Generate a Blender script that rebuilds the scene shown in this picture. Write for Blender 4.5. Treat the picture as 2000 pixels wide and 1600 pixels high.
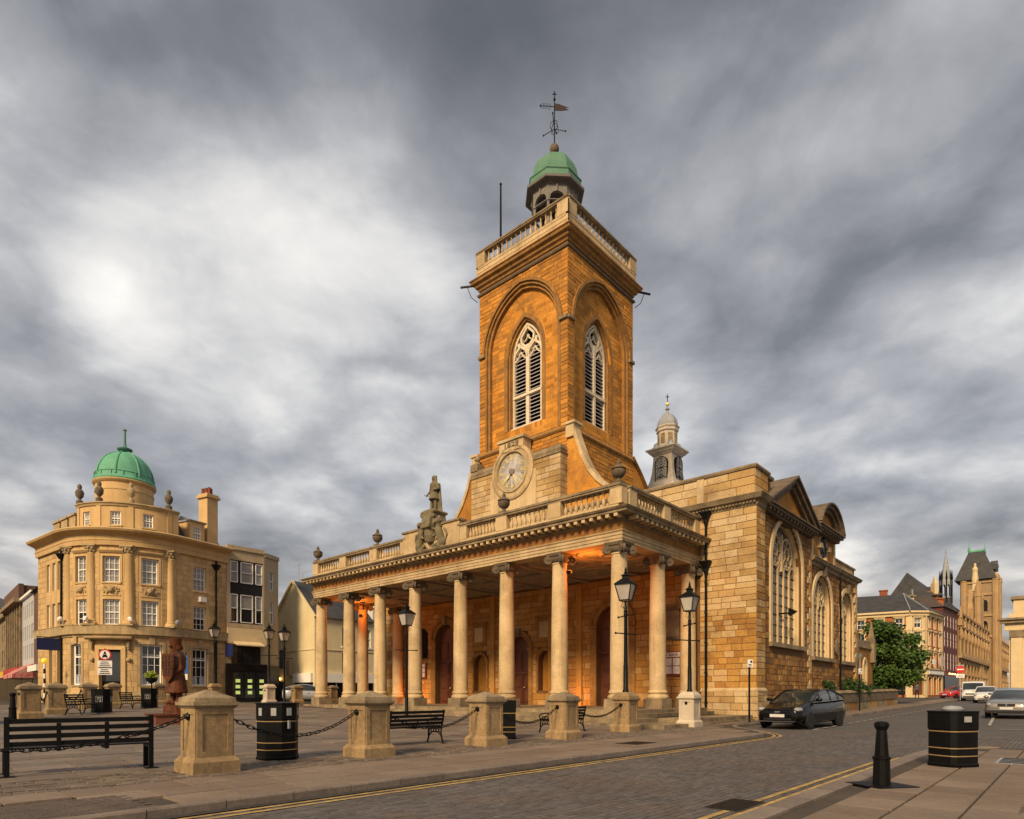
import bpy, bmesh, math, random
from math import sin, cos, pi, sqrt, radians as rad, atan2, hypot
from mathutils import Vector, Matrix
sc = bpy.context.scene
for _o in list(bpy.data.objects): bpy.data.objects.remove(_o)
COL = sc.collection
# ---------------- camera (rising-front lens: verticals stay vertical) ----------------
cam = bpy.data.cameras.new('camera'); camo = bpy.data.objects.new('camera', cam); COL.objects.link(camo)
camo.location = (0, 0, 1.3); camo.rotation_euler = (rad(90), 0, 0)
cam.sensor_width = 36; cam.lens = 36*1235/2000; cam.shift_y = (1357-800)/2000
cam.clip_start = .1; cam.clip_end = 6000; sc.camera = camo
# ---------------- sky ----------------
SUN_AZ = rad(206); SUN_EL = rad(34)      # azimuth measured clockwise from +Y
wd = bpy.data.worlds.new('World'); sc.world = wd; wd.use_nodes = True
wn = wd.node_tree.nodes; wl = wd.node_tree.links; wn.clear()
def W(t, **k):
    n = wn.new(t)
    for a, b in k.items(): setattr(n, a, b)
    return n
def wmath(op, a, b=None, c=None):
    n = W('ShaderNodeMath', operation=op)
    for i, x in enumerate((a, b, c)):
        if x is None: continue
        if isinstance(x, (int, float)): n.inputs[i].default_value = x
        else: wl.new(x, n.inputs[i])
    return n.outputs[0]
def build_sky():
    out = W('ShaderNodeOutputWorld'); add = W('ShaderNodeMixShader')
    sky = W('ShaderNodeTexSky', sky_type='NISHITA', sun_disc=False)
    sky.sun_elevation = SUN_EL; sky.sun_rotation = SUN_AZ; sky.air_density = 1.2; sky.dust_density = 2.0
    b1 = W('ShaderNodeBackground'); b1.inputs[1].default_value = .09; wl.new(sky.outputs[0], b1.inputs[0])
    tc = W('ShaderNodeTexCoord'); sep = W('ShaderNodeSeparateXYZ'); wl.new(tc.outputs['Generated'], sep.inputs[0])
    x, y, z = sep.outputs
    h = wmath('ADD', wmath('MAXIMUM', z, 0.0), .22)
    px = wmath('DIVIDE', x, h); py = wmath('DIVIDE', y, h)
    cv = W('ShaderNodeCombineXYZ'); wl.new(px, cv.inputs[0]); wl.new(wmath('MULTIPLY', py, .95), cv.inputs[1])
    def noise(scale, det, rough, dist, off):
        mp = W('ShaderNodeMapping'); mp.inputs['Location'].default_value = off; wl.new(cv.outputs[0], mp.inputs[0])
        n = W('ShaderNodeTexNoise'); wl.new(mp.outputs[0], n.inputs['Vector'])
        n.inputs['Scale'].default_value = scale; n.inputs['Detail'].default_value = det
        n.inputs['Roughness'].default_value = rough; n.inputs['Distortion'].default_value = dist
        return n.outputs['Fac']
    n1 = noise(1.5, 9, .56, .25, (3.1, 7.7, 0)); n2 = noise(4.2, 9, .58, .3, (11.3, 2.2, 1.5)); n3 = noise(.55, 2, .5, 0, (5.5, 1.2, 4))
    # billows: soft cells whose coordinates are bent by noise
    wv = W('ShaderNodeTexNoise'); wl.new(cv.outputs[0], wv.inputs['Vector']); wv.inputs['Scale'].default_value = 2.2; wv.inputs['Detail'].default_value = 5
    wa = W('ShaderNodeVectorMath', operation='MULTIPLY_ADD'); wl.new(wv.outputs['Color'], wa.inputs[0]); wa.inputs[1].default_value = (.55, .55, .55); wl.new(cv.outputs[0], wa.inputs[2])
    def cells(scale):
        vo = W('ShaderNodeTexVoronoi', feature='F1'); wl.new(wa.outputs[0], vo.inputs['Vector']); vo.inputs['Scale'].default_value = scale
        return wmath('SUBTRACT', .46, vo.outputs['Distance'])
    bil = wmath('ADD', wmath('MULTIPLY', cells(2.0), .20), wmath('MULTIPLY', cells(5.0), .13))
    # broad cloud masses seen in the picture, as directions on the sky
    def lobe(pxx, pyy, k, amp):
        d = Vector(((pxx-1000)/1235, 1, (1357-pyy)/1235)).normalized()
        dp = W('ShaderNodeVectorMath', operation='DOT_PRODUCT'); wl.new(tc.outputs['Generated'], dp.inputs[0]); dp.inputs[1].default_value = d
        e = wmath('POWER', math.e, wmath('MULTIPLY', wmath('SUBTRACT', dp.outputs['Value'], 1.0), k))
        return wmath('MULTIPLY', e, amp)
    v = wmath('ADD', wmath('MULTIPLY', n1, .44), wmath('MULTIPLY', n2, .33))
    v = wmath('ADD', v, wmath('ADD', wmath('MULTIPLY', n3, .22), .15))
    v = wmath('ADD', v, bil)
    for L in LOBES: v = wmath('ADD', v, lobe(*L))
    v = wmath('MULTIPLY_ADD', wmath('SUBTRACT', v, .6), .86, .612)
    rp = W('ShaderNodeValToRGB'); wl.new(v, rp.inputs[0])
    el = rp.color_ramp.elements
    el[0].position = .30; el[0].color = (.07, .075, .09, 1)
    el[1].position = .90; el[1].color = (.95, .91, .85, 1)
    for p, c in ((.40, (.112, .115, .124)), (.50, (.172, .175, .188)), (.57, (.258, .26, .275)), (.645, (.375, .375, .388)), (.74, (.61, .60, .585))):
        e = el.new(p); e.color = (*c, 1)
    # warm the low sky a little, as the evening light does
    low = W('ShaderNodeMapRange'); wl.new(z, low.inputs[0]); low.inputs[1].default_value = 0; low.inputs[2].default_value = .28
    low.inputs[3].default_value = 1; low.inputs[4].default_value = 0
    mx = W('ShaderNodeMix', data_type='RGBA', blend_type='MULTIPLY'); wl.new(low.outputs[0], mx.inputs[0]); wl.new(rp.outputs[0], mx.inputs[6])
    mx.inputs[7].default_value = (1.18, 1.05, .93, 1)
    b2 = W('ShaderNodeBackground'); wl.new(mx.outputs[2], b2.inputs[0]); b2.inputs[1].default_value = 1.0
    add.inputs[0].default_value = .88
    wl.new(b1.outputs[0], add.inputs[1]); wl.new(b2.outputs[0], add.inputs[2]); wl.new(add.outputs[0], out.inputs[0])
LOBES = [(330, 470, 55, .17), (520, 420, 60, .06), (30, 420, 60, .14), (690, 480, 90, .15), (830, 300, 160, .07), (160, 150, 40, -.20), (520, 130, 50, -.12), (760, 60, 40, -.10), (1080, 60, 34, -.13), (1650, 120, 60, -.13), (1350, 100, 50, -.12), (180, 760, 80, -.11),
         (1480, 430, 150, .05), (60, 1080, 90, .08), (430, 900, 200, .02), (1150, 700, 40, .03)]
build_sky()
# ---------------- sun: low, hazy, behind the camera's left shoulder ----------------
sl = bpy.data.lights.new('sun', 'SUN'); sl.energy = 3.9; sl.angle = rad(14); sl.color = (1.0, .74, .44)
so = bpy.data.objects.new('sun', sl); COL.objects.link(so)
sd = Vector((sin(SUN_AZ)*cos(SUN_EL), cos(SUN_AZ)*cos(SUN_EL), sin(SUN_EL)))
so.rotation_euler = (-sd).to_track_quat('-Z', 'Y').to_euler(); so.location = (-60, -60, 60)
sc.view_settings.view_transform = 'Standard'; sc.view_settings.look = 'None'; sc.view_settings.exposure = 0.4; sc.view_settings.gamma = 1
# ---------------- frame of the church: a = eastwards along its side, b = northwards along its front ----------------
_n = hypot(1105.2, 1235); UX, UY = 1105.2/_n, 1235/_n
OX, OY = 209.5/1235*27, 27.0
YAW = atan2(UY, UX)
def AB(a, b): return (OX+a*UX-b*UY, OY+a*UY+b*UX)
def toAB(x, y): dx, dy = x-OX, y-OY; return dx*UX+dy*UY, -dx*UY+dy*UX
def sst(t): t = max(0, min(1, t)); return t*t*(3-2*t)
def G(a, b):                                   # height of the paving: rises gently north and east
    return .021*max(0, min(33, b+3.3)) + (.0135*max(0, min(80, a+2)) if b < 6 else 0)*(1 if b < 2 else (6-b)/4)
def GW(x, y): return G(*toAB(x, y))
RNG = random.Random(7)
# ---------------- mesh helpers ----------------
class MB:
    def __init__(s): s.v = []; s.f = []
    def add(s, v, f):
        k = len(s.v); s.v += [tuple(p) for p in v]; s.f += [tuple(i+k for i in q) for q in f]; return s
    def box(s, x0, x1, y0, y1, z0, z1):
        return s.add([(x0,y0,z0),(x1,y0,z0),(x1,y1,z0),(x0,y1,z0),(x0,y0,z1),(x1,y0,z1),(x1,y1,z1),(x0,y1,z1)],
                     [(0,3,2,1),(4,5,6,7),(0,1,5,4),(1,2,6,5),(2,3,7,6),(3,0,4,7)])
    def obox(s, c, d, rz=0, M=None):
        x, y, z = [q/2 for q in d]; R = M or Matrix.Rotation(rz, 3, 'Z')
        P = [R @ Vector(p)+Vector(c) for p in ((-x,-y,-z),(x,-y,-z),(x,y,-z),(-x,y,-z),(-x,-y,z),(x,-y,z),(x,y,z),(-x,y,z))]
        return s.add(P, [(0,3,2,1),(4,5,6,7),(0,1,5,4),(1,2,6,5),(2,3,7,6),(3,0,4,7)])
    def frus(s, cx, cy, z0, z1, w0, w1, d0=None, d1=None):
        d0 = d0 or w0; d1 = d1 or w1
        P = []
        for w, d, z in ((w0, d0, z0), (w1, d1, z1)): P += [(cx-w/2,cy-d/2,z),(cx+w/2,cy-d/2,z),(cx+w/2,cy+d/2,z),(cx-w/2,cy+d/2,z)]
        return s.add(P, [(0,3,2,1),(4,5,6,7),(0,1,5,4),(1,2,6,5),(2,3,7,6),(3,0,4,7)])
    def lathe(s, prof, n=16, c=(0,0,0), a0=0, a1=2*pi, phase=0, M=None):
        full = abs(a1-a0-2*pi) < 1e-6; m = n if full else n+1; k = len(s.v)
        for r, z in prof:
            for i in range(m):
                t = a0+(a1-a0)*i/n+phase; p = Vector((r*cos(t), r*sin(t), z))
                if M: p = M @ p
                s.v.append((p.x+c[0], p.y+c[1], p.z+c[2]))
        for j in range(len(prof)-1):
            for i in range(n):
                i2 = (i+1) % m if full else i+1
                s.f.append((k+j*m+i, k+j*m+i2, k+(j+1)*m+i2, k+(j+1)*m+i))
        if full:
            if prof[0][0] > 1e-4: s.f.append(tuple(k+i for i in range(m))[::-1])
            if prof[-1][0] > 1e-4: s.f.append(tuple(k+(len(prof)-1)*m+i for i in range(m)))
        return s
    def tube(s, pts, r, n=6, closed=False, cap=True):
        pts = [Vector(p) for p in pts]; N = len(pts); k = len(s.v); rs = r if isinstance(r, (list, tuple)) else [r]*N
        for i, p in enumerate(pts):
            if closed: t = pts[(i+1) % N]-pts[i-1]
            else: t = pts[min(i+1, N-1)]-pts[max(i-1, 0)]
            if t.length < 1e-9: t = Vector((0,0,1))
            t.normalize(); u = t.orthogonal() if abs(t.z) > .99 else t.cross(Vector((0,0,1))); u.normalize(); w = t.cross(u)
            for j in range(n):
                a = 2*pi*j/n+pi/n; s.v.append(tuple(p+(u*cos(a)+w*sin(a))*rs[i]))
        for i in range(N if closed else N-1):
            for j in range(n):
                i2 = (i+1) % N; s.f.append((k+i*n+j, k+i*n+(j+1) % n, k+i2*n+(j+1) % n, k+i2*n+j))
        if cap and not closed:
            s.f.append(tuple(k+j for j in range(n))[::-1]); s.f.append(tuple(k+(N-1)*n+j for j in range(n)))
        return s
    def ball(s, c, r, n=10, m=7, sc_=(1,1,1)):
        pr = [(max(1e-5, sin(pi*j/m)), -cos(pi*j/m)) for j in range(m+1)]
        k = len(s.v); s.lathe(pr, n)
        for i in range(k, len(s.v)):
            x, y, z = s.v[i]; s.v[i] = (c[0]+x*r*sc_[0], c[1]+y*r*sc_[1], c[2]+z*r*sc_[2])
        return s
    def prism(s, poly, ax, lo, hi):           # polygon in the plane across axis ax, extruded lo..hi
        def P(p, t): return {'x': (t, p[0], p[1]), 'y': (p[0], t, p[1]), 'z': (p[0], p[1], t)}[ax]
        n = len(poly); k = len(s.v)
        s.v += [P(p, lo) for p in poly]+[P(p, hi) for p in poly]
        s.f.append(tuple(k+i for i in range(n))[::-1]); s.f.append(tuple(k+n+i for i in range(n)))
        for i in range(n): j = (i+1) % n; s.f.append((k+i, k+j, k+n+j, k+n+i))
        return s
    def sweep(s, prof, path, closed=False, capz=True):   # prof [(out,z)], path [(x,y)], out = right of travel
        n = len(path); k = len(s.v); m = len(prof)
        for i in range(n):
            def nr(a, b):
                d = hypot(b[0]-a[0], b[1]-a[1]); return ((b[1]-a[1])/d, -(b[0]-a[0])/d)
            if closed or 0 < i < n-1:
                n1 = nr(path[i-1], path[i]); n2 = nr(path[i], path[(i+1) % n])
                q = 1+n1[0]*n2[0]+n1[1]*n2[1]; nx, ny = (n1[0]+n2[0])/q, (n1[1]+n2[1])/q
            elif i == 0: nx, ny = nr(path[0], path[1])
            else: nx, ny = nr(path[-2], path[-1])
            for o, z in prof: s.v.append((path[i][0]+nx*o, path[i][1]+ny*o, z))
        for i in range(n if closed else n-1):
            i2 = (i+1) % n
            for j in range(m-1): s.f.append((k+i*m+j, k+i2*m+j, k+i2*m+j+1, k+i*m+j+1))
        if not closed and capz:
            s.f.append(tuple(k+j for j in range(m))); s.f.append(tuple(k+(n-1)*m+j for j in range(m))[::-1])
        return s
    def bar(s, p, q, w, d=None):              # square bar from p to q
        p, q = Vector(p), Vector(q); t = q-p; L = t.length
        R = t.to_track_quat('Z', 'X').to_matrix()
        return s.obox((p+q)/2, (w, d or w, L), M=R)
    def mesh(s, name, mat=None, smooth=False, ang=40):
        me = bpy.data.meshes.new(name); me.from_pydata(s.v, [], s.f); me.update()
        bm = bmesh.new(); bm.from_mesh(me); bmesh.ops.recalc_face_normals(bm, faces=bm.faces); bm.to_mesh(me); bm.free()
        if smooth:
            me.polygons.foreach_set('use_smooth', [True]*len(me.polygons)); me.set_sharp_from_angle(angle=rad(ang))
        if mat: me.materials.append(mat)
        return me
    def build(s, name, mat, parent=None, smooth=False, loc=(0,0,0), rz=0, ang=40, **kw):
        return ob(name, s.mesh(name, mat, smooth, ang), parent, loc, rz, **kw)
def ob(name, me, parent=None, loc=(0,0,0), rz=0, scale=None, label=None, cat=None, group=None, kind=None):
    o = bpy.data.objects.new(name, me); COL.objects.link(o); o.location = loc
    o.rotation_euler = rz if isinstance(rz, tuple) else (0, 0, rz)
    if scale: o.scale = scale
    if parent: o.parent = parent; KIDS.setdefault(parent.name, []).append(o)
    tag(o, label, cat, group, kind); return o
KIDS = {}
def tag(o, label=None, cat=None, group=None, kind=None):
    if label: o['label'] = label
    if cat: o['category'] = cat
    if group: o['group'] = group
    if kind: o['kind'] = kind
    return o
def thing(name, label, cat, loc=(0,0,0), rz=0, group=None): return ob(name, None, None, loc, rz, label=label, cat=cat, group=group)
def copy_tree(o, parent=None):
    c = o.copy(); COL.objects.link(c); c.parent = parent
    if parent: KIDS.setdefault(parent.name, []).append(c)
    for ch in list(KIDS.get(o.name, [])): copy_tree(ch, c)
    return c
def place(proto, first, loc, rz, label=None, group=None):
    o = proto if first else copy_tree(proto)
    o.location = loc; o.rotation_euler = (0, 0, rz); tag(o, label=label, group=group); return o
# ---------------- materials ----------------
MATS = {}
def mat(name, c1, c2=None, rough=.85, scale=1.5, detail=5, metal=0., bump=0., bscale=30, rnd=0., rcol=None, fine=.12, spec=.35,
        emit=None, estr=0., alpha=None, coat=0., streak=0., stain=0., rmix=.85):
    if name in MATS: return MATS[name]
    m = bpy.data.materials.new(name); m.use_nodes = True; nt = m.node_tree; N = nt.nodes; L = nt.links; N.clear()
    out = N.new('ShaderNodeOutputMaterial'); p = N.new('ShaderNodeBsdfPrincipled'); L.new(p.outputs[0], out.inputs[0])
    p.inputs['Roughness'].default_value = rough; p.inputs['Metallic'].default_value = metal; p.inputs['Specular IOR Level'].default_value = spec
    p.inputs['Coat Weight'].default_value = coat; p.inputs['Coat Roughness'].default_value = .05
    geo = N.new('ShaderNodeNewGeometry')
    def mx(fac, a, b, bt='MIX'):
        n = N.new('ShaderNodeMix'); n.data_type = 'RGBA'; n.blend_type = bt
        for i, q in ((0, fac), (6, a), (7, b)):
            if isinstance(q, (int, float)): n.inputs[i].default_value = q
            elif isinstance(q, tuple): n.inputs[i].default_value = (*q[:3], 1)
            else: L.new(q, n.inputs[i])
        return n.outputs[2]
    def noise(s, d, r=.55, stretch=None):
        n = N.new('ShaderNodeTexNoise'); n.inputs['Scale'].default_value = s; n.inputs['Detail'].default_value = d; n.inputs['Roughness'].default_value = r
        if stretch:
            mp = N.new('ShaderNodeMapping'); mp.inputs['Scale'].default_value = stretch; L.new(geo.outputs['Position'], mp.inputs[0]); L.new(mp.outputs[0], n.inputs['Vector'])
        else: L.new(geo.outputs['Position'], n.inputs['Vector'])
        return n.outputs['Fac']
    def contrast(v, lo, hi):
        n = N.new('ShaderNodeMapRange'); L.new(v, n.inputs[0]); n.inputs[1].default_value = lo; n.inputs[2].default_value = hi; return n.outputs[0]
    col = tuple(c1)
    if c2 is not None: col = mx(contrast(noise(scale, detail), .32, .68), tuple(c1), tuple(c2))
    if rnd > 0 or rcol:
        oi = N.new('ShaderNodeObjectInfo'); ad = N.new('ShaderNodeMath'); ad.operation = 'ADD'
        L.new(oi.outputs['Random'], ad.inputs[0]); L.new(geo.outputs['Random Per Island'], ad.inputs[1])
        fr = N.new('ShaderNodeMath'); fr.operation = 'FRACT'; L.new(ad.outputs[0], fr.inputs[0]); R = fr.outputs[0]
        if rcol:
            rp = N.new('ShaderNodeValToRGB'); rp.color_ramp.interpolation = 'CONSTANT'; L.new(R, rp.inputs[0]); el = rp.color_ramp.elements
            el[0].position = 0; el[0].color = (*rcol[0], 1); el[1].position = 1/len(rcol); el[1].color = (*rcol[1], 1)
            for i in range(2, len(rcol)): e = el.new(i/len(rcol)); e.color = (*rcol[i], 1)
            col = mx(rmix, col, rp.outputs[0])
        if rnd:
            w = N.new('ShaderNodeTexWhiteNoise'); w.noise_dimensions = '1D'; L.new(R, w.inputs['W'])
            mr = N.new('ShaderNodeMapRange'); L.new(w.outputs['Value'], mr.inputs[0]); mr.inputs[3].default_value = 1-rnd; mr.inputs[4].default_value = 1+rnd*.6
            cb = N.new('ShaderNodeCombineColor')
            for i in range(3): L.new(mr.outputs[0], cb.inputs[i])
            col = mx(1.0, col, cb.outputs[0], 'MULTIPLY')
    if fine: col = mx(contrast(noise(bscale*.5, 4, .65), .25, .75), mx(1.0, col, (1-fine*1.6,)*3, 'MULTIPLY'), mx(1.0, col, (1+fine,)*3, 'MULTIPLY'))
    if streak:                                    # rain streaks: soot washed down the face
        st = contrast(noise(1.0, 4, .6, (3.2, 3.2, .22)), .52, .75)
        ms = N.new('ShaderNodeMath'); ms.operation = 'MULTIPLY'; L.new(st, ms.inputs[0]); ms.inputs[1].default_value = streak
        col = mx(ms.outputs[0], col, (.06, .05, .035))
    if stain:                                     # weather stains in irregular patches
        st = contrast(noise(.55, 9, .72), .47, .68)
        ms = N.new('ShaderNodeMath'); ms.operation = 'MULTIPLY'; L.new(st, ms.inputs[0]); ms.inputs[1].default_value = stain
        col = mx(ms.outputs[0], col, (.10, .06, .03))
    if isinstance(col, tuple): p.inputs['Base Color'].default_value = (*col, 1)
    else: L.new(col, p.inputs['Base Color'])
    if bump:
        b = N.new('ShaderNodeBump'); b.inputs['Strength'].default_value = bump; b.inputs['Distance'].default_value = .02
        L.new(noise(bscale, 6, .65), b.inputs['Height']); L.new(b.outputs[0], p.inputs['Normal'])
    if emit: p.inputs['Emission Color'].default_value = (*emit, 1); p.inputs['Emission Strength'].default_value = estr
    if alpha is not None: p.inputs['Alpha'].default_value = alpha
    MATS[name] = m; return m
def glass(name, c=(.015,.018,.02), rough=.06, c2=None, lead=None):
    if name in MATS: return MATS[name]
    m = mat(name, c, c2, rough=rough, scale=.8, spec=.8, fine=0, bump=.04, bscale=1.2)
    if lead:
        nt = m.node_tree; N = nt.nodes; L = nt.links; p = [n for n in N if n.type == 'BSDF_PRINCIPLED'][0]
        g = N.new('ShaderNodeNewGeometry'); vo = N.new('ShaderNodeTexVoronoi'); vo.inputs['Scale'].default_value = lead; L.new(g.outputs['Position'], vo.inputs['Vector'])
        sp = N.new('ShaderNodeSeparateColor'); L.new(vo.outputs['Color'], sp.inputs[0])
        rp = N.new('ShaderNodeValToRGB'); L.new(sp.outputs[0], rp.inputs[0]); e = rp.color_ramp.elements
        e[0].color = (.01,.01,.012,1); e[1].color = (.10,.10,.10,1)
        L.new(rp.outputs[0], p.inputs['Base Color'])
    return m
IRON = mat('ironstone', (.45,.18,.022), (.57,.26,.042), rough=.9, scale=.9, bump=.5, bscale=26, rnd=.34, fine=.24, stain=.55)
IRON_JOINT = mat('ironstone_joint', (.17,.085,.026), (.12,.06,.022), rough=.95, bump=.4, bscale=30)
IRON_PALE = mat('ironstone_trim', (.36,.18,.045), (.22,.11,.034), rough=.9, scale=2.0, bump=.3, fine=.22, streak=.45, stain=.4)
CREAM = mat('limestone', (.57,.43,.25), (.47,.34,.18), rough=.88, scale=1.2, bump=.25, fine=.14, rnd=.14, streak=.42, stain=.42)
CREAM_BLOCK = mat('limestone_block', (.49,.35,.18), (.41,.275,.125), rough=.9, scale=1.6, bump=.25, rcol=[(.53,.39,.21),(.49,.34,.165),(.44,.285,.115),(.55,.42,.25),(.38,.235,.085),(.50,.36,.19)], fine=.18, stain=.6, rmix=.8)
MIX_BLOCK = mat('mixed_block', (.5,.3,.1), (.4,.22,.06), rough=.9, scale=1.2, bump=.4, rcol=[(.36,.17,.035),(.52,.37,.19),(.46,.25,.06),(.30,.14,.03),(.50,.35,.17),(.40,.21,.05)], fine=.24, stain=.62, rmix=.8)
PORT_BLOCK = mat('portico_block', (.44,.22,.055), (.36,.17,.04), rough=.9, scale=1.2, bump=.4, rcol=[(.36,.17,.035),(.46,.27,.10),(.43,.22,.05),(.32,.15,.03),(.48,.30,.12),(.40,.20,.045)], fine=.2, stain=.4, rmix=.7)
RUBBLE = mat('ironstone_rubble', (.34,.16,.04), (.24,.11,.03), rough=.93, scale=1.0, bump=.5, rcol=[(.27,.12,.028),(.19,.085,.024),(.33,.16,.04),(.14,.075,.028),(.29,.135,.025),(.40,.23,.08)], fine=.28, stain=.6, rmix=.85)
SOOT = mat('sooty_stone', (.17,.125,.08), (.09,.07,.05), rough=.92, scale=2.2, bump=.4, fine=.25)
WEATHER = mat('weathered_stone', (.31,.235,.14), (.14,.105,.066), rough=.92, scale=1.6, bump=.35, fine=.2, streak=.3)
LEAD = mat('lead_sheet', (.25,.26,.28), (.36,.37,.38), rough=.55, scale=1.5, metal=.3, fine=.12)
COPPER = mat('verdigris', (.09,.29,.18), (.12,.36,.24), rough=.7, scale=1.2, fine=.15, streak=.25)
BLACK = mat('black_iron', (.004,.004,.004), rough=.5, fine=.1, spec=.18)
BLACKMATT = mat('black_paint', (.003,.003,.003), (.006,.006,.006), rough=.5, scale=3, fine=.15, spec=.12)
SLATE = mat('slate', (.035,.037,.042), (.062,.062,.064), rough=.7, scale=1.0, bump=.4, bscale=14, rnd=.2, fine=.2)
WHITE = mat('white_paint', (.80,.78,.74), (.72,.70,.65), rough=.5, scale=2, fine=.06)
GLASS = glass('window_glass'); GLASS_PALE = glass('curtained_glass', (.30,.29,.27), .12, (.18,.18,.17)); GLASS_LEAD = glass('leaded_glass', (.03,.03,.035), .25, lead=7)
GOLD = mat('gilt', (.85,.66,.22), rough=.4, metal=.25, fine=.05)
DOOR = mat('brown_door', (.17,.055,.025), (.12,.04,.02), rough=.5, scale=2, fine=.15)
DARK = mat('dark_interior', (.012,.010,.009), rough=.9, fine=0)
# ================= walls, openings and masonry =================
def otop(o, s):
    sa, sb, za, zb, kind, rise = o
    if kind == 'rect': return zb
    h = (sb-sa)/2; x = min(s-sa, sb-s); x = max(0, x)
    if kind == 'round': return zb+rise*sqrt(max(0, 1-((x-h)/h)**2))
    R = (h*h+rise*rise)/(2*h); return zb+sqrt(max(0, R*R-(R-x)**2))
def OP(sa, sb, za, zb, kind='rect', rise=0): return (sa, sb, za, zb, kind, rise)
def wall(mb, P, s0, s1, z0, z1, ops=(), depth=.2, step=None, back=None):
    """skin of a wall with openings; P(s, off) -> (x, y), off>0 inwards; reveals are built to `depth`"""
    br = {s0, s1}
    for o in ops:
        n = 1 if o[4] == 'rect' else 14
        for i in range(n+1): br.add(o[0]+(o[1]-o[0])*i/n)
    if step:
        k = max(1, int((s1-s0)/step)); br |= {s0+(s1-s0)*i/k for i in range(k+1)}
    br = sorted(b for b in br if s0-1e-6 <= b <= s1+1e-6)
    br = [b for i, b in enumerate(br) if i == 0 or b-br[i-1] > 1e-4]
    def V(s, off, z): x, y = P(s, off); return (x, y, z)
    for a, b in zip(br, br[1:]):
        m = (a+b)/2; here = sorted([o for o in ops if o[0] < m < o[1]], key=lambda o: o[2])
        lo = (z0, z0)
        for o in here:
            mb.add([V(a,0,lo[0]), V(b,0,lo[1]), V(b,0,o[2]), V(a,0,o[2])], [(0,1,2,3)])
            ta, tb = otop(o, a), otop(o, b); lo = (ta, tb)
            mb.add([V(a,0,o[2]), V(b,0,o[2]), V(b,depth,o[2]), V(a,depth,o[2])], [(0,1,2,3)])
            mb.add([V(a,0,ta), V(b,0,tb), V(b,depth,tb), V(a,depth,ta)], [(0,1,2,3)])
        mb.add([V(a,0,lo[0]), V(b,0,lo[1]), V(b,0,z1), V(a,0,z1)], [(0,1,2,3)])
    for o in ops:
        for s in (o[0], o[1]):
            t = otop(o, s)
            if t-o[2] > 1e-3: mb.add([V(s,0,o[2]), V(s,depth,o[2]), V(s,depth,t), V(s,0,t)], [(0,1,2,3)])
    return mb
def courses(s0, s1, z0, z1, ops, hh, ll, rng, margin=.0, gap=.012):
    """ashlar rectangles (sa, sb, za, zb) over a face, kept clear of the openings"""
    out = []; z = z0
    while z < z1-.04:
        h = rng.uniform(*hh) if isinstance(hh, tuple) else hh
        if z+h > z1-.08: h = z1-z
        free = [(s0, s1)]
        for o in ops:
            if z+h <= o[2]-margin: continue
            if o[4] == 'rect':
                if z >= o[3]+margin: continue
                iv = (o[0]-margin, o[1]+margin)
            else:
                mid = (o[0]+o[1])/2; zz = max(z, o[2])
                if zz <= o[3]: iv = (o[0]-margin, o[1]+margin)
                else:
                    if zz >= otop(o, mid)+margin: continue
                    s = o[0]
                    while s < mid and otop(o, s) < zz-margin: s += .05
                    iv = (s-margin, o[0]+o[1]-s+margin)
            nf = []
            for a, b in free:
                if iv[1] <= a or iv[0] >= b: nf.append((a, b)); continue
                if iv[0] > a: nf.append((a, iv[0]))
                if iv[1] < b: nf.append((iv[1], b))
            free = nf
        for a, b in free:
            s = a
            while s < b-.03:
                l = rng.uniform(*ll)
                if s+l > b-ll[0]*.5: l = b-s
                out.append((s+gap/2, s+l-gap/2, z+gap/2, z+h-gap/2)); s += l
        z += h
    return out
def block_mesh(mb, P, r, proud, rng=None, jit=.006):
    pr = proud+(rng.uniform(-jit, jit) if rng else 0); a, b, z0, z1 = r
    c = min(.012, (b-a)*.2, (z1-z0)*.2)
    p = [(*P(s, .01), z) for s, z in ((a,z0),(b,z0),(b,z1),(a,z1))]
    q = [(*P(s, -pr), z) for s, z in ((a+c,z0+c),(b-c,z0+c),(b-c,z1-c),(a+c,z1-c))]
    mb.add(p+q, [(4,5,6,7),(0,1,5,4),(1,2,6,5),(2,3,7,6),(3,0,4,7)])
def masonry(parent, P, rects, matl, proud=.012, name='stone', individual=0, seed=1, stuffname=None, jit=.006):
    rng = random.Random(seed); rects = list(rects)
    ind = set(sorted(range(len(rects)), key=lambda i: -(rects[i][1]-rects[i][0])*(rects[i][3]-rects[i][2]))[:individual]) if individual else set()
    mb = MB()
    for i, r in enumerate(rects):
        if i in ind:
            m1 = MB(); block_mesh(m1, P, r, proud, rng, jit); m1.build(name, matl, parent)
        else: block_mesh(mb, P, r, proud, rng, jit)
    if mb.v: mb.build(stuffname or 'stonework', matl, parent, kind='stuff')
# ================= the ground =================
PAVE_J = mat('paving_joint', (.045,.036,.028), (.07,.055,.042), rough=.95, bump=.3)
SLAB = mat('paving_slab', (.205,.155,.116), (.155,.118,.088), stain=.5, rough=.78, scale=.7, bump=.25, bscale=22, rnd=.16, fine=.14, spec=.4)
SLAB_GREY = mat('plaza_slab', (.18,.142,.11), (.13,.104,.083), stain=.5, rough=.72, scale=.5, bump=.25, bscale=20, rnd=.3, fine=.16, spec=.45)
COBBLE = mat('cobble', (.13,.10,.08), (.18,.14,.105), rough=.8, scale=1.0, bump=.4, rnd=.3, fine=.2)
SETT = mat('road_sett', (.108,.096,.093), (.08,.073,.072), stain=.45, rough=.75, scale=.6, bump=.3, rnd=.25, fine=.2)
ROADM = mat('road_surface', (.098,.088,.085), (.076,.070,.068), rough=.85, scale=.35, bump=.5, bscale=60, fine=.2)
KERBM = mat('kerb_granite', (.15,.12,.10), (.21,.17,.14), rough=.8, scale=1.4, bump=.3, rnd=.2, fine=.2)
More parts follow.
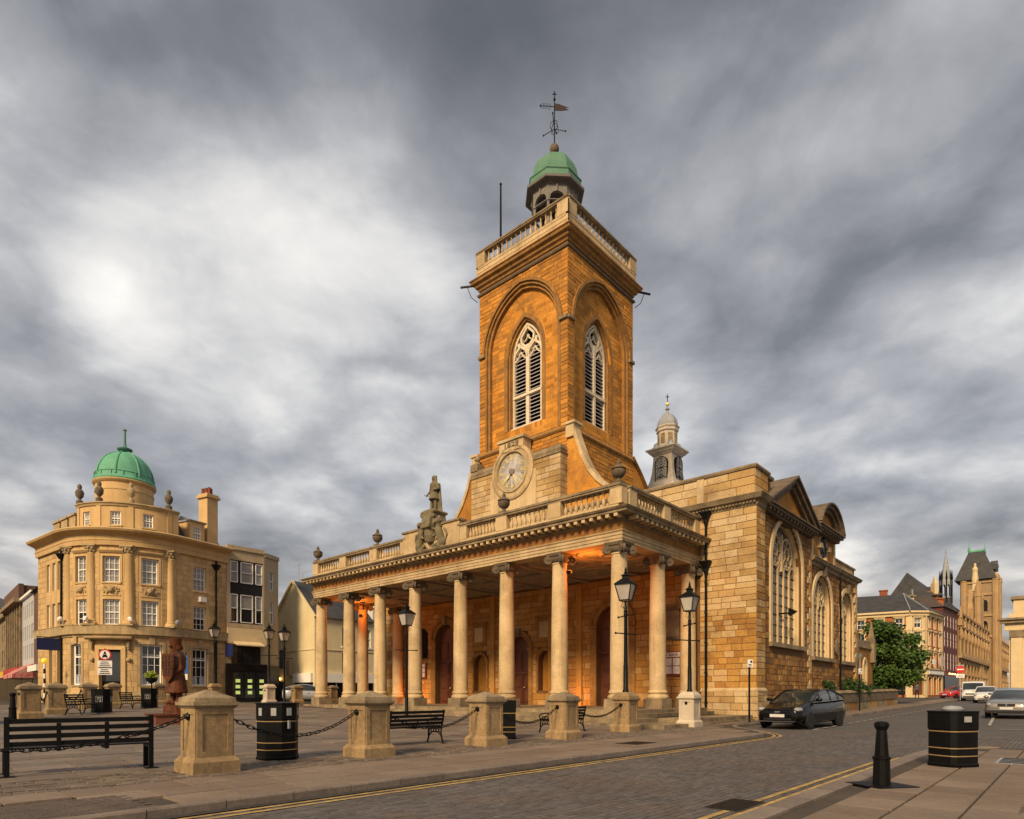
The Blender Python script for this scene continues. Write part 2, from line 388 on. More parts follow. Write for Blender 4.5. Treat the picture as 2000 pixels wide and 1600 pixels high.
YELLOW = mat('yellow_line', (.50,.33,.09), (.24,.175,.085), rough=.8, scale=5, fine=.3)
WHITELINE = mat('white_line', (.42,.40,.36), (.22,.20,.18), rough=.8, scale=4, fine=.2)
EARTH = mat('far_ground', (.09,.08,.07), (.12,.10,.08), rough=.95)
def ktop(a):
    if a < -1.9: return -6.75
    if a < 2.6: return -6.75+2.65*sst((a+1.9)/4.5)
    if a < 12.5: return -4.1
    if a < 15.5: return -4.1-1.3*sst((a-12.5)/3)
    if a < 60: return -5.4
    return -5.4+3*sst((a-60)/8)
def rtop(a): return -11.85 if a < -6.6 else -11.85-1.75*(1-sqrt(max(0, 1-min(1, (a+6.6)/3.6)**2)))-(0 if a < -3.2 else 40*(a+3.2))
def z_at(a, b, dz): x, y = AB(a, b); return (x, y, G(a, b)+dz)
def sheet(name, A, Bf, dz, m, **kw):
    mb = MB(); rows = []
    for a in A:
        rows.append([z_at(a, b, dz) for b in Bf(a)])
    n = len(rows[0])
    v = [p for r in rows for p in r]
    f = [(i*n+j, (i+1)*n+j, (i+1)*n+j+1, i*n+j+1) for i in range(len(rows)-1) for j in range(n-1)]
    mb.add(v, f); return mb.build(name, m, **kw)
def frange(a, b, s): n = max(1, int(round((b-a)/s))); return [a+(b-a)*i/n for i in range(n+1)]
gm = MB(); gm.add([(-2500,-400,-.6),(2500,-400,-.6),(2500,4500,-.6),(-2500,4500,-.6)], [(0,1,2,3)]); gm.build('ground', EARTH, kind='structure')
road = sheet('road', frange(-45, 150, 1.5), lambda a: frange(-60, 0, 1.0), -.135, ROADM, kind='structure')
plaza = sheet('plaza', frange(-45, 66, .75), lambda a: [ktop(a)+.15+(70-ktop(a))*t for t in (0,.01,.02,.03,.045,.06,.08,.1,.13,.16,.2,.24,.28,.33,.38,.43,.48,.53,.6,.7,.8,1)], -.03, PAVE_J, kind='structure')
pavR = sheet('pavement', frange(-30, -3.25, .25), lambda a: [rtop(a)-.3-t for t in (0,.5,1,2,4,8,16)], -.03, PAVE_J, kind='structure')
# slabs and setts: each with its own edges
def slab(mb, a0, a1, b0, b1, dz, t=.05, c=.002, tilt=0):
    P = [(a0,b0),(a1,b0),(a1,b1),(a0,b1)]; k = [(1,1),(-1,1),(-1,-1),(1,-1)]
    lo = [z_at(a, b, dz-t) for a, b in P]; md = [z_at(a, b, dz-c) for a, b in P]
    hi = [z_at(a+c*s, b+c*q, dz+tilt*(s+q)) for (a, b), (s, q) in zip(P, k)]
    mb.add(lo+md+hi, [(8,9,10,11)]+[(i, (i+1) % 4, 4+(i+1) % 4, 4+i) for i in range(4)]+[(4+i, 4+(i+1) % 4, 8+(i+1) % 4, 8+i) for i in range(4)])
def lay(parent, a0, a1, b0, b1, row, ll, m, name, stuffname, individual, dz=0, keep=None, seed=3, gap=.012, jit=.002, near=None, bond=None):
    rng = random.Random(seed); R = []; b = b0; k = 0
    while b < b1-.02:
        w = min(row, b1-b); a = a0+(rng.uniform(-ll[1], 0) if bond is None else -bond*(k % 2)); k += 1
        while a < a1:
            l = rng.uniform(*ll)
            if keep is None or keep(a+l/2, b+w/2, l/2, w/2): R.append((a+gap/2, a+l-gap/2, b+gap/2, b+w-gap/2))
            a += l
        b += w
    def dist(r): x, y = AB((r[0]+r[1])/2, (r[2]+r[3])/2); return hypot(x, y)+(60 if abs(x) > .85*y+.6 or y < 5 else 0)
    R.sort(key=dist); mb = MB()
    for i, r in enumerate(R):
        tl = rng.uniform(-jit, jit); q = mb if i >= individual else MB()
        slab(q, *r, dz+rng.uniform(-jit, jit), tilt=tl*.6)
        if q is not mb: q.build(name, m, parent)
    if mb.v: mb.build(stuffname, m, parent, kind='stuff')
tact = lambda a, b: -24 < a < -20.6 and b < -5.3
lay(plaza, -27, 1.5, -6.58, -4.33, .75, (.6,.95), SLAB, 'paving_slab', 'paving_slabs', 130, gap=.032, keep=lambda a,b,l,w: b-w > ktop(a+l)+.1 and b-w > ktop(a-l)+.1 and not tact(a, b))
lay(plaza, -27, -.5, -4.33, -2.9, .143, (.16,.27), COBBLE, 'cobble', 'cobbles', 170, dz=.004, jit=.006, gap=.022)
lay(plaza, -30, -2.6, -2.9, 33, .62, (.7,1.15), SLAB_GREY, 'plaza_slab', 'plaza_slabs', 170, seed=5, gap=.036, jit=.004)
lay(plaza, -2.6, 6.3, -4.3, -2.6, .55, (.6,.95), SLAB_GREY, 'plaza_slab', 'plaza_slabs', 0, seed=6, keep=lambda a,b,l,w: b-w > ktop(a+l)+.15)
lay(plaza, 2, 60, -5.2, -3.4, .6, (.7,.95), SLAB, 'paving_slab', 'paving_slabs', 0, seed=8, keep=lambda a,b,l,w: b-w > ktop(a+l)+.15 and b-w > ktop(a-l)+.15 and not (6 < a < 27 and b > -3.9))
DPAV = mat('dark_paver', (.10,.075,.06), (.075,.058,.048), rough=.85, rnd=.15, fine=.2)
lay(plaza, -24, -20.6, -6.58, -5.32, .105, (.21,.212), DPAV, 'paver', 'dark_pavers', 0, dz=.002, bond=.1, gap=.01)
lay(pavR, -22, -3.3, -18, -12.05, .62, (.6,.9), SLAB, 'paving_slab', 'paving_slabs', 120, seed=11, gap=.03, keep=lambda a,b,l,w: b+w < rtop(a+l)-.28 and b+w < rtop(a-l)-.28 and not (-15.0 < b < -14.1))
lay(pavR, -22, -3.3, -15.0, -14.1, .1, (.2,.202), DPAV, 'paver', 'dark_pavers', 0, seed=12, bond=.1, gap=.01, keep=lambda a,b,l,w: b+w < rtop(a+l)-.28)
lay(road, -24, 3.0, -11.75, -6.95, .106, (.2,.22), SETT, 'sett', 'setts', 300, dz=-.11, jit=.003, gap=.011, seed=13, keep=lambda a,b,l,w: b+w < ktop(a)-.16 and b+w < ktop(a+l)-.16)
lay(road, -5.5, 3.0, -17, -11.75, .106, (.2,.22), SETT, 'sett', 'setts', 0, dz=-.11, jit=.003, gap=.011, seed=14, keep=lambda a,b,l,w: b > rtop(a)+.2 and b > rtop(a-l)+.2)
# kerb stones
def kerb_run(parent, fn, a0, a1, L=.9, side=1, w=.15):
    a = a0
    while a < a1:
        b0 = fn(a); d = .05; slope = (fn(a+d)-b0)/d; da = L/hypot(1, slope); a2 = min(a1, a+da)
        m = MB(); p, q = (a+.006, fn(a+.006)), (a2-.006, fn(a2-.006)); nx, ny = -(q[1]-p[1]), q[0]-p[0]; n = hypot(nx, ny); nx, ny = nx/n*w*side, ny/n*w*side
        P = [p, q, (q[0]+nx, q[1]+ny), (p[0]+nx, p[1]+ny)]
        c = .018; T = [(p[0]+nx*c/w, p[1]+ny*c/w), (q[0]+nx*c/w, q[1]+ny*c/w), P[2], P[3]]
        v = [z_at(*t, -.2) for t in P]+[z_at(*t, -.02) for t in P]+[z_at(*t, .003) for t in T]
        m.add(v, [(8,9,10,11)]+[(i, (i+1) % 4, 4+(i+1) % 4, 4+i) for i in range(4)]+[(4+i, 4+(i+1) % 4, 8+(i+1) % 4, 8+i) for i in range(4)])
        m.build('kerb_stone', KERBM, parent); a = a2
kerb_run(plaza, ktop, -26, 64)
kerb_run(pavR, rtop, -22, -3.3, side=-1, w=.3)
# painted lines
def line(name, pts, w, m, dz=-.102):
    mb = MB(); v = []
    for i, p in enumerate(pts):
        q0, q1 = pts[max(0, i-1)], pts[min(len(pts)-1, i+1)]; tx, ty = q1[0]-q0[0], q1[1]-q0[1]; n = hypot(tx, ty)
        nx, ny = -ty/n*w/2, tx/n*w/2
        v += [z_at(p[0]+nx, p[1]+ny, dz), z_at(p[0]-nx, p[1]-ny, dz)]
    mb.add(v, [(2*i, 2*i+1, 2*i+3, 2*i+2) for i in range(len(pts)-1)]); return mb.build(name, m, road)
def offs(fn, a0, a1, d, st=.3):
    out = []
    for a in frange(a0, a1, st):
        s = (fn(a+.05)-fn(a-.05))/.1; n = hypot(1, s); out.append((a+s/n*d, fn(a)-d/n))
    return out
GUT = mat('gutter_grime', (.03,.026,.024), (.055,.048,.044), rough=.9, scale=3, fine=.25)
line('gutter', offs(ktop, -26, 1.2, .09), .17, GUT); line('gutter', offs(rtop, -22, -6.9, -.06), .1, GUT)
for d in (.3, .5): line('yellow_line', offs(ktop, -26, 1.2, d), .085, YELLOW)
for d in (.22, .42): line('yellow_line', offs(rtop, -22, -6.9, -d), .085, YELLOW)
a = 2.5
while a < 38: line('parking_bay_dash', [(a, -7.05), (a+.7, -7.05)], .1, WHITELINE); a += 1.25
line('parking_bay_line', [(9.0, -11.9), (40, -10.0)], .11, WHITELINE)
for q in (6.5, 10): line('junction_dash', [(q, -14.0), (q, -12.4)], .12, WHITELINE)
# covers let into the paving
def cover(parent, a, b, la, lb, dz, m=None, bars=6, name='drain_cover'):
    mb = MB(); slab(mb, a-la/2, a+la/2, b-lb/2, b+lb/2, dz+.004, t=.03, c=.01)
    o = mb.build(name, m or mat('cast_cover', (.045,.038,.033), (.07,.055,.045), rough=.6, metal=.3, fine=.2), parent)
    for i in range(bars):
        g = MB(); t = a-la/2+la*(i+.5)/bars; slab(g, t-la*.3/bars, t+la*.3/bars, b-lb*.42, b+lb*.42, dz+.009, t=.01, c=.003); g.build('bar', BLACKMATT, o)
cover(plaza, -8.3, -5.75, 1.1, .75, 0, bars=5); cover(road, -15.3, -11.35, .9, .5, -.1, bars=9); cover(pavR, -7.4, -13.75, 1.3, .7, 0, m=LEAD, bars=4)
cover(pavR, -13.6, -15.6, .8, .6, 0, m=LEAD, bars=3)
# ================= the church =================
church = thing('church', 'large golden ironstone church with square clock tower, columned portico and balustrades', 'church', (OX, OY, 0), YAW)
AWL = 6.9; BN = 23.36; BC = 11.68; FL = .66
COLB = [0, 3.2, 6.5, 9.8, 13.55, 16.83, 20.1, 23.36]
Pw = lambda A: (lambda s, off: (A+off, s))        # west-facing wall: s = b
Ps = lambda B: (lambda s, off: (s, B+off))        # south-facing wall: s = a
def pt(P, s, off, z): x, y = P(s, off); return (x, y, z)
def arch_pts(o, n=18, e=0, leg=True):
    """outline of an opening (without the sill), grown outwards by e"""
    sa, sb, za, zb, kind, rise = o; q = (sa-e, sb+e, za, zb, kind, rise+e if kind != 'rect' else 0)
    pts = [(q[0], za)] if leg else []
    if kind == 'rect': return pts+[(q[0], zb+e), (q[1], zb+e)]+([(q[1], za)] if leg else [])
    for i in range(n+1):
        s = (q[0]+q[1])/2-(q[1]-q[0])/2*cos(pi*i/n); pts.append((s, otop(q, s)))
    return pts+([(q[1], za)] if leg else [])
def ring(mb, P, o, e0, e1, off0, off1, n=18, leg=True):
    """flat moulding round an opening between growths e0..e1, standing from off0 to off1"""
    A = arch_pts(o, n, e0, leg); B = arch_pts(o, n, e1, leg); k = len(mb.v); m = len(A)
    for L, of in ((A, off0), (A, off1), (B, off1), (B, off0)): mb.v += [pt(P, s, of, z) for s, z in L]
    for i in range(m-1):
        for r in range(4): r2 = (r+1) % 4; mb.f.append((k+r*m+i, k+r*m+i+1, k+r2*m+i+1, k+r2*m+i))
    for i in (0, m-1): mb.f.append((k+i, k+m+i, k+2*m+i, k+3*m+i))
    return mb
def fill(mb, P, o, off, n=18, e=0):
    A = arch_pts(o, n, e); mb.add([pt(P, s, off, z) for s, z in A], [tuple(range(len(A)))]); return mb
def poly_bars(mb, P, pts, off, w, d):
    for (s0, z0), (s1, z1) in zip(pts, pts[1:]): mb.bar(pt(P, s0, off, z0), pt(P, s1, off, z1), w, d)
# --- steps and floor
for k in range(4):
    m = MB(); d = .85+.36*k; m.box(-d, AWL, -d if k < 3 else -d, BN+.85, FL-.165*(k+1)-(.02 if k == 3 else 0)-.3, FL-.165*k); m.build('step' if k else 'portico_floor', WEATHER, church)
m = MB(); m.box(-2.0, 6.9, -3.2, -1.9, -.2, .16); m.build('step', WEATHER, church); m = MB(); m.box(.5, 6.9, -3.1, -.85, -.2, .33); m.build('step', WEATHER, church)
# --- columns
def column_parts():
    s = MB(); prof = [(.39, 1.5), (.392, 2.6)]
    for i in range(1, 9): t = i/8; prof.append((.392-.062*t**1.6, 2.6+4.65*t))
    prof += [(.36, 7.27), (.36, 7.32), (.33, 7.34)]
    s.lathe(prof, 20)
    pl = MB(); pl.frus(0, 0, FL-.02, FL+.46, .96, .94)
    b = MB(); b.lathe([(.47, FL+.45), (.5, FL+.5), (.5, FL+.56), (.46, FL+.61), (.42, FL+.64), (.415, FL+.68), (.45, FL+.71), (.455, FL+.76), (.42, FL+.81), (.39, FL+.86)], 20)
    c = MB(); c.lathe([(.33, 7.32), (.43, 7.42), (.45, 7.5), (.36, 7.55)], 16); c.frus(0, 0, 7.64, 7.76, .86, .95); c.frus(0, 0, 7.52, 7.65, .7, .8)
    for k in range(4):
        a = pi/4+k*pi/2; x, y = .54*cos(a), .54*sin(a); R = Matrix.Rotation(a, 3, 'Z') @ Matrix.Rotation(pi/2, 3, 'X')
        c.lathe([(.02,-.1),(.19,-.1),(.2,-.05),(.15,0),(.2,.05),(.19,.1),(.02,.1)], 14, (x, y, 7.46), M=R)
        for q in (-1, 1): c.lathe([(.0,q*.1),(.06,q*.12),(.0,q*.15)], 8, (x, y, 7.48), M=R)
        c.bar((.2*cos(a), .2*sin(a), 7.6), (x, y, 7.63), .2, .1)
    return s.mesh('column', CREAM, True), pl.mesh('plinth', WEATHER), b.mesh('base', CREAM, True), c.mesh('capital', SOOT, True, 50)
CP = column_parts()
for a, b in [(0, b) for b in COLB]+[(3.3, 0), (6.4, 0), (3.3, BN), (6.4, BN)]:
    c = ob('column', CP[0], church, (a, b, 0))
    for n, me in zip(('plinth', 'base', 'capital'), CP[1:]): ob(n, me, c)
# --- entablature
PATH = [(AWL, BN+.36), (-.36, BN+.36), (-.36, -.36), (AWL, -.36)]
m = MB(); m.sweep([(-.72,7.76),(0,7.76),(0,7.89),(.03,7.89),(.03,8.03),(.06,8.03),(.06,8.14),(.11,8.19),(.11,8.22),(.02,8.23),(-.72,8.23),(-.72,7.76)], PATH); m.build('architrave', CREAM, church)
m = MB(); m.sweep([(-.6,8.22),(.015,8.22),(.015,8.62),(-.6,8.62)], PATH); m.build('frieze', IRON_PALE, church)
m = MB(); m.sweep([(-.6,8.615),(.05,8.615),(.08,8.66),(.08,8.68),(.08,8.84),(.54,8.84),(.54,8.93),(.6,8.96),(.66,9.03),(.66,9.05),(-.3,9.12),(-.6,9.12)], PATH); m.build('cornice', WEATHER, church)
md = MB(); md.box(-.085,.085,-.2,.2,-.07,.07); mm = md.mesh('modillion', CREAM); dl = .41
n = int((BN+.9)/dl)
for i in range(n+1): ob('modillion', mm, church, (-.36-.31, -.36+(BN+.72)*i/n, 8.765), pi/2)
n = int(6.9/dl)
for i in range(n):
    ob('modillion', mm, church, (.05+6.7*i/n, -.36-.31, 8.765))
# frieze lettering
def text_obj(txt, size, width, matl, parent, loc, rot, name='lettering', ext=.006, align='CENTER', **kw):
    cu = bpy.data.curves.new('t', 'FONT'); cu.body = txt; cu.size = size; cu.extrude = ext; cu.align_x = align; cu.align_y = 'CENTER'; cu.resolution_u = 2
    to = bpy.data.objects.new('t', cu); COL.objects.link(to)
    me = bpy.data.meshes.new_from_object(to.evaluated_get(bpy.context.evaluated_depsgraph_get())); bpy.data.objects.remove(to)
    xs = [v.co.x for v in me.vertices]; k = width/(max(xs)-min(xs)) if width else 1
    for v in me.vertices: v.co.x *= k
    me.materials.append(matl); return ob(name, me, parent, loc, rot, **kw)
LETTER = mat('faded_letters', (.22,.05,.02), (.30,.10,.04), rough=.9, scale=3, fine=.2)
text_obj('THIS STATUE WAS ERECTED IN MEMORY OF KING CHARLES II WHO GAVE A THOUSAND TUN OF TIMBER TOWARDS THE REBUILDING OF THIS CHURCH AND TO THIS TOWN SEVEN YEARS CHIMNEY MONEY COLLECTED IN IT',
         .32, 22.6, LETTER, church, (-.379, BC, 8.42), (pi/2, 0, -pi/2), 'inscription')
# --- portico ceiling, with the ring mouldings
PLASTER = mat('plaster', (.27,.235,.19), (.20,.175,.14), rough=.9, fine=.08)
m = MB(); m.box(.3, AWL, .3, BN-.3, 7.86, 8.2); m.build('ceiling', PLASTER, church)
for b in COLB[1:-1]: m = MB(); m.box(.3, AWL, b-.17, b+.17, 7.74, 7.87); m.build('ceiling_beam', PLASTER, church)
m = MB(); m.box(3.15, 3.45, .3, BN-.3, 7.745, 7.87); m.build('ceiling_beam', PLASTER, church)
for cb in (1.75, BN-1.75, 4.85, BC):
    for ca in (1.75, 5.1):
        m = MB(); m.lathe([(1.15,7.87),(1.17,7.79),(1.3,7.77),(1.42,7.8),(1.45,7.87)], 28, (ca, cb, 0)); m.lathe([(.25,7.87),(.28,7.78),(.36,7.77),(.42,7.87)], 18, (ca, cb, 0)); m.build('ceiling_ring', PLASTER, church, True)
m = MB(); m.box(-.2, AWL, -.2, BN+.2, 9.0, 9.14); m.build('portico_roof', LEAD, church)
# --- balusters, dies and rails
bp = MB(); bp.frus(0,0,0,.07,.15,.15); bp.lathe([(.05,.07),(.075,.12),(.09,.2),(.085,.26),(.045,.38),(.035,.46),(.045,.5),(.06,.52),(.05,.55),(.05,.6)], 8); bp.frus(0,0,.6,.67,.14,.14)
BAL = bp.mesh('baluster', CREAM, True, 50)
def balustrade(z, line, dies, dw, nper, hs=1.0, rail=(.05,.22), dh=0, plinth=.26, thick=.17, top=None):
    """line((t)) -> (a,b); straight run with dies at the given t, balusters between"""
    (x0, y0), (x1, y1) = line; L = hypot(x1-x0, y1-y0); ux, uy = (x1-x0)/L, (y1-y0)/L; rz = atan2(uy, ux)
    zb = z+plinth; zt = zb+.67*hs
    def seg(t0, t1, w, za, zc, name, ma=WEATHER):
        m = MB(); c = (t0+t1)/2; m.obox((x0+ux*c, y0+uy*c, (za+zc)/2), (t1-t0, w, zc-za), rz); return m.build(name, ma, church)
    seg(0, L, thick*2+.06, z, zb, 'plinth_course', CREAM)
    for t in dies: seg(max(-.2, t-dw/2), min(L+.2, t+dw/2), thick*2+.1, zb, zt, 'die', CREAM)
    seg(-.1, L+.1, thick*2+.12, zt, zt+.09, 'rail', WEATHER); seg(-.14, L+.14, thick*2+.2, zt+.09, zt+.19, 'rail', WEATHER)
    for t0, t1 in zip(dies, dies[1:]):
        g = t1-t0-dw
        if g < .5: continue
        k = nper if isinstance(nper, int) else max(2, int(g/nper))
        for i in range(k):
            t = t0+dw/2+g*(i+.5)/k; ob('baluster', BAL, church, (x0+ux*t, y0+uy*t, zb), rz, (1,1,hs))
ZB = 9.1
balustrade(ZB, ((-.2, -.2), (-.2, 9.45)), [.05, 3.4, 6.7, 9.5], .72, 9)
balustrade(ZB, ((-.2, 14.0), (-.2, BN+.2)), [.05, 3.0, 6.25, 9.5], .72, 9)
balustrade(ZB, ((.35, -.2), (6.8, -.2)), [.1, 3.15, 6.3], .62, 9)
balustrade(ZB, ((6.8, BN+.2), (.35, BN+.2)), [.1, 3.3, 6.2], .62, 9)
m = MB(); m.box(-.45, .0, 9.45, 14.05, ZB, 10.42); m.build('parapet_panel', CREAM, church); m = MB(); m.box(-.52, .06, 9.36, 14.14, 10.42, 10.52); m.build('parapet_coping', WEATHER, church)
u = MB(); u.frus(0,0,0,.1,.36,.36); u.lathe([(.14,.1),(.09,.18),(.08,.24),(.2,.32),(.28,.45),(.29,.55),(.24,.6),(.3,.64),(.26,.7),(.14,.78),(.08,.84),(.1,.9),(.06,1.0),(.02,1.06)], 12)
URN = u.mesh('urn', SOOT, True)
for b in (-.1, 6.5, 16.83, BN+.1): ob('urn', URN, church, (-.2, b, 10.22), 0, (1.05,1.05,1.0))
# --- west wall with its doors
dr = OP(4.78-1.05, 4.78+1.05, FL, 5.2, 'round', 1.05); dl_ = OP(18.58-1.05, 18.58+1.05, FL, 5.2, 'round', 1.05); dc = OP(BC-.78, BC+.78, FL, 4.2, 'round', .78)
nl = OP(14.55, 15.75, 1.55, 3.35, 'round', .6); nr = OP(8.95, 10.12, 1.55, 3.4, 'round', .59)
opsW = [dr, dl_, dc, nl, nr]
m = MB(); wall(m, Pw(AWL), -3.25, 26.61, -.3, 10.4, opsW, .45); m.build('west_wall', IRON_JOINT, church)
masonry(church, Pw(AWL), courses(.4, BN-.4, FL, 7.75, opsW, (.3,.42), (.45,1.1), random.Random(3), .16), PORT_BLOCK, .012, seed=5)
masonry(church, Pw(AWL), courses(BN-.3, 26.61, 0, 10.3, [], (.3,.42), (.45,1.1), random.Random(4)), MIX_BLOCK, .012, seed=6)
masonry(church, Pw(AWL), courses(-.35, 8, 9.15, 10.3, [], (.28,.36), (.5,1.1), random.Random(5)), IRON, .012, seed=7)
masonry(church, Pw(AWL), courses(-3.25, -.4, 1.62, 5.2, [], (.24,.34), (.4,.95), random.Random(6)), MIX_BLOCK, .014, individual=55, seed=8)
masonry(church, Pw(AWL), courses(-3.25, -.4, 5.2, 10.36, [], (.27,.38), (.45,1.1), random.Random(7)), CREAM_BLOCK, .014, individual=55, seed=9)
masonry(church, Pw(AWL-.09), courses(-3.34, -.5, -.1, 1.5, [], (.3,.4), (.5,1.0), random.Random(8)), CREAM_BLOCK, .014, individual=18, seed=10)
for o, w in ((dr, .42), (dl_, .42), (dc, .3), (nl, .14), (nr, .14)):
    m = MB(); ring(m, Pw(AWL), o, 0, w, .02, -.09); ring(m, Pw(AWL), o, w*.62, w+.05, -.085, -.15, leg=False); m.build('door_surround' if w > .2 else 'niche_surround', IRON_PALE, church)
    if w > .2:
        mid = (o[0]+o[1])/2; t = otop(o, mid); m = MB(); m.box(AWL-.26, AWL-.05, mid-.14, mid+.14, t-.05, t+w+.18); m.build('keystone', WEATHER, church)
        for sg in (o[0]-w/2, o[1]+w/2): m = MB(); m.box(AWL-.19, AWL+.0, sg-w/2-.06, sg+w/2+.06, o[3]-.12, o[3]+.02); m.build('impost', IRON_PALE, church)
    if w < .2: m = MB(); fill(m, Pw(AWL), o, .42); m.build('niche_back', IRON, church)
def door(o, off):
    P = Pw(AWL); m = MB(); fill(m, P, o, off); d = m.build('door', DOOR, church); mid = (o[0]+o[1])/2; hw = (o[1]-o[0])/2
    m = MB(); m.box(AWL+off-.09, AWL+off-.01, o[0]+.02, o[1]-.02, o[3]-1.6, o[3]-1.45); m.box(AWL+off-.07, AWL+off-.01, o[0]+.02, o[1]-.02, o[3]-.08, o[3]+.04); m.build('transom', DOOR, d)
    for sg in (-1, 1):
        for z0, z1 in ((o[2]+.15, o[2]+.95), (o[2]+1.1, o[2]+1.9), (o[2]+2.05, o[3]-1.72), (o[3]-1.35, o[3]-.18)):
            if z1-z0 < .25: continue
            c = mid+sg*hw*.5; m = MB(); ww = hw*.36
            m.box(AWL+off-.05, AWL+off-.005, c-ww, c+ww, z0, z1); m.box(AWL+off-.075, AWL+off-.04, c-ww+.09, c+ww-.09, z0+.09, z1-.09); m.build('panel', DOOR, d)
    m = MB(); m.box(AWL+off-.08, AWL+off-.005, mid-.03, mid+.03, o[2], o[3]-1.6); m.build('meeting_rail', DOOR, d)
    m = MB(); m.ball((AWL+off-.1, mid-.12, o[2]+1.1), .05, 8, 6); m.build('knob', GOLD, d)
for o in (dr, dl_, dc): door(o, .42)
for cb in (15.2, 9.6):
    m = MB(); m.box(AWL-.09, AWL, cb-.62, cb+.62, 4.55, 6.0); t = m.build('wall_tablet', IRON_PALE, church)
    m = MB(); m.box(AWL-.12, AWL-.08, cb-.38, cb+.38, 4.8, 5.75); m.build('panel', CREAM, t); m = MB(); m.box(AWL-.17, AWL-.05, cb-.7, cb+.7, 6.0, 6.12); m.build('tablet_cornice', IRON_PALE, t)
for b in (13.95, 9.1, 7.0, 16.9): m = MB(); m.box(AWL-.14, AWL-.01, b-.18, b+.18, FL, 7.74); m.build('pilaster', PORT_BLOCK, church)
# notice boards and memorial tablets in the portico
REDB = mat('oxblood_frame', (.22,.03,.02), rough=.5, fine=.1); PAPER = mat('paper', (.66,.62,.58), (.45,.43,.42), rough=.8, scale=6, fine=.1)
def notice(b, z0, z1, w, txt, lab):
    t = thing('notice_board', lab, 'notice board', (*[OX+AWL*UX-b*UY-.06*UX, OY+AWL*UY+b*UX-.06*UY], z0), YAW)
    m = MB(); m.box(-.1, -.02, -w/2, w/2, 0, z1-z0); m.build('frame', REDB, t)
    m = MB(); m.box(-.125, -.1, -w/2+.06, w/2-.06, z1-z0-.3, z1-z0-.06); m.build('header', PAPER, t)
    for i in range(2):
        for j in range(2):
            y0 = -w/2+.1+j*(w/2-.08); m = MB(); hh = (z1-z0-.48)/2; m.box(-.12, -.1, y0, y0+w/2-.14, .08+i*(hh+.04), .08+i*(hh+.04)+hh); m.build('sheet', PAPER, t)
    if txt: text_obj(txt, .22, None, REDB, t, (-.13, 0, z1-z0-.18), (pi/2, 0, -pi/2))
notice(1.05, 2.3, 3.55, 1.05, 'Church', 'red framed notice board headed Church, beside the right end of the portico')
notice(20.95, 2.5, 3.6, .8, '', 'narrow red framed notice board under the black memorial tablet in the portico')
m = MB(); m.box(AWL-.1, AWL-.01, .7, 1.4, 4.3, 5.7); t = m.build('memorial_tablet', WEATHER, church); m = MB(); m.box(AWL-.14, AWL-.02, .6, 1.5, 4.15, 4.3); m.box(AWL-.2, AWL-.02, .6, 1.5, 5.7, 5.88); m.build('memorial_moulding', SOOT, t)
m = MB(); m.box(AWL-.12, AWL-.02, 20.5, 21.3, 3.95, 5.7); t = m.build('memorial_tablet', BLACKMATT, church); m = MB(); m.prism([(20.42,5.7),(21.38,5.7),(20.9,6.1)], 'x', AWL-.18, AWL-.02); m.build('memorial_moulding', BLACKMATT, t)
# --- sodium floodlights fixed at the ends of the portico ceiling
ORANGE = (1.0, .24, .025)
def flood(a, b, z, tgt, watt):
    m = MB(); m.obox((a, b, z), (.14, .2, .13));    f = m.build('floodlight', BLACKMATT, church)
    m = MB(); m.box(a-.05, a+.05, b-.08, b+.08, z+.06, z+.075); m.build('lens', mat('sodium_lens', (.8,.4,.1), emit=ORANGE, estr=5), f)
    l = bpy.data.lights.new('sodium_lamp', 'POINT'); l.energy = watt; l.color = ORANGE; l.shadow_soft_size = .12
    lo = bpy.data.objects.new('sodium_lamp', l); COL.objects.link(lo); lo.parent = church; lo.location = tgt or (a, b, z+.22)
flood(.3, 2.85, 6.95, (.95, 2.2, 7.15), 130); flood(2.9, BN-.3, 6.9, (2.3, BN-.95, 7.1), 120)
flood(6.3, 21.6, .85, None, 60); flood(6.2, 7.1, .85, None, 30)
# --- parapet and cornice of the main block
PM = [(AWL, 26.61), (AWL, -3.25), (8.0, -3.25)]
def corn(path, z, name='cornice', k=1.0, m_=WEATHER): m = MB(); m.sweep([(-.2,z-.5*k),(.04*k,z-.5*k),(.08*k,z-.42*k),(.1*k,z-.3*k),(.3*k,z-.22*k),(.36*k,z-.1*k),(.42*k,z),(.4*k,z+.03*k),(-.2,z+.1*k)], path); return m.build(name, m_, church)
corn(PM, 10.8)
dd = MB(); dd.box(-.05,.05,-.06,.06,-.07,.07); DEN = dd.mesh('dentil', WEATHER)
for i in range(34): ob('dentil', DEN, church, (AWL-.14, -3.2+i*.17, 10.5))
m = MB(); m.box(AWL+.05, AWL+.5, -3.15, 26.5, 10.8, 12.15); m.box(AWL+.5, 8.6, -3.15, -2.7, 10.8, 12.15); m.box(8.6, 9.4, -3.0, -2.5, 10.8, 12.0); m.build('parapet', IRON_JOINT, church)
masonry(church, Pw(AWL+.05), courses(-3.15, 8, 10.92, 12.13, [], (.38,.44), (.9,1.7), random.Random(15)), CREAM_BLOCK, .02, individual=12, seed=16)
masonry(church, Ps(-3.15), courses(AWL+.05, 8.6, 10.92, 12.13, [], (.38,.44), (.6,1.2), random.Random(17)), MIX_BLOCK, .02, seed=18)
m = MB(); m.sweep([(-.3,12.13),(.08,12.13),(.12,12.22),(.1,12.3),(-.3,12.34)], [(AWL+.05, 26.5), (AWL+.05, -3.15), (8.6, -3.15), (8.6, -3.0), (9.6, -3.0)]); m.build('parapet_coping', WEATHER, church)
for b in (-.42, 3.2): m = MB(); m.box(AWL-.02, AWL+.05, b-.18, b+.18, 10.9, 12.25); m.build('parapet_strip', CREAM, church)
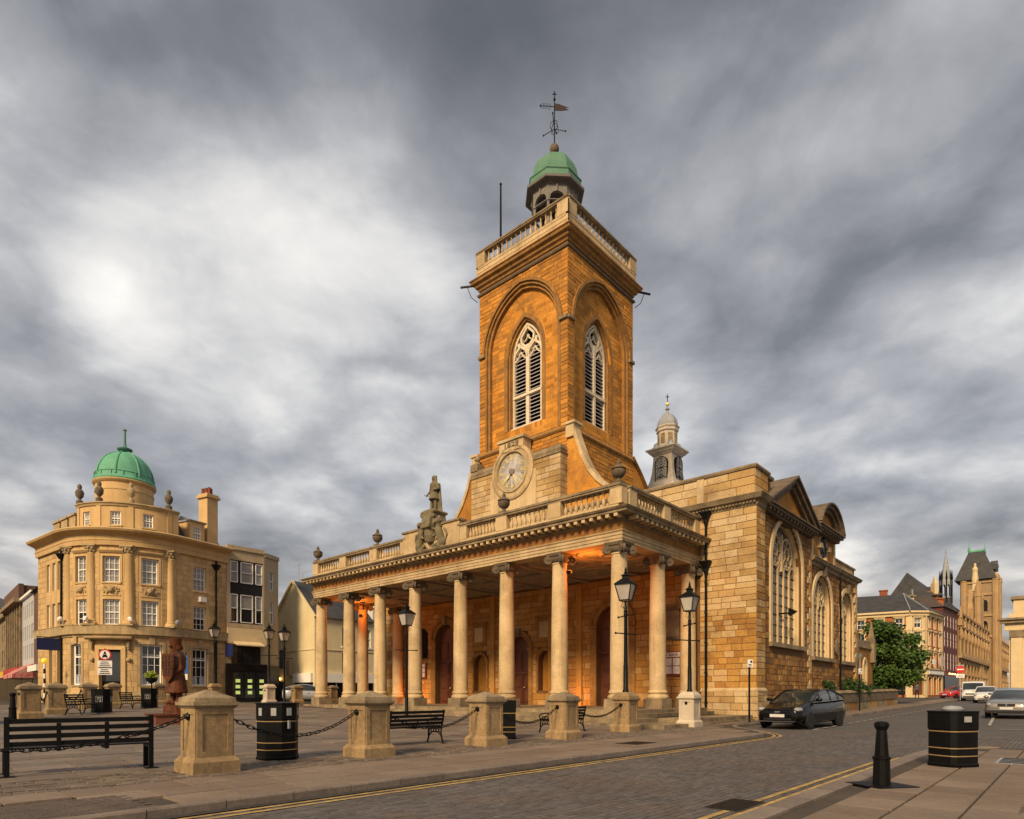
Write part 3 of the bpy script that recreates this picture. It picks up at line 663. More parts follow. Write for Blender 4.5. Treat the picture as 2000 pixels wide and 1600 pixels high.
m = MB(); m.sweep([(-.1,1.45),(.11,1.45),(.11,1.52),(.0,1.64),(-.1,1.64)], [(AWL, -.45), (AWL, -3.25), (8.0, -3.25)]); m.build('plinth_course', CREAM, church)
# --- south side
BS = -3.25; BI = -3.02
w1 = OP(9.4, 14.1, 3.95, 8.1, 'round', 2.35); w2 = OP(16.55, 20.25, 3.55, 6.75, 'round', 1.85); w3 = OP(22.3, 25.3, 3.5, 6.7, 'round', 1.5)
m = MB(); m.box(AWL+.02, 8.0, BS+.02, BS+.6, -.3, 10.4); m.build('corner_pier', IRON_JOINT, church)
masonry(church, Ps(BS+.02), courses(AWL, 8.0, 1.62, 10.36, [], (.27,.36), (.35,.8), random.Random(21)), MIX_BLOCK, .022, individual=30, seed=22)
masonry(church, Ps(BS-.07), courses(AWL-.08, 8.05, -.1, 1.5, [], (.3,.4), (.4,.7), random.Random(23)), CREAM_BLOCK, .014, seed=24)
m = MB(); wall(m, Ps(BI), 8.0, 15.75, -.3, 10.4, [w1], .45); m.build('south_wall', IRON_JOINT, church)
m = MB(); wall(m, Ps(BI+.12), 15.75, 26.2, -.3, 9.1, [w2, w3], .45); m.build('south_wall', IRON_JOINT, church)
masonry(church, Ps(BI), courses(8.0, 15.75, 1.0, 10.3, [w1], (.2,.34), (.3,.75), random.Random(25), .3), RUBBLE, .02, individual=90, seed=26, jit=.016)
masonry(church, Ps(BI+.12), courses(15.75, 26.2, 1.0, 9.05, [w2, w3], (.2,.34), (.3,.7), random.Random(27), .26), RUBBLE, .02, individual=25, seed=28, jit=.016)
m = MB(); m.box(8.0, 26.3, BI-.14, BI+.2, -.3, 1.0); m.prism([(BI-.14,1.0),(BI+.2,1.0),(BI+.2,1.14)], 'x', 8.0, 26.3); m.build('plinth', CREAM, church)
for a, b0 in ((15.75, BI-.06), (26.1, BI-.02)):      # quoins
    z = 1.15; k = 0; qm = MB()
    while z < 8.9:
        w = .62 if k % 2 else .36; m = MB(); m.box(a-w, a, b0, b0+.4, z, z+.33); m.build('quoin', CREAM_BLOCK if k % 3 else MIX_BLOCK, church); z += .345; k += 1
WINST = mat('window_stone', (.62,.48,.29), (.54,.40,.22), rough=.88, scale=1.5, fine=.1, streak=.12)
def church_window(o, P, off, lights, matl=CREAM, rose=True, sur=.28):
    m = MB(); fill(m, P, o, off+.06, e=-.1); wn_ = m.build('window', GLASS_LEAD, church)
    m = MB(); ring(m, P, o, -.16, .0, off+.1, off-.1); ring(m, P, o, -.07, .02, off-.08, off-.22); ring(m, P, o, 0, sur, .04, -.09); m.build('window_surround', matl, wn_)
    sa, sb, za, zb, kind, rise = o; a0, b0 = sa+.16, sb-.16; w = b0-a0
    for i in range(1, lights):
        s = a0+w*i/lights; m = MB(); top = otop(o, s)-.35 if not rose else min(otop(o, s)-.4, zb+rise*(.02 if i % 2 else -.1))
        m.bar(pt(P, s, off+.0, za), pt(P, s, off+.0, top), .10, .1); m.build('mullion', matl, wn_)
    m = MB()
    for i in range(lights):                      # small arched heads
        s0 = a0+w*i/lights; s1 = a0+w*(i+1)/lights; h = (s1-s0)/2; zz = zb-.35
        poly_bars(m, P, [(s0+h-h*cos(pi*k/6), zz+h*1.3*sin(pi*k/6)) for k in range(7)], off, .07, .09)
    if rose:
        for q in (.3, .7):
            c = a0+w*q; r = w*.19; zc = zb+rise*.36; poly_bars(m, P, [(c+r*cos(2*pi*k/14), zc+r*sin(2*pi*k/14)) for k in range(15)], off, .08, .1)
            poly_bars(m, P, [(c+r*.4*cos(2*pi*k/8), zc+r*.4*sin(2*pi*k/8)) for k in range(9)], off-.03, .04, .08)
            for k in range(8): poly_bars(m, P, [(c+r*.4*cos(2*pi*k/8), zc+r*.4*sin(2*pi*k/8)), (c+r*cos(2*pi*k/8), zc+r*sin(2*pi*k/8))], off-.02, .03, .06)
        poly_bars(m, P, [((a0+b0)/2, zb-.2), ((a0+b0)/2, zb+rise*.75)], off-.03, .1, .16)
    m.build('tracery', matl, wn_)
    m = MB()                                     # saddle bars across the glass
    z = za+.5
    while z < zb: poly_bars(m, P, [(a0, z), (b0, z)], off+.03, .025, .03); z += .55
    m.build('saddle_bar', BLACKMATT, wn_)
    m = MB(); x0, y0 = P(sa-.25, 0); m.box(sa-.3, sb+.3, y0-.2, y0+.3, za-.2, za+.02) if P(0,1)[1] != P(0,0)[1] else m.box(x0-.2, x0+.3, sa-.3, sb+.3, za-.2, za+.02)
    m.build('sill', WEATHER, wn_)
    mid = (sa+sb)/2; t = otop(o, mid); m = MB(); x0, y0 = P(mid, 0); m.box(mid-.16, mid+.16, y0-.28, y0+.1, t-.1, t+.5); m.build('keystone', SOOT, wn_)
church_window(w1, Ps(BI), .34, 5, WINST); church_window(w2, Ps(BI+.12), .3, 4, WINST); church_window(w3, Ps(BI+.12), .3, 3, WINST)
# pediments
def pediment(a0, a1, z, rise, seg, name='pediment'):
    mid = (a0+a1)/2; n = 16 if seg else 2
    if seg:
        h = (a1-a0)/2; R = (h*h+rise*rise)/(2*rise); arc = [(mid-h+2*h*i/n, z-(R-rise)+sqrt(max(0, R*R-(-h+2*h*i/n)**2))) for i in range(n+1)]
    else: arc = [(a0, z), (mid, z+rise), (a1, z)]
    m = MB(); m.prism([(x, zz-.05) for x, zz in arc], 'y', BI-.08, BI+.8); t = m.build(name, IRON, church)
    m = MB()
    for (x0, z0), (x1, z1) in zip(arc, arc[1:]):
        d = hypot(x1-x0, z1-z0); nx, nz = -(z1-z0)/d, (x1-x0)/d; e = .08 if not seg else .0
        for lo, hi, pr in ((-.42, -.2, .3), (-.2, .02, .48), (.02, .12, .62)):
            m.prism([(x0+nx*lo-e, z0+nz*lo), (x1+nx*lo+e, z1+nz*lo), (x1+nx*hi+e, z1+nz*hi), (x0+nx*hi-e, z0+nz*hi)], 'y', BI-pr, BI+.9)
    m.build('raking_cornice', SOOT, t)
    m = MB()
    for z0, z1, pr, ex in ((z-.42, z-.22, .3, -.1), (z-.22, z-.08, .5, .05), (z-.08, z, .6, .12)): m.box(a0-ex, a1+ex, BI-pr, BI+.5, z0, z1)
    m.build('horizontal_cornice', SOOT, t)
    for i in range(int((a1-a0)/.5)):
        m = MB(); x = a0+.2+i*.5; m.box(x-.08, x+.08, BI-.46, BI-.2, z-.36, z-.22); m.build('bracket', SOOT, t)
    m = MB(); m.prism([(x, zz+.13) for x, zz in arc], 'y', BI+.86, BI+3.5); m.build('roof_behind', SLATE, t)
pediment(7.95, 15.65, 10.72, 2.05, False)
corn([(15.75, BI+.05), (26.2, BI+.05), (26.2, 4)], 9.35, k=.8)
ocu = (18.25, 10.25)
m = MB(); m.box(15.95, 20.75, BI+.05, BI+1.2, 9.3, 11.0); m.build('attic', IRON, church)
for a in (16.1, 20.6): m = MB(); m.box(a-.15, a+.15, BI-.02, BI+.2, 9.3, 11.0); m.build('pilaster', CREAM, church)
pediment(15.95, 20.75, 11.3, 1.45, True)
m = MB(); m.lathe([(.62,-.12),(.9,-.12),(.92,0),(.62,.0)], 22, (ocu[0], BI+.02, ocu[1]), M=Matrix.Rotation(pi/2, 3, 'X')); oc = m.build('round_window', CREAM, church)
m = MB(); m.lathe([(.001,.02),(.64,.02)], 22, (ocu[0], BI, ocu[1]), M=Matrix.Rotation(pi/2, 3, 'X')); m.build('pane', GLASS_LEAD, oc)
for k in range(4): m = MB(); an = pi/2*k+pi/4*0; m.bar((ocu[0]+.65*cos(an), BI-.06, ocu[1]+.65*sin(an)), (ocu[0]+1.05*cos(an), BI-.06, ocu[1]+1.05*sin(an)), .28, .22); m.build('keystone', CREAM, oc)
m = MB(); poly_bars(m, Ps(BI-.03), [(ocu[0]+.33*cos(2*pi*k/12), ocu[1]+.33*sin(2*pi*k/12)) for k in range(13)], 0, .06, .05)
for k in range(8): poly_bars(m, Ps(BI-.03), [(ocu[0]+.33*cos(pi*k/4), ocu[1]+.33*sin(pi*k/4)), (ocu[0]+.64*cos(pi*k/4), ocu[1]+.64*sin(pi*k/4))], 0, .05, .05)
m.build('tracery', BLACKMATT, oc)
m = MB(); sc_pts = [(20.75,9.3),(20.75,11.0)]+[(20.75+1.5*(1-cos(pi/2*t/8)), 11.0-1.5*sin(pi/2*t/8)) for t in range(1, 9)]+[(22.3,9.3)]
m.prism(sc_pts, 'y', BI+.2, BI+.55); m.build('scroll_buttress', IRON, church)
m = MB(); m.box(20.8, 26.2, BI+.2, BI+.55, 9.35, 10.05); m.box(25.75, 26.2, BI+.2, 6, 9.35, 10.05); m.build('parapet', MIX_BLOCK, church); m = MB(); m.box(20.7, 26.3, BI+.12, BI+.63, 10.05, 10.17); m.build('parapet_coping', WEATHER, church)
m = MB(); m.box(7.3, 26.1, BI+.7, 26.2, 9.0, 9.9); m.build('flat_roof', LEAD, church)
m = MB(); m.box(26.0, 26.2, BI+.15, 26.3, -.3, 9.3); m.box(7.0, 26.0, 26.3, 26.6, -.3, 10.2); m.build('rear_wall', RUBBLE, church)
# small carved panels, lamp and pipes on the south side
for a in (15.2, 21.3): m = MB(); m.lathe([(.02,-.1),(.26,-.1),(.3,0)], 12, (a, BI-.02, 4.4), M=Matrix.Rotation(pi/2, 3, 'X')); k0 = len(m.v); m.v = [(x, y, 4.4+(z-4.4)*1.9) for x, y, z in m.v]; m.build('carved_tablet', WEATHER, church, True)
def pipe(a, b, z0, z1, hoppers, m_=BLACK):
    m = MB(); m.tube([(a, b, z0), (a, b, z1)], .06, 8); p = m.build('drainpipe', m_, church)
    for z in hoppers: m = MB(); m.frus(a, b, z, z+.32, .2, .46); m.box(a-.26, a+.26, b-.26, b+.26, z+.32, z+.4); m.lathe([(.06,-.3),(.11,-.1),(.12,0)], 8, (a, b, z)); m.build('hopper', m_, p)
    z = z0+.6
    while z < z1: m = MB(); m.lathe([(.06,-.05),(.085,-.04),(.085,.04),(.06,.05)], 8, (a, b, z)); m.build('collar', m_, p); z += 1.5
pipe(AWL-.16, -.78, .3, 10.1, (7.55, 10.0)); pipe(21.6, BI-.1, 1.0, 8.9, ())
m = MB(); m.box(11.65, 11.73, BI-.3, BI+.4, 5.6, 5.68); m.prism([(BI-.5,5.72),(BI-.15,5.5),(BI-.15,5.9)], 'x', 11.5, 11.95); m.build('wall_floodlight', BLACKMATT, church)
# ================= tower =================
TA, TB, TW = 7.0, 7.97, 7.35
tA1, tB1 = TA+TW, TB+TW
TC = (TA+TW/2, TB+TW/2)
def tower_face(P, s0, s1, seed):
    mid = (s0+s1)/2
    big = OP(mid-3.12, mid+3.12, 17.45, 23.75, 'point', 3.55); win = OP(mid-1.45, mid+1.45, 18.4, 23.0, 'point', 2.35)
    m = MB(); wall(m, P, s0, s1, 8.8, 28.3, [big], .34); m.build('tower_wall', IRON_JOINT, church)
    m = MB(); P2 = lambda s, off: P(s, off+.34); wall(m, P2, big[0]+.002, big[1]-.002, 17.45, 27.5, [win], .12); m.build('tower_panel', IRON, church)
    masonry(church, P, courses(s0, s1, 9.2, 28.1, [big], (.2,.3), (.35,.85), random.Random(seed), .02), IRON, .014, seed=seed, jit=.012)
    pr = courses(big[0]+.05, big[1]-.05, 17.5, 27.2, [win], (.22,.3), (.4,.9), random.Random(seed+1), .3)
    pr = [r for r in pr if otop(big, r[0]) > r[3]+.02 and otop(big, r[1]) > r[3]+.02]
    masonry(church, P2, pr, IRON, .006, seed=seed+1, jit=.003)
    m = MB(); ring(m, P, big, -.3, .0, .36, .12); ring(m, P, big, -.12, .02, .13, -.02); ring(m, P, big, .04, .22, -.0, -.13, leg=False); m.build('arch_moulding', IRON_PALE, church)
    m = MB()
    for a_, b_ in ((s0, big[0]-.0), (big[1]+.0, s1)): x0, y0 = P(a_-.02, -.16); x1, y1 = P(b_+.02, .1); m.box(min(x0,x1), max(x0,x1), min(y0,y1), max(y0,y1), 23.7, 23.88)
    m.build('impost_string', WEATHER, church)
    # stepped jambs of the belfry window
    m = MB()
    for i, (e0, e1, o1) in enumerate(((.0, .28, .36), (-.13, .02, .5), (-.26, -.11, .64))): ring(m, P, win, e0, e1, o1+.16, o1-.04)
    m.build('window_jamb', IRON_PALE, church)
    inner = OP(win[0]+.26, win[1]-.26, win[2]+.15, win[3], 'point', win[5]-.3)
    m = MB(); fill(m, P, inner, 1.15, e=.1); wnd = m.build('belfry_window', DARK, church)
    C2 = mat('belfry_stone', (.68,.60,.46), (.58,.48,.33), rough=.85, scale=2, fine=.1)
    m = MB(); ring(m, P, inner, -.1, .05, .95, .6); x0, y0 = P(inner[0]-.15, .5); x1, y1 = P(inner[1]+.15, 1.0); m.box(min(x0,x1), max(x0,x1), min(y0,y1), max(y0,y1), inner[2]-.22, inner[2]); m.build('window_frame', C2, wnd)
    m = MB(); m.bar(pt(P, mid, .72, inner[2]), pt(P, mid, .72, inner[3]+.75), .19, .26); m.build('mullion', C2, wnd)
    zt = 20.55; m = MB(); m.bar(pt(P, inner[0], .7, zt), pt(P, inner[1], .7, zt), .16, .28); m.build('transom', C2, wnd)
    m = MB(); hw = (inner[1]-inner[0])/2; zs = inner[3]
    for sg in (-1, 1):                             # two cusped lights and the oval above
        c = mid+sg*hw/2; h = hw/2
        poly_bars(m, P, [(c-h, zs), (c-h*.75, zs+.42), (c, zs+.8), (c+h*.75, zs+.42), (c+h, zs)], .72, .15, .22)
        poly_bars(m, P, [(c-h*.8, zs-.1), (c-h*.35, zs+.1), (c-.02, zs+.42), (c+h*.35, zs+.1), (c+h*.8, zs-.1)], .72, .08, .14)
        poly_bars(m, P, [(mid+sg*.08, zs+.55), (mid+sg*hw*.42, zs+.95), (mid+sg*hw*.45, zs+1.3), (mid, zs+1.85)], .72, .14, .22)
        poly_bars(m, P, [(c+sg*h*.1, zs+.75), (c+sg*h*.3, zs+1.0)], .72, .2, .2)
    poly_bars(m, P, [(mid-.28, zs+1.0), (mid-.08, zs+1.15), (mid, zs+1.4), (mid+.08, zs+1.15), (mid+.28, zs+1.0)], .72, .07, .12)
    m.build('tracery', C2, wnd)
    z = inner[2]+.1; LV = mat('louvre_board', (.46,.43,.44), (.36,.33,.34), rough=.8, fine=.15)
    x0, y0 = P(0, 0); x1, y1 = P(0, 1); dx, dy = x1-x0, y1-y0
    while z < zs+.45:
        if abs(z-zt) > .12:
            for c in (mid-hw/2, mid+hw/2):
                m = MB(); w = hw-.2; A = [(c-w/2, .68, z), (c+w/2, .68, z), (c+w/2, 1.0, z+.19), (c-w/2, 1.0, z+.19)]
                v = [pt(P, s, o, q) for s, o, q in A]+[pt(P, s, o, q+.045) for s, o, q in A]
                m.add(v, [(0,1,2,3),(4,5,6,7),(0,1,5,4),(1,2,6,5),(2,3,7,6),(3,0,4,7)]); m.build('louvre', LV, wnd)
        z += .235
tower_face(Pw(TA), TB, tB1, 40); tower_face(Ps(TB), TA, tA1, 44)
m = MB(); m.box(TA+.4, tA1, tB1-.4, tB1, 8.8, 28.3); m.box(tA1-.4, tA1, TB+.4, tB1-.4, 8.8, 28.3); m.build('tower_wall', IRON, church)
SQ = [(TA, tB1), (TA, TB), (tA1, TB), (tA1, tB1)]
def tband(prof, name, m_): m = MB(); m.sweep(prof, SQ, closed=True); return m.build(name, m_, church)
tband([(-.1,17.05),(.06,17.05),(.14,17.15),(.14,17.22),(.0,17.42),(-.1,17.42)], 'string_course', IRON_PALE)
tband([(-.1,27.92),(.1,27.94),(.14,28.02),(.1,28.1),(-.1,28.14)], 'string_course', SOOT)
tband([(-.1,28.28),(.06,28.3),(.1,28.42),(.22,28.5),(.26,28.64),(.42,28.72),(.46,28.86),(.52,28.9),(.5,28.98),(.14,29.2),(-.1,29.2)], 'tower_cornice', IRON_PALE)
tband([(-.3,29.15),(.13,29.15),(.13,29.42),(.16,29.45),(.16,29.74),(-.3,29.74)], 'blocking_course', CREAM)
m = MB(); m.box(TA, tA1, TB, tB1, 28.9, 29.6); m.build('tower_roof', LEAD, church)
for l0, l1 in (((TA, tB1), (TA, TB)), ((TA, TB), (tA1, TB)), ((tA1, TB), (tA1, tB1)), ((tA1, tB1), (TA, tB1))):
    balustrade(29.7, (l0, l1), [.25, TW-.25], .8, 15, hs=1.2, plinth=.16, thick=.15)
# floodlight brackets at two corners, lightning conductor, flagpole
for c, d in (((TA-.1, tB1+.1), (-.45, .75)), ((tA1+.1, TB-.1), (.75, -.45))):
    m = MB(); p0 = (c[0], c[1], 28.75); p1 = (c[0]+d[0]*1.35, c[1]+d[1]*1.35, 28.75); m.bar(p0, p1, .1); br = m.build('bracket', BLACKMATT, church)
    m = MB(); m.tube([(p1[0]*.6+p0[0]*.4, p1[1]*.6+p0[1]*.4, 28.7), (c[0]+d[0]*.5, c[1]+d[1]*.5, 28.0), (c[0], c[1], 27.6)], .025, 5); m.build('cable', BLACKMATT, br)
m = MB(); m.tube([(8.3, 14.6, 29.6), (8.3, 14.6, 35.9)], [.09, .06], 8); m.ball((8.3, 14.6, 35.95), .09, 8, 6); m.build('flagpole', BLACKMATT, church)
m = MB(); m.bar((TA-.25, TB-.25, 28.6), (TA-.25, TB-.25, 30.5), .05); m.build('lightning_rod', BLACKMATT, church)
# clock wall
CA = 6.3; cb0, cb1 = 7.97, 15.4; cc = (cb0+cb1)/2; CK = (cc, 15.2)
m = MB(); m.box(CA, TA+.01, cb0, cb1, 9.0, 15.85); m.build('clock_wall', IRON_JOINT, church)
cko = [OP(CK[0]-1.55, CK[0]+1.55, 9.1, 15.0, 'round', 1.55)]
masonry(church, Pw(CA), courses(cb0, cb1, 9.3, 15.55, cko, (.3,.4), (.5,1.2), random.Random(51), .0), CREAM_BLOCK, .014, seed=52)
masonry(church, Ps(cb0), courses(CA, TA, 9.3, 15.55, [], (.3,.4), (.3,.7), random.Random(53)), CREAM_BLOCK, .012, seed=54)
m = MB(); m.sweep([(-.1,15.52),(.08,15.52),(.08,15.6),(.0,15.64),(.04,15.8),(.0,15.95),(-.3,16.05),(-.5,16.05)], [(TA, cb1), (CA, cb1), (CA, cb0), (TA, cb0)]); m.box(CA, TA, cb0, cb1, 15.8, 16.02); m.build('clock_wall_coping', WEATHER, church)
for b in (CK[0]-1.72, CK[0]+1.72): m = MB(); m.box(CA-.07, CA+.02, b-.17, b+.17, 9.1, 15.0); m.build('clock_pilaster', CREAM, church)
m = MB(); m.box(CA-.05, CA+.02, CK[0]-1.55, CK[0]+1.55, 9.1, 15.0); m.build('clock_panel', CREAM, church)
RX = Matrix.Rotation(-pi/2, 3, 'Y')
m = MB(); m.lathe([(.001,-.25),(1.7,-.25),(1.72,.12),(1.62,.2),(1.5,.2),(1.46,.14),(1.32,.14),(1.28,.22),(1.2,.22),(1.16,.06),(.001,.06)], 48, (CA, CK[0], CK[1]), M=RX); clock = m.build('clock', CREAM, church, True)
m = MB(); m.lathe([(.001,.085),(1.15,.085)], 48, (CA, CK[0], CK[1]), M=RX); m.build('dial', mat('clock_dial', (.47,.44,.44), (.53,.50,.48), rough=.6, fine=.06), clock)
def ckp(r, ang, off=.1): return (CA-off, CK[0]-r*sin(ang), CK[1]+r*cos(ang))      # clockwise as seen from the west
ROMAN = ['XII','I','II','III','IV','V','VI','VII','VIII','IX','X','XI']
for h in range(12):
    an = 2*pi*h/12; m = MB(); t = ROMAN[h]; n = len(t); w = .085
    for i, ch in enumerate(t):
        o = (i-(n-1)/2)*w*1.15; e = o/.9
        if ch == 'I': m.bar(ckp(.76, an+e), ckp(1.0, an+e), .035, .02)
        elif ch == 'V': m.bar(ckp(.76, an+e), ckp(1.0, an+e-.035), .035, .02); m.bar(ckp(.76, an+e), ckp(1.0, an+e+.035), .028, .02)
        else: m.bar(ckp(.76, an+e-.045), ckp(1.0, an+e+.04), .038, .02); m.bar(ckp(.76, an+e+.045), ckp(1.0, an+e-.04), .028, .02)
    m.bar(ckp(.755, an-n*.05), ckp(.755, an+n*.05), .02, .02); m.bar(ckp(1.0, an-n*.05), ckp(1.0, an+n*.05), .02, .02)
    m.build('numeral', GOLD, clock)
m = MB()
for i in range(60): an = 2*pi*i/60; m.bar(ckp(1.05, an), ckp(1.12, an), .03, .02)
m.build('minute_marks', GOLD, clock)
m = MB(); an = 2*pi*(25/60); m.bar(ckp(-.25, an, .15), ckp(.62, an, .15), .06, .02); m.prism([(-.07,.55),(.07,.55),(0,1.0)], 'x', 0, .02)
k = len(m.v)-6
for i in range(k, k+6): x, y, z = m.v[i]; m.v[i] = (CA-.16+x, CK[0]-(z*sin(an)+y*cos(an)), CK[1]+z*cos(an)-y*sin(an))
m.build('minute_hand', GOLD, clock)
m = MB(); an = 2*pi*(7.42/12); m.bar(ckp(-.2, an, .17), ckp(.4, an, .17), .07, .02); m.prism([(-.1,.35),(.1,.35),(0,.72)], 'x', 0, .02)
k = len(m.v)-6
for i in range(k, k+6): x, y, z = m.v[i]; m.v[i] = (CA-.18+x, CK[0]-(z*sin(an)+y*cos(an)), CK[1]+z*cos(an)-y*sin(an))
m.build('hour_hand', GOLD, clock)
m = MB(); m.lathe([(.2,.1),(.2,.19),(.1,.22)], 16, (CA, CK[0], CK[1]), M=RX); m.build('boss', mat('dial_boss', (.2,.15,.14), rough=.6), clock)
m = MB(); m.prism([(CK[0]-1.0,16.5),(CK[0]+1.0,16.5),(CK[0]+1.0,17.1),(CK[0]-1.0,17.1)], 'x', CA-.2, CA+.55); m.box(CA-.3, CA+.55, CK[0]-1.12, CK[0]+1.12, 17.1, 17.26); dt = m.build('date_tablet', CREAM, church)
text_obj('1829', .42, 1.15, SOOT, church, (CA-.205, CK[0], 16.84), (pi/2, 0, -pi/2), 'date', ext=.02)
# curved wing walls and their copings
cv = [(7.97,17.0),(7.62,17.0),(7.3,16.15),(6.95,15.2),(6.45,14.25),(5.9,13.55),(5.3,13.05),(4.6,12.65),(3.9,12.45)]
for mir in (0, 1):
    f = (lambda b: b) if not mir else (lambda b: TB+tB1-b)
    m = MB(); m.prism([(f(b), z) for b, z in cv]+[(f(3.9), 9.0), (f(7.97), 9.0)], 'x', 6.95, 7.35); wg = m.build('wing_wall', IRON, church)
    m = MB(); m.sweep([(-.24,0),(.24,0),(.24,.01)], [(0,0),(1,0)]) if False else None
    pts = cv[1:]
    for (b0, z0), (b1, z1) in zip(pts, pts[1:]):
        d = hypot(b1-b0, z1-z0); nx, nz = (z0-z1)/d*-1, (b1-b0)/d
        if nz < 0 or True: nx, nz = -(z1-z0)/d, (b1-b0)/d
        if nx > 0: nx, nz = -nx, -nz
        m.prism([(f(b0-nx*.02), z0-nz*.02), (f(b1-nx*.02), z1-nz*.02), (f(b1+nx*.2), z1+nz*.2), (f(b0+nx*.2), z0+nz*.2)], 'x', 6.85, 7.47)
    m.build('coping', CREAM, wg)
    m = MB(); m.box(6.82, 7.5, min(f(7.4), f(8.0)), max(f(7.4), f(8.0)), 16.5, 17.25); m.box(6.74, 7.58, min(f(7.3), f(8.02)), max(f(7.3), f(8.02)), 17.25, 17.4); m.build('scroll_top', CREAM, wg)
m = MB(); m.box(CA-.05, CA+.6, cb1-.6, cb1+.05, 16.02, 16.5); m.lathe([(.22,0),(.2,.1),(.1,.2),(.2,.35),(.16,.5),(.06,.65)], 10, (CA+.28, cb1-.28, 16.5)); m.build('finial', WEATHER, church, True)
# tiled foot at the tower's south-east corner
m = MB(); m.prism([(14.2,17.3),(15.2,16.5),(16.2,15.5),(17.4,13.8),(17.4,9),(14.2,9)], 'y', TB+.02, TB+2.4); m.build('buttress', IRON, church)
for i in range(16):
    t = i/16; P_ = [(14.2,17.3),(15.2,16.5),(16.2,15.5),(17.4,13.8)]; q = t*3; k = int(q); u_ = q-k; x = P_[k][0]*(1-u_)+P_[k+1][0]*u_; z = P_[k][1]*(1-u_)+P_[k+1][1]*u_
    m = MB(); m.obox((x+.12, TB+1.1, z), (.34, 2.6, .07), M=Matrix.Rotation(.75, 3, 'Y')); m.build('tile_course', IRON_PALE, church)
# ================= cupola =================
cx, cy = TC[0]-.12, TC[1]+.1
def octp(prof, name, m_, parent=church, c=(cx, cy, 0)): m = MB(); m.lathe(prof, 8, c, phase=pi/8); return m.build(name, m_, parent)
octp([(1.75,29.5),(1.75,31.4),(1.65,31.4),(1.65,31.5)], 'cupola_base', LEAD)
CUP = mat('cupola_lead_columns', (.24,.22,.20), (.15,.135,.12), rough=.75, fine=.15, streak=.4)
octp([(.35,31.4),(.35,34.6)], 'cupola_core', DARK)
for k in range(8):
    an = pi/8+k*pi/4; x, y = cx+1.5*cos(an), cy+1.5*sin(an)
    m = MB(); m.lathe([(.2,31.5),(.2,31.65),(.12,31.7),(.1,33.5),(.15,33.55),(.15,33.68)], 10, (x, y, 0)); m.build('cupola_column', CUP, church, True)
    am = k*pi/4; R_ = 1.5*cos(pi/8); hw = 1.5*sin(pi/8)
    Pk = lambda s, off, am=am: (cx+(R_+.1-off)*cos(am)-s*sin(am), cy+(R_+.1-off)*sin(am)+s*cos(am))
    m = MB(); o = OP(-hw+.09, hw-.09, 33.6, 33.72, 'round', hw-.12); wall(m, Pk, -hw-.06, hw+.06, 33.65, 34.66, [o], .2); m.bar(pt(Pk, 0, -.02, 33.72+hw-.16), pt(Pk, 0, -.02, 34.6), .12, .1); m.build('cupola_arch', CUP, church)
octp([(1.2,34.58),(1.62,34.58),(1.7,34.66),(2.0,34.74),(2.06,34.78),(2.06,34.95),(1.98,35.0),(1.8,35.1)], 'cupola_cornice', mat('cupola_lead', (.11,.10,.095), (.15,.135,.12), rough=.7, fine=.15))
octp([(1.84,35.0),(1.86,35.1),(1.82,35.45),(1.88,35.52),(1.84,35.6),(1.66,35.66),(1.62,35.95),(1.52,36.4),(1.32,36.85),(1.02,37.15),(.65,37.38),(.3,37.48),(.2,37.58)], 'cupola_dome', mat('verdigris_dull', (.075,.19,.125), (.11,.225,.155), rough=.75, scale=1.5, fine=.15, streak=.35))
m = MB(); m.lathe([(.3,37.44),(.16,37.58),(.2,37.7),(.12,37.82)], 10, (cx, cy, 0)); m.ball((cx, cy, 38.12), .33, 14, 10, (.95,.95,1.1)); m.build('ball_finial', SOOT, church, True)
m = MB(); m.tube([(cx, cy, 38.35), (cx, cy, 42.0)], [.045, .03], 6); vane = m.build('weather_vane', BLACK, church)
m = MB()
for k in range(4):
    a = k*pi/2+.5; m.tube([(cx, cy, 39.5), (cx+.75*cos(a), cy+.75*sin(a), 39.9-(k % 2)*.7)], .025, 5); m.ball((cx+.75*cos(a), cy+.75*sin(a), 39.9-(k % 2)*.7), .06, 6, 4)
    a += pi/4; m.tube([(cx+.12*cos(a), cy+.12*sin(a), 39.2), (cx+.34*cos(a), cy+.34*sin(a), 39.45), (cx+.3*cos(a), cy+.3*sin(a), 39.8), (cx+.1*cos(a), cy+.1*sin(a), 40.0)], .022, 5)
m.build('compass_scroll', BLACK, vane)
vx, vy = .72, -.69
m = MB(); m.tube([(cx-vx*.95, cy-vy*.95, 41.0), (cx, cy, 41.0)], .025, 5); m.ball((cx-vx*.95, cy-vy*.95, 41.0), .07, 6, 4)
for s_ in (.35, .6, .8):
    for q in (-1, 1): m.tube([(cx-vx*(s_-.12), cy-vy*(s_-.12), 41.0), (cx-vx*s_, cy-vy*s_, 41.0+q*.2), (cx-vx*(s_+.1), cy-vy*(s_+.1), 41.0+q*.1)], .014, 4)
m.build('pointer', BLACK, vane)
m = MB(); fl = [(.02,41.22),(.3,41.2),(.55,41.12),(.98,41.0),(.7,40.98),(.98,40.85),(.5,40.76),(.02,40.74)]
m.add([(cx+vx*s_+vy*d, cy+vy*s_-vx*d, z) for d in (-.012, .012) for s_, z in fl], [tuple(range(8)), tuple(range(15, 7, -1))]+[(i, (i+1) % 8, 8+(i+1) % 8, 8+i) for i in range(8)]); m.build('banner', mat('rusty_banner', (.022,.014,.011), (.035,.02,.015), rough=.7), vane)
m = MB(); m.bar((cx, cy, 41.4), (cx, cy, 42.02), .04); m.ball((cx, cy, 41.5), .09, 8, 6); m.bar((cx-vx*.13, cy-vy*.13, 41.85), (cx+vx*.13, cy+vy*.13, 41.85), .05); m.ball((cx, cy, 42.0), .05, 6, 4); m.build('cross', BLACK, vane)
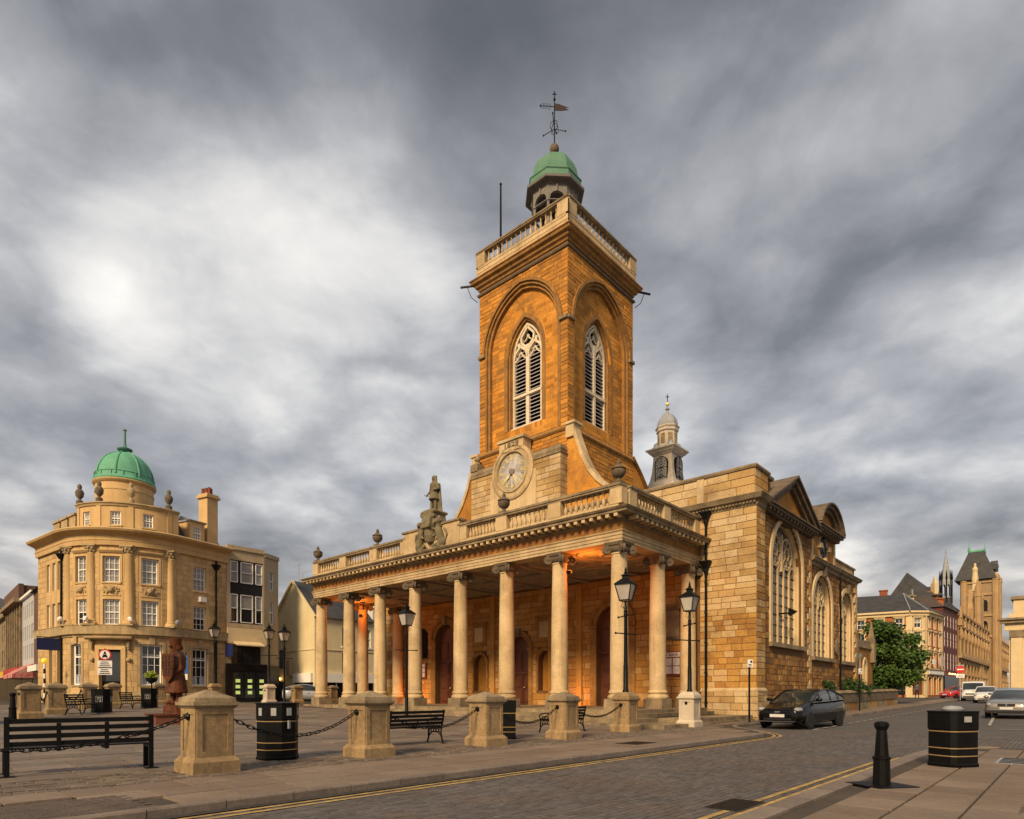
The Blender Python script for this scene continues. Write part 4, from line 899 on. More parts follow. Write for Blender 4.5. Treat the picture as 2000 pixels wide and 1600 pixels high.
# ================= lantern over the nave =================
LX, LY = 26.2, 11.68
LT = mat('lantern_timber', (.62,.54,.43), (.48,.42,.34), rough=.8, fine=.15, streak=.25)
m = MB(); m.lathe([(6.2,11.5),(6.0,13),(5.2,15.2),(4.0,16.9),(2.6,18.0),(1.6,18.5),(.01,18.6)], 32, (LX, LY, 0)); m.box(LX-9, LX+9, LY-9, LY+9, 9.5, 11.7); m.build('nave_dome', LEAD, church, True)
m = MB()
for w0, w1, z0, z1 in ((3.0,2.6,18.2,18.9),(2.6,2.15,18.9,19.6),(2.15,1.9,19.6,20.3),(1.9,1.75,20.3,21.3),(1.75,1.75,21.3,21.75)): m.frus(LX, LY, z0, z1, w0, w1)
lan = m.build('lantern', LT, church)
m = MB(); m.frus(LX, LY, 21.7, 21.85, 1.9, 2.1); m.frus(LX, LY, 21.85, 22.1, 2.2, 2.6); m.box(LX-1.35, LX+1.35, LY-1.35, LY+1.35, 22.1, 22.22); m.frus(LX, LY, 22.22, 22.5, 2.4, 1.7); m.build('lantern_cornice', LT, lan)
for P, c in ((Pw(LX-1.0), LY), (Ps(LY-1.0), LX)):
    o = OP(c-.52, c+.52, 19.3, 20.9, 'round', .52)
    m = MB(); fill(m, P, o, -.1); lw = m.build('lantern_window', mat('lantern_glass', (.42,.39,.34), (.30,.28,.25), rough=.3, scale=5), lan)
    m = MB(); ring(m, P, o, 0, .05, .2, -.14); poly_bars(m, P, [(c, 19.3), (c, 21.4)], -.12, .018, .03)
    for zc in (20.9, 20.1, 19.5):
        for r in (.18, .38): poly_bars(m, P, [(c+r*cos(2*pi*k/12), zc+r*sin(2*pi*k/12)) for k in range(13)], -.12, .016, .03)
    for z in (19.7, 20.5): poly_bars(m, P, [(c-.5, z), (c+.5, z)], -.12, .018, .03)
    m.build('tracery', BLACKMATT, lan)
m = MB(); m.lathe([(.92,22.3),(.92,22.5),(.84,22.55),(.84,23.75),(.95,23.8),(.95,24.0),(1.0,24.05),(1.05,24.15),(.9,24.25)], 8, (LX, LY, 0), phase=pi/8); m.build('lantern_drum', LT, lan)
for k in range(8):
    if k not in (3, 4, 5, 6): continue
    an = k*pi/4; r = .84*cos(pi/8)+.03
    for i in range(9): m = MB(); z = 22.75+i*.095; m.obox((LX+r*cos(an), LY+r*sin(an), z), (.05, .36, .05), an); m.build('louvre', CREAM, lan)
for k in range(4): an = pi/4+k*pi/2; m = MB(); m.lathe([(.01,22.9),(.2,22.75),(.3,22.45),(.3,22.22)], 8, (LX+.95*cos(an), LY+.95*sin(an), 0)); m.build('lantern_scroll', LEAD, lan, True)
m = MB(); m.lathe([(.9,24.2),(.88,24.5),(.78,24.85),(.55,25.2),(.25,25.42),(.12,25.5),(.1,25.7),(.2,25.8),(.08,25.92),(.07,26.1)], 8, (LX, LY, 0), phase=pi/8); m.build('lantern_dome', LEAD, lan)
m = MB(); m.ball((LX, LY, 26.25), .16, 10, 8); m.build('gilt_ball', GOLD, lan, True)
m = MB(); m.bar((LX, LY, 26.4), (LX, LY, 27.1), .05); m.bar((LX-.12, LY+.12, 26.88), (LX+.12, LY-.12, 26.88), .05); m.build('cross', BLACKMATT, lan)
# ================= statue and carved arms =================
def capsule(mb, p, q, r0, r1, n=10):
    p, q = Vector(p), Vector(q); t = q-p; L = t.length; R = t.to_track_quat('Z', 'X').to_matrix()
    pr = [(max(1e-4, r0*sin(pi/2*i/3)), -r0*cos(pi/2*i/3)) for i in range(4)]+[(max(1e-4, r1*cos(pi/2*i/3)), L+r1*sin(pi/2*i/3)) for i in range(4)]
    mb.lathe(pr, n, tuple(p), M=R); return mb
def remeshed(mb, voxel, name, matl, parent=None, smooth_it=2, **kw):
    me = mb.mesh(name, None); o = bpy.data.objects.new('tmp', me); COL.objects.link(o)
    md = o.modifiers.new('r', 'REMESH'); md.mode = 'VOXEL'; md.voxel_size = voxel
    if smooth_it: s_ = o.modifiers.new('s', 'SMOOTH'); s_.factor = .5; s_.iterations = smooth_it
    m2 = bpy.data.meshes.new_from_object(o.evaluated_get(bpy.context.evaluated_depsgraph_get())); bpy.data.objects.remove(o); bpy.data.meshes.remove(me)
    m2.name = name; m2.polygons.foreach_set('use_smooth', [True]*len(m2.polygons)); m2.materials.clear(); m2.materials.append(matl); return ob(name, m2, parent, **kw)
STATUE = mat('lichened_stone', (.20,.165,.10), (.12,.10,.06), rough=.92, scale=3, bump=.4, fine=.22)
sx, sy = AB(-.2, BC)
st = thing('statue', 'weathered stone statue of a standing robed king on the portico parapet', 'statue', (sx, sy, 10.5), YAW)
# local x = east (away), y = north (left in view); figure faces west (-x)
m = MB(); m.frus(0, 0, 0, .62, 1.0, .86); m.frus(0, 0, .62, .72, .95, 1.08); m.frus(0, 0, .72, .8, 1.08, .98); m.build('pedestal', WEATHER, st)
m = MB(); z = .8
capsule(m, (-.05,.2,z+.05), (-.02,.17,z+.5), .085, .1); capsule(m, (-.02,.17,z+.5), (0,.1,z+.95), .1, .14)
capsule(m, (-.05,-.12,z+.05), (-.02,-.11,z+.5), .085, .1); capsule(m, (-.02,-.11,z+.5), (0,-.08,z+.95), .1, .14)
capsule(m, (-.2,.22,z+.05), (0,.2,z+.06), .06, .07); capsule(m, (-.18,-.14,z+.05), (0,-.12,z+.06), .06, .07)
m.lathe([(.3,z+.68),(.31,z+.7),(.25,z+.95),(.2,z+1.12),(.24,z+1.35),(.25,z+1.5),(.16,z+1.62),(.07,z+1.68)], 14)
for k in range(14): a = 2*pi*k/14; capsule(m, (.29*cos(a), .29*sin(a), z+.68), (.2*cos(a), .2*sin(a), z+1.05), .035, .03, 6)
capsule(m, (0,0,z+1.6), (-.02,0,z+1.75), .075, .075); m.ball((-.03,.01,z+1.86), .125, 10, 8, (.95,.85,1.15)); m.ball((-.15,.01,z+1.84), .03, 6, 5)
for sg in (-1, 1): capsule(m, (.02,sg*.1,z+1.92), (.03,sg*.14,z+1.6), .08, .06)
m.ball((.06,0,z+1.9), .12, 8, 6)
capsule(m, (0,.24,z+1.5), (.02,.36,z+1.2), .085, .07); capsule(m, (.02,.36,z+1.2), (-.12,.46,z+.98), .065, .05); m.ball((-.14,.47,z+.95), .06, 8, 6); capsule(m, (-.3,.5,z+.95), (-.05,.28,z+.86), .025, .02, 6)
capsule(m, (0,-.24,z+1.5), (.0,-.36,z+1.24), .09, .08); capsule(m, (.0,-.36,z+1.24), (-.17,-.2,z+1.16), .07, .055); m.ball((-.19,-.18,z+1.16), .06, 8, 6)
for k in range(7): y = -.34+.09*k; capsule(m, (.16+.03*(k % 2), y-.06, z+.02), (.14+.03*(k % 2), y*.8, z+1.5), .075, .06, 6)
m.box(-.36, .36, -.36, .36, z-.02, z+.06)
remeshed(m, .028, 'figure', STATUE, st, 1)
ar = thing('carved_arms', 'dark carved royal coat of arms with crowned shield and two beasts below the statue', 'carving', (*AB(-.45, BC-.05), 9.08), YAW)
m = MB(); r_ = random.Random(5)
m.box(-.2, .35, -1.15, 1.15, 0, .14); m.lathe([(.01,.35),(.26,.5),(.4,.85),(.42,1.25),(.01,1.3)], 14, (.02, .02, 0)); m.v = [(x*(1 if True else 1), y, z) for x, y, z in m.v]
for k in range(7): a = pi*k/6; capsule(m, (-.12, .38*cos(a), 1.35), (-.16, .36*cos(a), 1.6+.12*sin(a)), .07, .09, 6)
m.ball((-.1, .02, 1.65), .2, 8, 6); m.ball((-.1,.02,1.95), .13, 8, 6)
for sg in (-1, 1):                                    # rampant beasts
    capsule(m, (-.05, sg*.95, .35), (-.12, sg*.7, 1.05), .24, .22); capsule(m, (-.12, sg*.7, 1.05), (-.15, sg*.72, 1.4), .18, .14); m.ball((-.2, sg*.72, 1.5), .19, 8, 6, (1.1,.9,1)); m.ball((-.36, sg*.68, 1.45), .09, 6, 5)
    capsule(m, (-.15, sg*.62, 1.1), (-.22, sg*.36, 1.15), .09, .06); capsule(m, (-.15, sg*.66, .85), (-.24, sg*.4, .75), .09, .06)
    capsule(m, (-.1, sg*.95, .35), (-.18, sg*.7, .1), .12, .07); capsule(m, (.0, sg*1.0, .35), (-.12, sg*1.05, .05), .12, .08)
    capsule(m, (.0, sg*1.1, .4), (-.05, sg*1.3, .75), .06, .05); capsule(m, (-.05, sg*1.3, .75), (-.1, sg*1.15, 1.05), .05, .07)
    for k in range(7): m.ball((-.12+.1*r_.random(), sg*(.6+.25*r_.random()), 1.25+.35*r_.random()), .09, 6, 5)
for k in range(16): m.ball((-.2+.2*r_.random(), r_.uniform(-.9,.9), r_.uniform(.12,.35)), r_.uniform(.06,.12), 6, 5)
m.frus(.15, 0, 1.2, 2.25, 1.35, .85, .7, .7)
for k in range(10): m.ball((-.2, r_.uniform(-.55,.55), r_.uniform(1.7,2.1)), r_.uniform(.07,.13), 6, 5)
for sg in (-1,1): capsule(m, (0, sg*.62, 1.75), (-.05, sg*.72, 1.62), .12, .09)
remeshed(m, .035, 'carving', STATUE, ar, 1)
# ================= generic facade parts =================
def sash(parent, P, s0, s1, z0, z1, off, cols, rows, m_=WHITE, gl=GLASS, gl2=None, bar=.03, fw=.07, sill=None, name='window', upper=.5):
    """window: outer frame and glazing bars; the two sashes' panes are its parts"""
    m = MB(); zc = z0+(z1-z0)*(1-upper); mid = (s0+s1)/2
    for a, b in (((s0+fw/2, z0), (s0+fw/2, z1)), ((s1-fw/2, z0), (s1-fw/2, z1)), ((s0, z1-fw/2), (s1, z1-fw/2)), ((s0, z0+fw/2), (s1, z0+fw/2)), ((s0, zc), (s1, zc))):
        m.bar(pt(P, a[0], off, a[1]), pt(P, b[0], off, b[1]), fw, .09)
    for i in range(1, cols): s = s0+(s1-s0)*i/cols; m.bar(pt(P, s, off+.02, z0), pt(P, s, off+.02, z1), bar, .05)
    for j in range(1, rows):
        z = z0+(z1-z0)*j/rows
        if abs(z-zc) > .05: m.bar(pt(P, s0, off+.02, z), pt(P, s1, off+.02, z), bar, .05)
    w = m.build(name, m_, parent)
    for a, b, g in ((z0, zc, gl), (zc, z1, gl2 or gl)):
        m = MB(); m.add([pt(P, s0, off+.05, a), pt(P, s1, off+.05, a), pt(P, s1, off+.05, b), pt(P, s0, off+.05, b)], [(0,1,2,3)]); m.build('pane', g, w)
    if sill: m = MB(); m.bar(pt(P, s0-.08, -.05, z0-.06), pt(P, s1+.08, -.05, z0-.06), .12, off+.22) if False else m.add([pt(P, s, o, z) for z in (z0-.12, z0) for s, o in ((s0-.1, -.1), (s1+.1, -.1), (s1+.1, off), (s0-.1, off))], [(0,1,2,3),(4,5,6,7),(0,1,5,4),(1,2,6,5),(2,3,7,6),(3,0,4,7)]); m.build('sill', sill, w)
    return w
def path_of(P, s0, s1, off, n): return [P(s0+(s1-s0)*i/n, off) for i in range(n+1)]
BATH = mat('bath_stone', (.56,.385,.185), (.49,.325,.145), rough=.9, scale=.8, bump=.15, fine=.1, streak=.2, rnd=.1)
BATH_D = mat('bath_stone_weathered', (.46,.33,.17), (.30,.23,.13), rough=.92, scale=1.2, bump=.25, fine=.18, streak=.5)
# ================= corner bank with the green dome =================
BCX, BCY, BR = -30.68, 52.0, 5.17; TL = rad(-127.15); TR = rad(-27.46); LARC = BR*(TR-TL); GZ = .7
bank = thing('corner_building', 'golden stone corner building with curved columned front and green copper dome', 'building', (BCX, BCY, 0), 0)
def PB(s, off):
    if s < 0: t = TL; q = s
    elif s > LARC: t = TR; q = s-LARC
    else: t = TL+s/BR; q = 0
    r = BR-off; return (r*cos(t)-q*sin(t), r*sin(t)+q*cos(t))
S0, S1 = -6.0, LARC+4.3
up = []
for s, h in ((1.96, .5), (4.29, .58), (6.84, .58), (LARC+1.8, .58)):
    up += [OP(s-h, s+h, 6.5, 8.4), OP(s-h, s+h, 9.65, 11.6)]
for s in (-1.4, -2.5, -3.74): up += [OP(s-.32, s+.32, 6.6, 8.4), OP(s-.32, s+.32, 9.4, 11.6)]
gr = [OP(1.0, 2.0, 2.0, 5.05), OP(6.2, 7.7, 2.0, 5.1), OP(LARC+1.1, LARC+2.5, 2.0, 5.0), OP(3.5, 4.95, .7, 4.65)]+[OP(s-.4, s+.4, 1.8, 4.9) for s in (-1.4, -3.2)]
m = MB(); wall(m, PB, S0, S1, .3, 13.2, up+gr, .32, step=.35); m.build('facade', BATH, bank)
m = MB()                                           # body behind, so that the building is a solid
pl = path_of(PB, S0, S1, .5, 40); m.prism(pl+[(pl[-1][0]-7, pl[-1][1]+6), (pl[0][0]+8, pl[0][1]+9)], 'z', .3, 13.0); m.build('body', BATH_D, bank)
def band(P, s0, s1, prof, name, m_, par, n=44): m = MB(); m.sweep(prof, path_of(P, s0, s1, 0, n)); return m.build(name, m_, par)
# sweep's outward side is right of travel: PB runs left to right with the street on its right-hand side
band(PB, S0, S1, [(-.1,.3),(.14,.3),(.14,1.3),(.06,1.45),(-.1,1.45)], 'plinth', BATH_D, bank)
band(PB, S0, S1, [(-.1,5.62),(.1,5.62),(.12,5.74),(.3,5.8),(.34,6.4),(.38,6.46),(-.1,6.5)], 'string_course', BATH_D, bank)
band(PB, S0, S1, [(-.1,12.38),(.2,12.38),(.24,12.7),(.28,12.74),(.22,12.78),(.22,13.1),(.3,13.16),(.5,13.24),(.78,13.36),(.86,13.5),(.8,13.58),(-.3,13.66)], 'cornice', BATH, bank)
for s, h in ((4.29,.62),(6.84,.62),(1.96,.54)):    # architraves and blind cornices of the upper windows, carved panels
    m = MB(); ring(m, PB, OP(s-h+.04, s+h-.04, 9.65, 11.6), 0, .16, .02, -.05); ring(m, PB, OP(s-h+.04, s+h-.04, 9.65, 11.6), .2, .32, .02, -.03); m.build('architrave', BATH, bank)
    band(PB, s-h-.2, s+h+.2, [(-.05,11.84),(.08,11.84),(.2,12.0),(.2,12.08),(-.05,12.1)], 'window_cornice', BATH, bank, 6)
    m = MB(); r_ = random.Random(int(s*10)); x, y = PB(s, -.02)
    for i in range(26):
        q = r_.uniform(-h*.85, h*.85); x, y = PB(s+q, -.01); m.ball((x, y, r_.uniform(8.8, 9.4)), r_.uniform(.05,.11), 6, 4)
    x, y = PB(s, -.04); m.ball((x, y, 9.1), .24, 8, 6); m.build('carved_panel', BATH_D, bank, True)
    band(PB, s-h, s+h, [(-.05,8.66),(.05,8.66),(.05,8.74),(-.05,8.74)], 'panel_moulding', BATH, bank, 4)
for s in (.45, 2.85, 5.5, 8.36):                   # engaged columns
    x, y = PB(s, .1); m = MB(); m.lathe([(.5,6.5),(.5,6.62),(.47,6.7),(.42,6.76),(.43,6.84),(.36,6.9),(.36,8.3),(.31,11.7),(.34,11.75),(.3,11.8)], 16, (x, y, 0)); c = m.build('column', BATH, bank, True)
    m = MB(); m.lathe([(.3,11.78),(.34,11.9),(.42,12.1),(.5,12.3),(.36,12.32)], 12, (x, y, 0)); m.frus(x, y, 12.28, 12.4, 1.0, 1.0)
    for k in range(10): an = 2*pi*k/10; m.ball((x+.36*cos(an), y+.36*sin(an), 11.96), .09, 6, 4); m.ball((x+.44*cos(an+.3), y+.44*sin(an+.3), 12.15), .1, 6, 4)
    m.build('capital', BATH_D, c, True)
    m = MB(); m.frus(x, y, 6.44, 6.56, 1.05, 1.05); m.build('plinth', BATH_D, c)
for o in up:
    wing = o[0] < -.5
    big_ = o[2] > 9; k = RNG.random()
    sash(bank, PB, o[0]+.02, o[1]-.02, o[2]+.02, o[3]-.02, .2, 2 if wing else (2 if o[1]-o[0] < 1.05 else 3), 4, gl=GLASS if k < .5 and not big_ else GLASS_PALE, gl2=GLASS_PALE, sill=None if wing else BATH)
for i, o in enumerate(gr):
    if o[2] < 1: continue
    if o[0] < -.5: continue
    sash(bank, PB, o[0]+.03, o[1]-.03, o[2]+.02, o[3]-.02, .2, 3 if o[1]-o[0] > 1.2 else 2, 4, fw=.1, gl=GLASS, sill=BATH_D, upper=.3)
    m = MB(); ring(m, PB, o, 0, .2, .02, -.06); mid = (o[0]+o[1])/2; m.add([pt(PB, s, f, z) for z in (5.1, 5.65) for s, f in ((mid-.18, -.14), (mid+.18, -.14), (mid+.18, 0), (mid-.18, 0))], [(0,1,2,3),(4,5,6,7),(0,1,5,4),(1,2,6,5),(2,3,7,6),(3,0,4,7)]); m.build('architrave', BATH_D, bank)
    for a_ in (0, 1):                               # posters leaning inside the glass
        s = o[0]+.15+a_*(o[1]-o[0]-.15)*.5; m = MB(); m.add([pt(PB, q, .23, z) for q, z in ((s, 2.12), (s+(o[1]-o[0])*.33, 2.12), (s+(o[1]-o[0])*.33, 2.72), (s, 2.72))], [(0,1,2,3)]); m.build('poster', mat('poster', (.22,.28,.36), (.4,.4,.42), rough=.5, scale=5), bank)
BATH_B = mat('bath_block', (.56,.385,.185), (.49,.325,.145), rough=.9, scale=.8, bump=.2, fine=.12, streak=.35, rnd=.16, stain=.4)
for z0_, z1_, os_ in ((1.46, 5.6, gr), (6.52, 12.36, up)): masonry(bank, PB, courses(S0, S1, z0_, z1_, os_, (.38,.44), (.4,.62), random.Random(int(z0_*7)), .2, .014), BATH_B, .024, seed=3, jit=.003)
# entrance: doorcase, canopy on brackets, dark doors
m = MB(); ring(m, PB, gr[3], 0, .3, .02, -.12); m.build('doorcase', BATH, bank)
band(PB, 2.75, 5.7, [(-.1,5.36),(.5,5.36),(.62,5.44),(.66,5.54),(.6,5.58),(-.1,5.66)], 'door_canopy', BATH_D, bank, 10)
for s in (2.98, 5.45):
    m = MB(); x, y = PB(s, -.16)
    for i in range(4): m.ball((x, y, 5.2-.16*i), .17-.02*i, 8, 6)
    x, y = PB(s, -.1); m.ball((x, y, 3.9), .17, 8, 6); m.build('bracket', BATH_D, bank, True)
m = MB(); m.add([pt(PB, s, .3, z) for s, z in ((3.5,.7),(4.95,.7),(4.95,4.65),(3.5,4.65))], [(0,1,2,3)]); dd_ = m.build('door', BLACKMATT, bank)
m = MB(); m.add([pt(PB, s, .27, z) for s, z in ((3.6,2.3),(4.85,2.3),(4.85,4.5),(3.6,4.5))], [(0,1,2,3)]); m.build('pane', GLASS, dd_)
for s in (3.85, 4.0): m = MB(); m.bar(pt(PB, s, .22, 1.75), pt(PB, s, .22, 2.05), .09, .03); m.build('handle', LEAD, dd_)
# attic
PA = lambda s, off: PB(s, off+.75)
att = [OP(s-.42, s+.42, 14.1, 15.15) for s in (1.5, 4.29, 6.84)]
m = MB(); wall(m, PA, .2, LARC+.35, 13.4, 15.65, att, .2, step=.35); m.build('attic', BATH, bank)
pl = path_of(PA, .2, LARC+.35, .25, 24); m = MB(); m.prism(pl+[(-1, 3.5)], 'z', 13.3, 15.6); m.build('attic_core', BATH_D, bank)
for o in att: sash(bank, PA, *o[:4], .14, 3, 3, gl=GLASS_PALE, sill=BATH)
band(PA, .1, LARC+.45, [(-.2,15.55),(.08,15.55),(.12,15.68),(.2,15.74),(.18,15.82),(-.4,15.86)], 'attic_coping', BATH_D, bank, 24)
for s in (.4, 2.85, 5.5, 8.6, LARC+.2):
    if s < 9.0: m = MB(); x, y = PA(s, .05); m.lathe([(.24,15.82),(.24,16.1),(.12,16.16),(.1,16.24),(.26,16.45),(.3,16.75),(.2,16.95),(.12,17.0),(.16,17.15),(.14,17.3),(.03,17.4)], 10, (x, y, 0)); m.build('urn', SOOT if s != 5.5 else BATH_D, bank, True)
    band(PA, s-.2, s+.2, [(-.05,13.6),(.06,13.6),(.06,15.55),(-.05,15.55)], 'pilaster', BATH, bank, 2)
# drum and dome
DX, DY = -32.45+30.68, 1.0
DS = .83
m = MB(); m.lathe([(DS*r_, z_) for r_, z_ in [(2.55,15.4),(2.55,17.9),(2.6,17.92),(2.6,18.0),(2.55,18.02),(2.55,18.5),(2.72,18.6),(2.8,18.72),(2.78,18.8),(2.5,18.86)]], 40, (DX, DY, 0)); m.build('drum', BATH, bank, True)
dp = [(2.75,18.82),(2.78,18.9),(2.7,19.0)]+[(2.62*cos(rad(t)), 19.0+2.55*sin(rad(t))) for t in range(4, 84, 8)]+[(.25,21.55)]
dp = [(r_*DS, z_) for r_, z_ in dp]
m = MB(); m.lathe(dp, 40, (DX, DY, 0)); dome = m.build('dome', COPPER, bank, True)
for k in range(8):
    an = k*pi/4+.25; m = MB(); m.tube([(DX+r*1.012*cos(an), DY+r*1.012*sin(an), z) for r, z in dp[3:]], .07, 5); m.build('rib', COPPER, dome, True)
m = MB()
for k in range(16): an = k*pi/8+.1; m.bar((DX+2.68*DS*cos(an), DY+2.68*DS*sin(an), 19.0), (DX+2.62*DS*cos(an), DY+2.62*DS*sin(an), 19.45), .05)
m.lathe([(2.6*DS,19.42),(2.64*DS,19.45),(2.58*DS,19.5)], 40, (DX, DY, 0)); m.build('seam', COPPER, dome)
m = MB(); m.lathe([(.28,21.45),(.3,21.6),(.55,21.75),(.58,21.85),(.3,21.98),(.14,22.1),(.1,22.3),(.085,23.4),(.14,23.42),(.14,23.5),(.02,23.52)], 14, (DX, DY, 0)); m.build('finial', mat('verdigris_dark', (.05,.16,.12), (.08,.2,.15), rough=.6), dome, True)
# mansard over the right wing, dormer and chimney
q0 = PB(LARC+.35, .9); q1 = PB(S1, .9); r0 = PB(LARC+.2, 2.6); r1 = PB(S1, 2.6); e0 = PB(LARC+.2, 6); e1 = PB(S1, 6)
m = MB(); m.add([(*q0,13.55), (*q1,13.55), (*r0,15.9), (*r1,15.9), (*e0,17.0), (*e1,17.0), (*e0,13), (*e1,13)], [(0,1,3,2),(2,3,5,4),(1,7,5,3),(0,2,4,6)]); m.build('mansard_roof', SLATE, bank)
m = MB(); m.bar((*q1,13.6), (*r1,15.95), .28); m.bar((*r1,15.9), (*e1,17.05), .28); m.build('lead_verge', LEAD, bank)
PD = lambda s, off: PB(s, off+.8); do = OP(LARC+1.75, LARC+2.5, 13.95, 15.1)
m = MB(); wall(m, PD, LARC+1.45, LARC+2.8, 13.5, 15.4, [do], .15); c0, c1 = PD(LARC+1.45, 0), PD(LARC+2.8, 0); d0, d1 = PD(LARC+1.45, 1.9), PD(LARC+2.8, 1.9)
m.add([(*c0,13.5),(*d0,13.5),(*d0,15.4),(*c0,15.4),(*c1,13.5),(*d1,13.5),(*d1,15.4),(*c1,15.4)], [(0,1,2,3),(4,5,6,7),(3,2,6,7)]); m.build('dormer', BATH, bank)
band(PD, LARC+1.35, LARC+2.9, [(-1.5,15.4),(.12,15.4),(.2,15.5),(-1.5,15.56)], 'dormer_cap', LEAD, bank, 2); sash(bank, PD, *do[:4], .1, 3, 4, gl=GLASS_PALE)
PLW = lambda s, off: PB(s, off+.7)                   # dormers on the receding left wing, seen edge on
for s in (-1.3, -3.0, -4.7):
    x, y = PLW(s, .6); m = MB(); m.obox((x, y, 14.4), (.9, 1.3, 1.7), TL); m.obox((x, y, 15.3), (1.1, 1.5, .14), TL); m.build('dormer', BATH_D, bank)
a0_, a1_ = PB(-6, .9), PB(.1, .9); b0_, b1_ = PB(-6, 2.8), PB(.1, 2.8); m = MB(); m.add([(*a0_,13.55),(*a1_,13.55),(*b1_,15.8),(*b0_,15.8)], [(0,1,2,3)]); m.build('mansard_roof', SLATE, bank)
x, y = PB(S1-.55, 1.6); m = MB(); m.obox((x, y, 15.6), (1.1, 1.0, 4.8), TR); m.obox((x, y, 17.95), (1.4, 1.3, .18), TR); m.obox((x, y, 18.12), (1.2, 1.1, .2), TR); ch = m.build('chimney_stack', BATH, bank)
for i in range(5): px_, py_ = PB(S1-.75+(i % 2)*.3, 1.2+i*.2); m = MB(); m.lathe([(.15,18.15),(.13,18.7),(.16,18.75)], 8, (px_, py_, 0)); m.build('chimney_pot', mat('terracotta', (.25,.07,.04), (.18,.05,.03), rough=.85), ch)
for i, (s, z) in enumerate(((.6, 6.9), (2.9, 6.85), (5.6, 6.85), (8.5, 6.85))):
    x, y = PB(s, -.6); m = MB(); m.obox((x, y, z), (.3, .22, .18), TL+s/BR); m.bar((x, y, z-.1), (*PB(s, -.1), z-.4), .05); m.ball((x, y, z+.05), .17, 8, 6); m.build('floodlight', WHITE if i < 3 else LEAD, bank)
for s, zt in ((LARC+3.2, 12.3), (-.55, 12.3)):
    x, y = PB(s, -.12); m = MB(); m.tube([(x, y, .7), (x, y, zt)], .075, 8); m.frus(x, y, zt-.7, zt-.35, .22, .5); m.box(x-.3, x+.3, y-.3, y+.3, zt-.35, zt-.25); m.lathe([(.05,zt),(.08,zt+.2),(.02,zt+.9)], 8, (x, y, 0)); m.build('drainpipe', BLACK, bank)
m = MB(); x, y = PB(LARC+1.9, -.15); m.obox((x, y, 9.0), (.3, .55, .4), TR); m.build('alarm_box', WHITE, bank)
# projecting signs on the bank
SIGNB = mat('navy_sign', (.012,.022,.09), rough=.4, fine=.05)
for s, z, nm in ((-.6, 5.2, 'navy blue projecting sign on the left corner pipe of the domed building'), (LARC+4.1, 5.2, 'small navy blue projecting sign at the right end of the domed building')):
    x, y = PB(s, -.15); t = thing('projecting_sign', nm, 'sign', (BCX+x, BCY+y, z), TL if s < 0 else TR)
    m = MB(); m.box(0, 1.5 if s < 0 else .9, -.04, .04, -.55 if s < 0 else -.7, .35 if s < 0 else .3); m.build('board', SIGNB, t); m = MB(); m.bar((-.15, 0, .42), (1.5 if s < 0 else .9, 0, .42), .05); m.build('arm', BLACK, t)
# traffic sign on the pole by the bank's door is built with the street furniture
# ================= other buildings =================
def bldg(name, label, p0, p1, dep, z1, m_, ops=(), rv=.25, cat='building', group=None, z0=None, body=None):
    """straight building: local x along the facade (left to right), y going back; facade at y = 0"""
    L = hypot(p1[0]-p0[0], p1[1]-p0[1]); g = GW(*p0) if z0 is None else z0
    t = thing(name, label, cat, (p0[0], p0[1], g), atan2(p1[1]-p0[1], p1[0]-p0[0]), group); P = lambda s, off: (s, off)
    m = MB(); wall(m, P, 0, L, -.4, z1, ops, rv); m.add([(0,0,-.4),(0,rv+.1,-.4),(0,rv+.1,z1),(0,0,z1),(L,0,-.4),(L,rv+.1,-.4),(L,rv+.1,z1),(L,0,z1)], [(0,1,2,3),(4,5,6,7)]); m.build('facade', m_, t)
    m = MB(); m.box(0, L, rv+.08, dep, -.4, z1); m.build('body', body or m_, t)
    return t, L, P
def merge_into(root, t):
    bpy.context.view_layer.update(); inv = root.matrix_world.inverted()
    for ch in list(KIDS.get(t.name, [])):
        mw = t.matrix_world @ ch.matrix_local; ch.parent = root; ch.matrix_local = inv @ mw; KIDS.setdefault(root.name, []).append(ch)
    KIDS.pop(t.name, None); bpy.data.objects.remove(t)
def strip(t, L, z0, z1, d, m_, x0=0, name='band', up=.0): m = MB(); m.box(x0-d*.0, L, -d, .05, z0, z1); return m.build(name, m_, t)
def hip(t, L, dep, z, h, m_, ov=.3, ridge=None, name='roof', gable=False):
    r = dep/2 if not gable else -ov; m = MB(); m.add([(-ov,-ov,z),(L+ov,-ov,z),(L+ov,dep+ov,z),(-ov,dep+ov,z),(r,dep/2,z+h),(L-r,dep/2,z+h)], [(0,1,5,4),(1,2,5),(2,3,4,5),(3,0,4),(0,3,2,1)]); return m.build(name, m_, t)
def stack(t, x, y, z, w, d, h, m_, pots=3):
    m = MB(); m.box(x-w/2, x+w/2, y-d/2, y+d/2, z, z+h); m.box(x-w/2-.1, x+w/2+.1, y-d/2-.1, y+d/2+.1, z+h-.3, z+h-.12); s = m.build('chimney_stack', m_, t)
    for i in range(pots): m = MB(); m.lathe([(.15,z+h),(.12,z+h+.6),(.15,z+h+.65)], 8, (x-w/2+w*(i+.5)/pots, y, 0)); m.build('chimney_pot', MATS['terracotta'], s)
REDBRICK = mat('red_brick', (.27,.075,.03), (.20,.055,.025), rough=.9, scale=1, fine=.2, bump=.2)
BROWNBRICK = mat('brown_brick', (.14,.075,.05), (.10,.055,.04), rough=.9, fine=.2)
RENDER_Y = mat('yellow_render', (.66,.56,.34), (.58,.48,.28), rough=.9, scale=.6, fine=.06, streak=.15)
RENDER_W = mat('white_render', (.62,.60,.57), (.54,.52,.49), rough=.9, scale=.6, fine=.05, streak=.12)
RENDER_G = mat('grey_render', (.36,.37,.39), (.43,.43,.43), rough=.9, scale=.6, fine=.06)
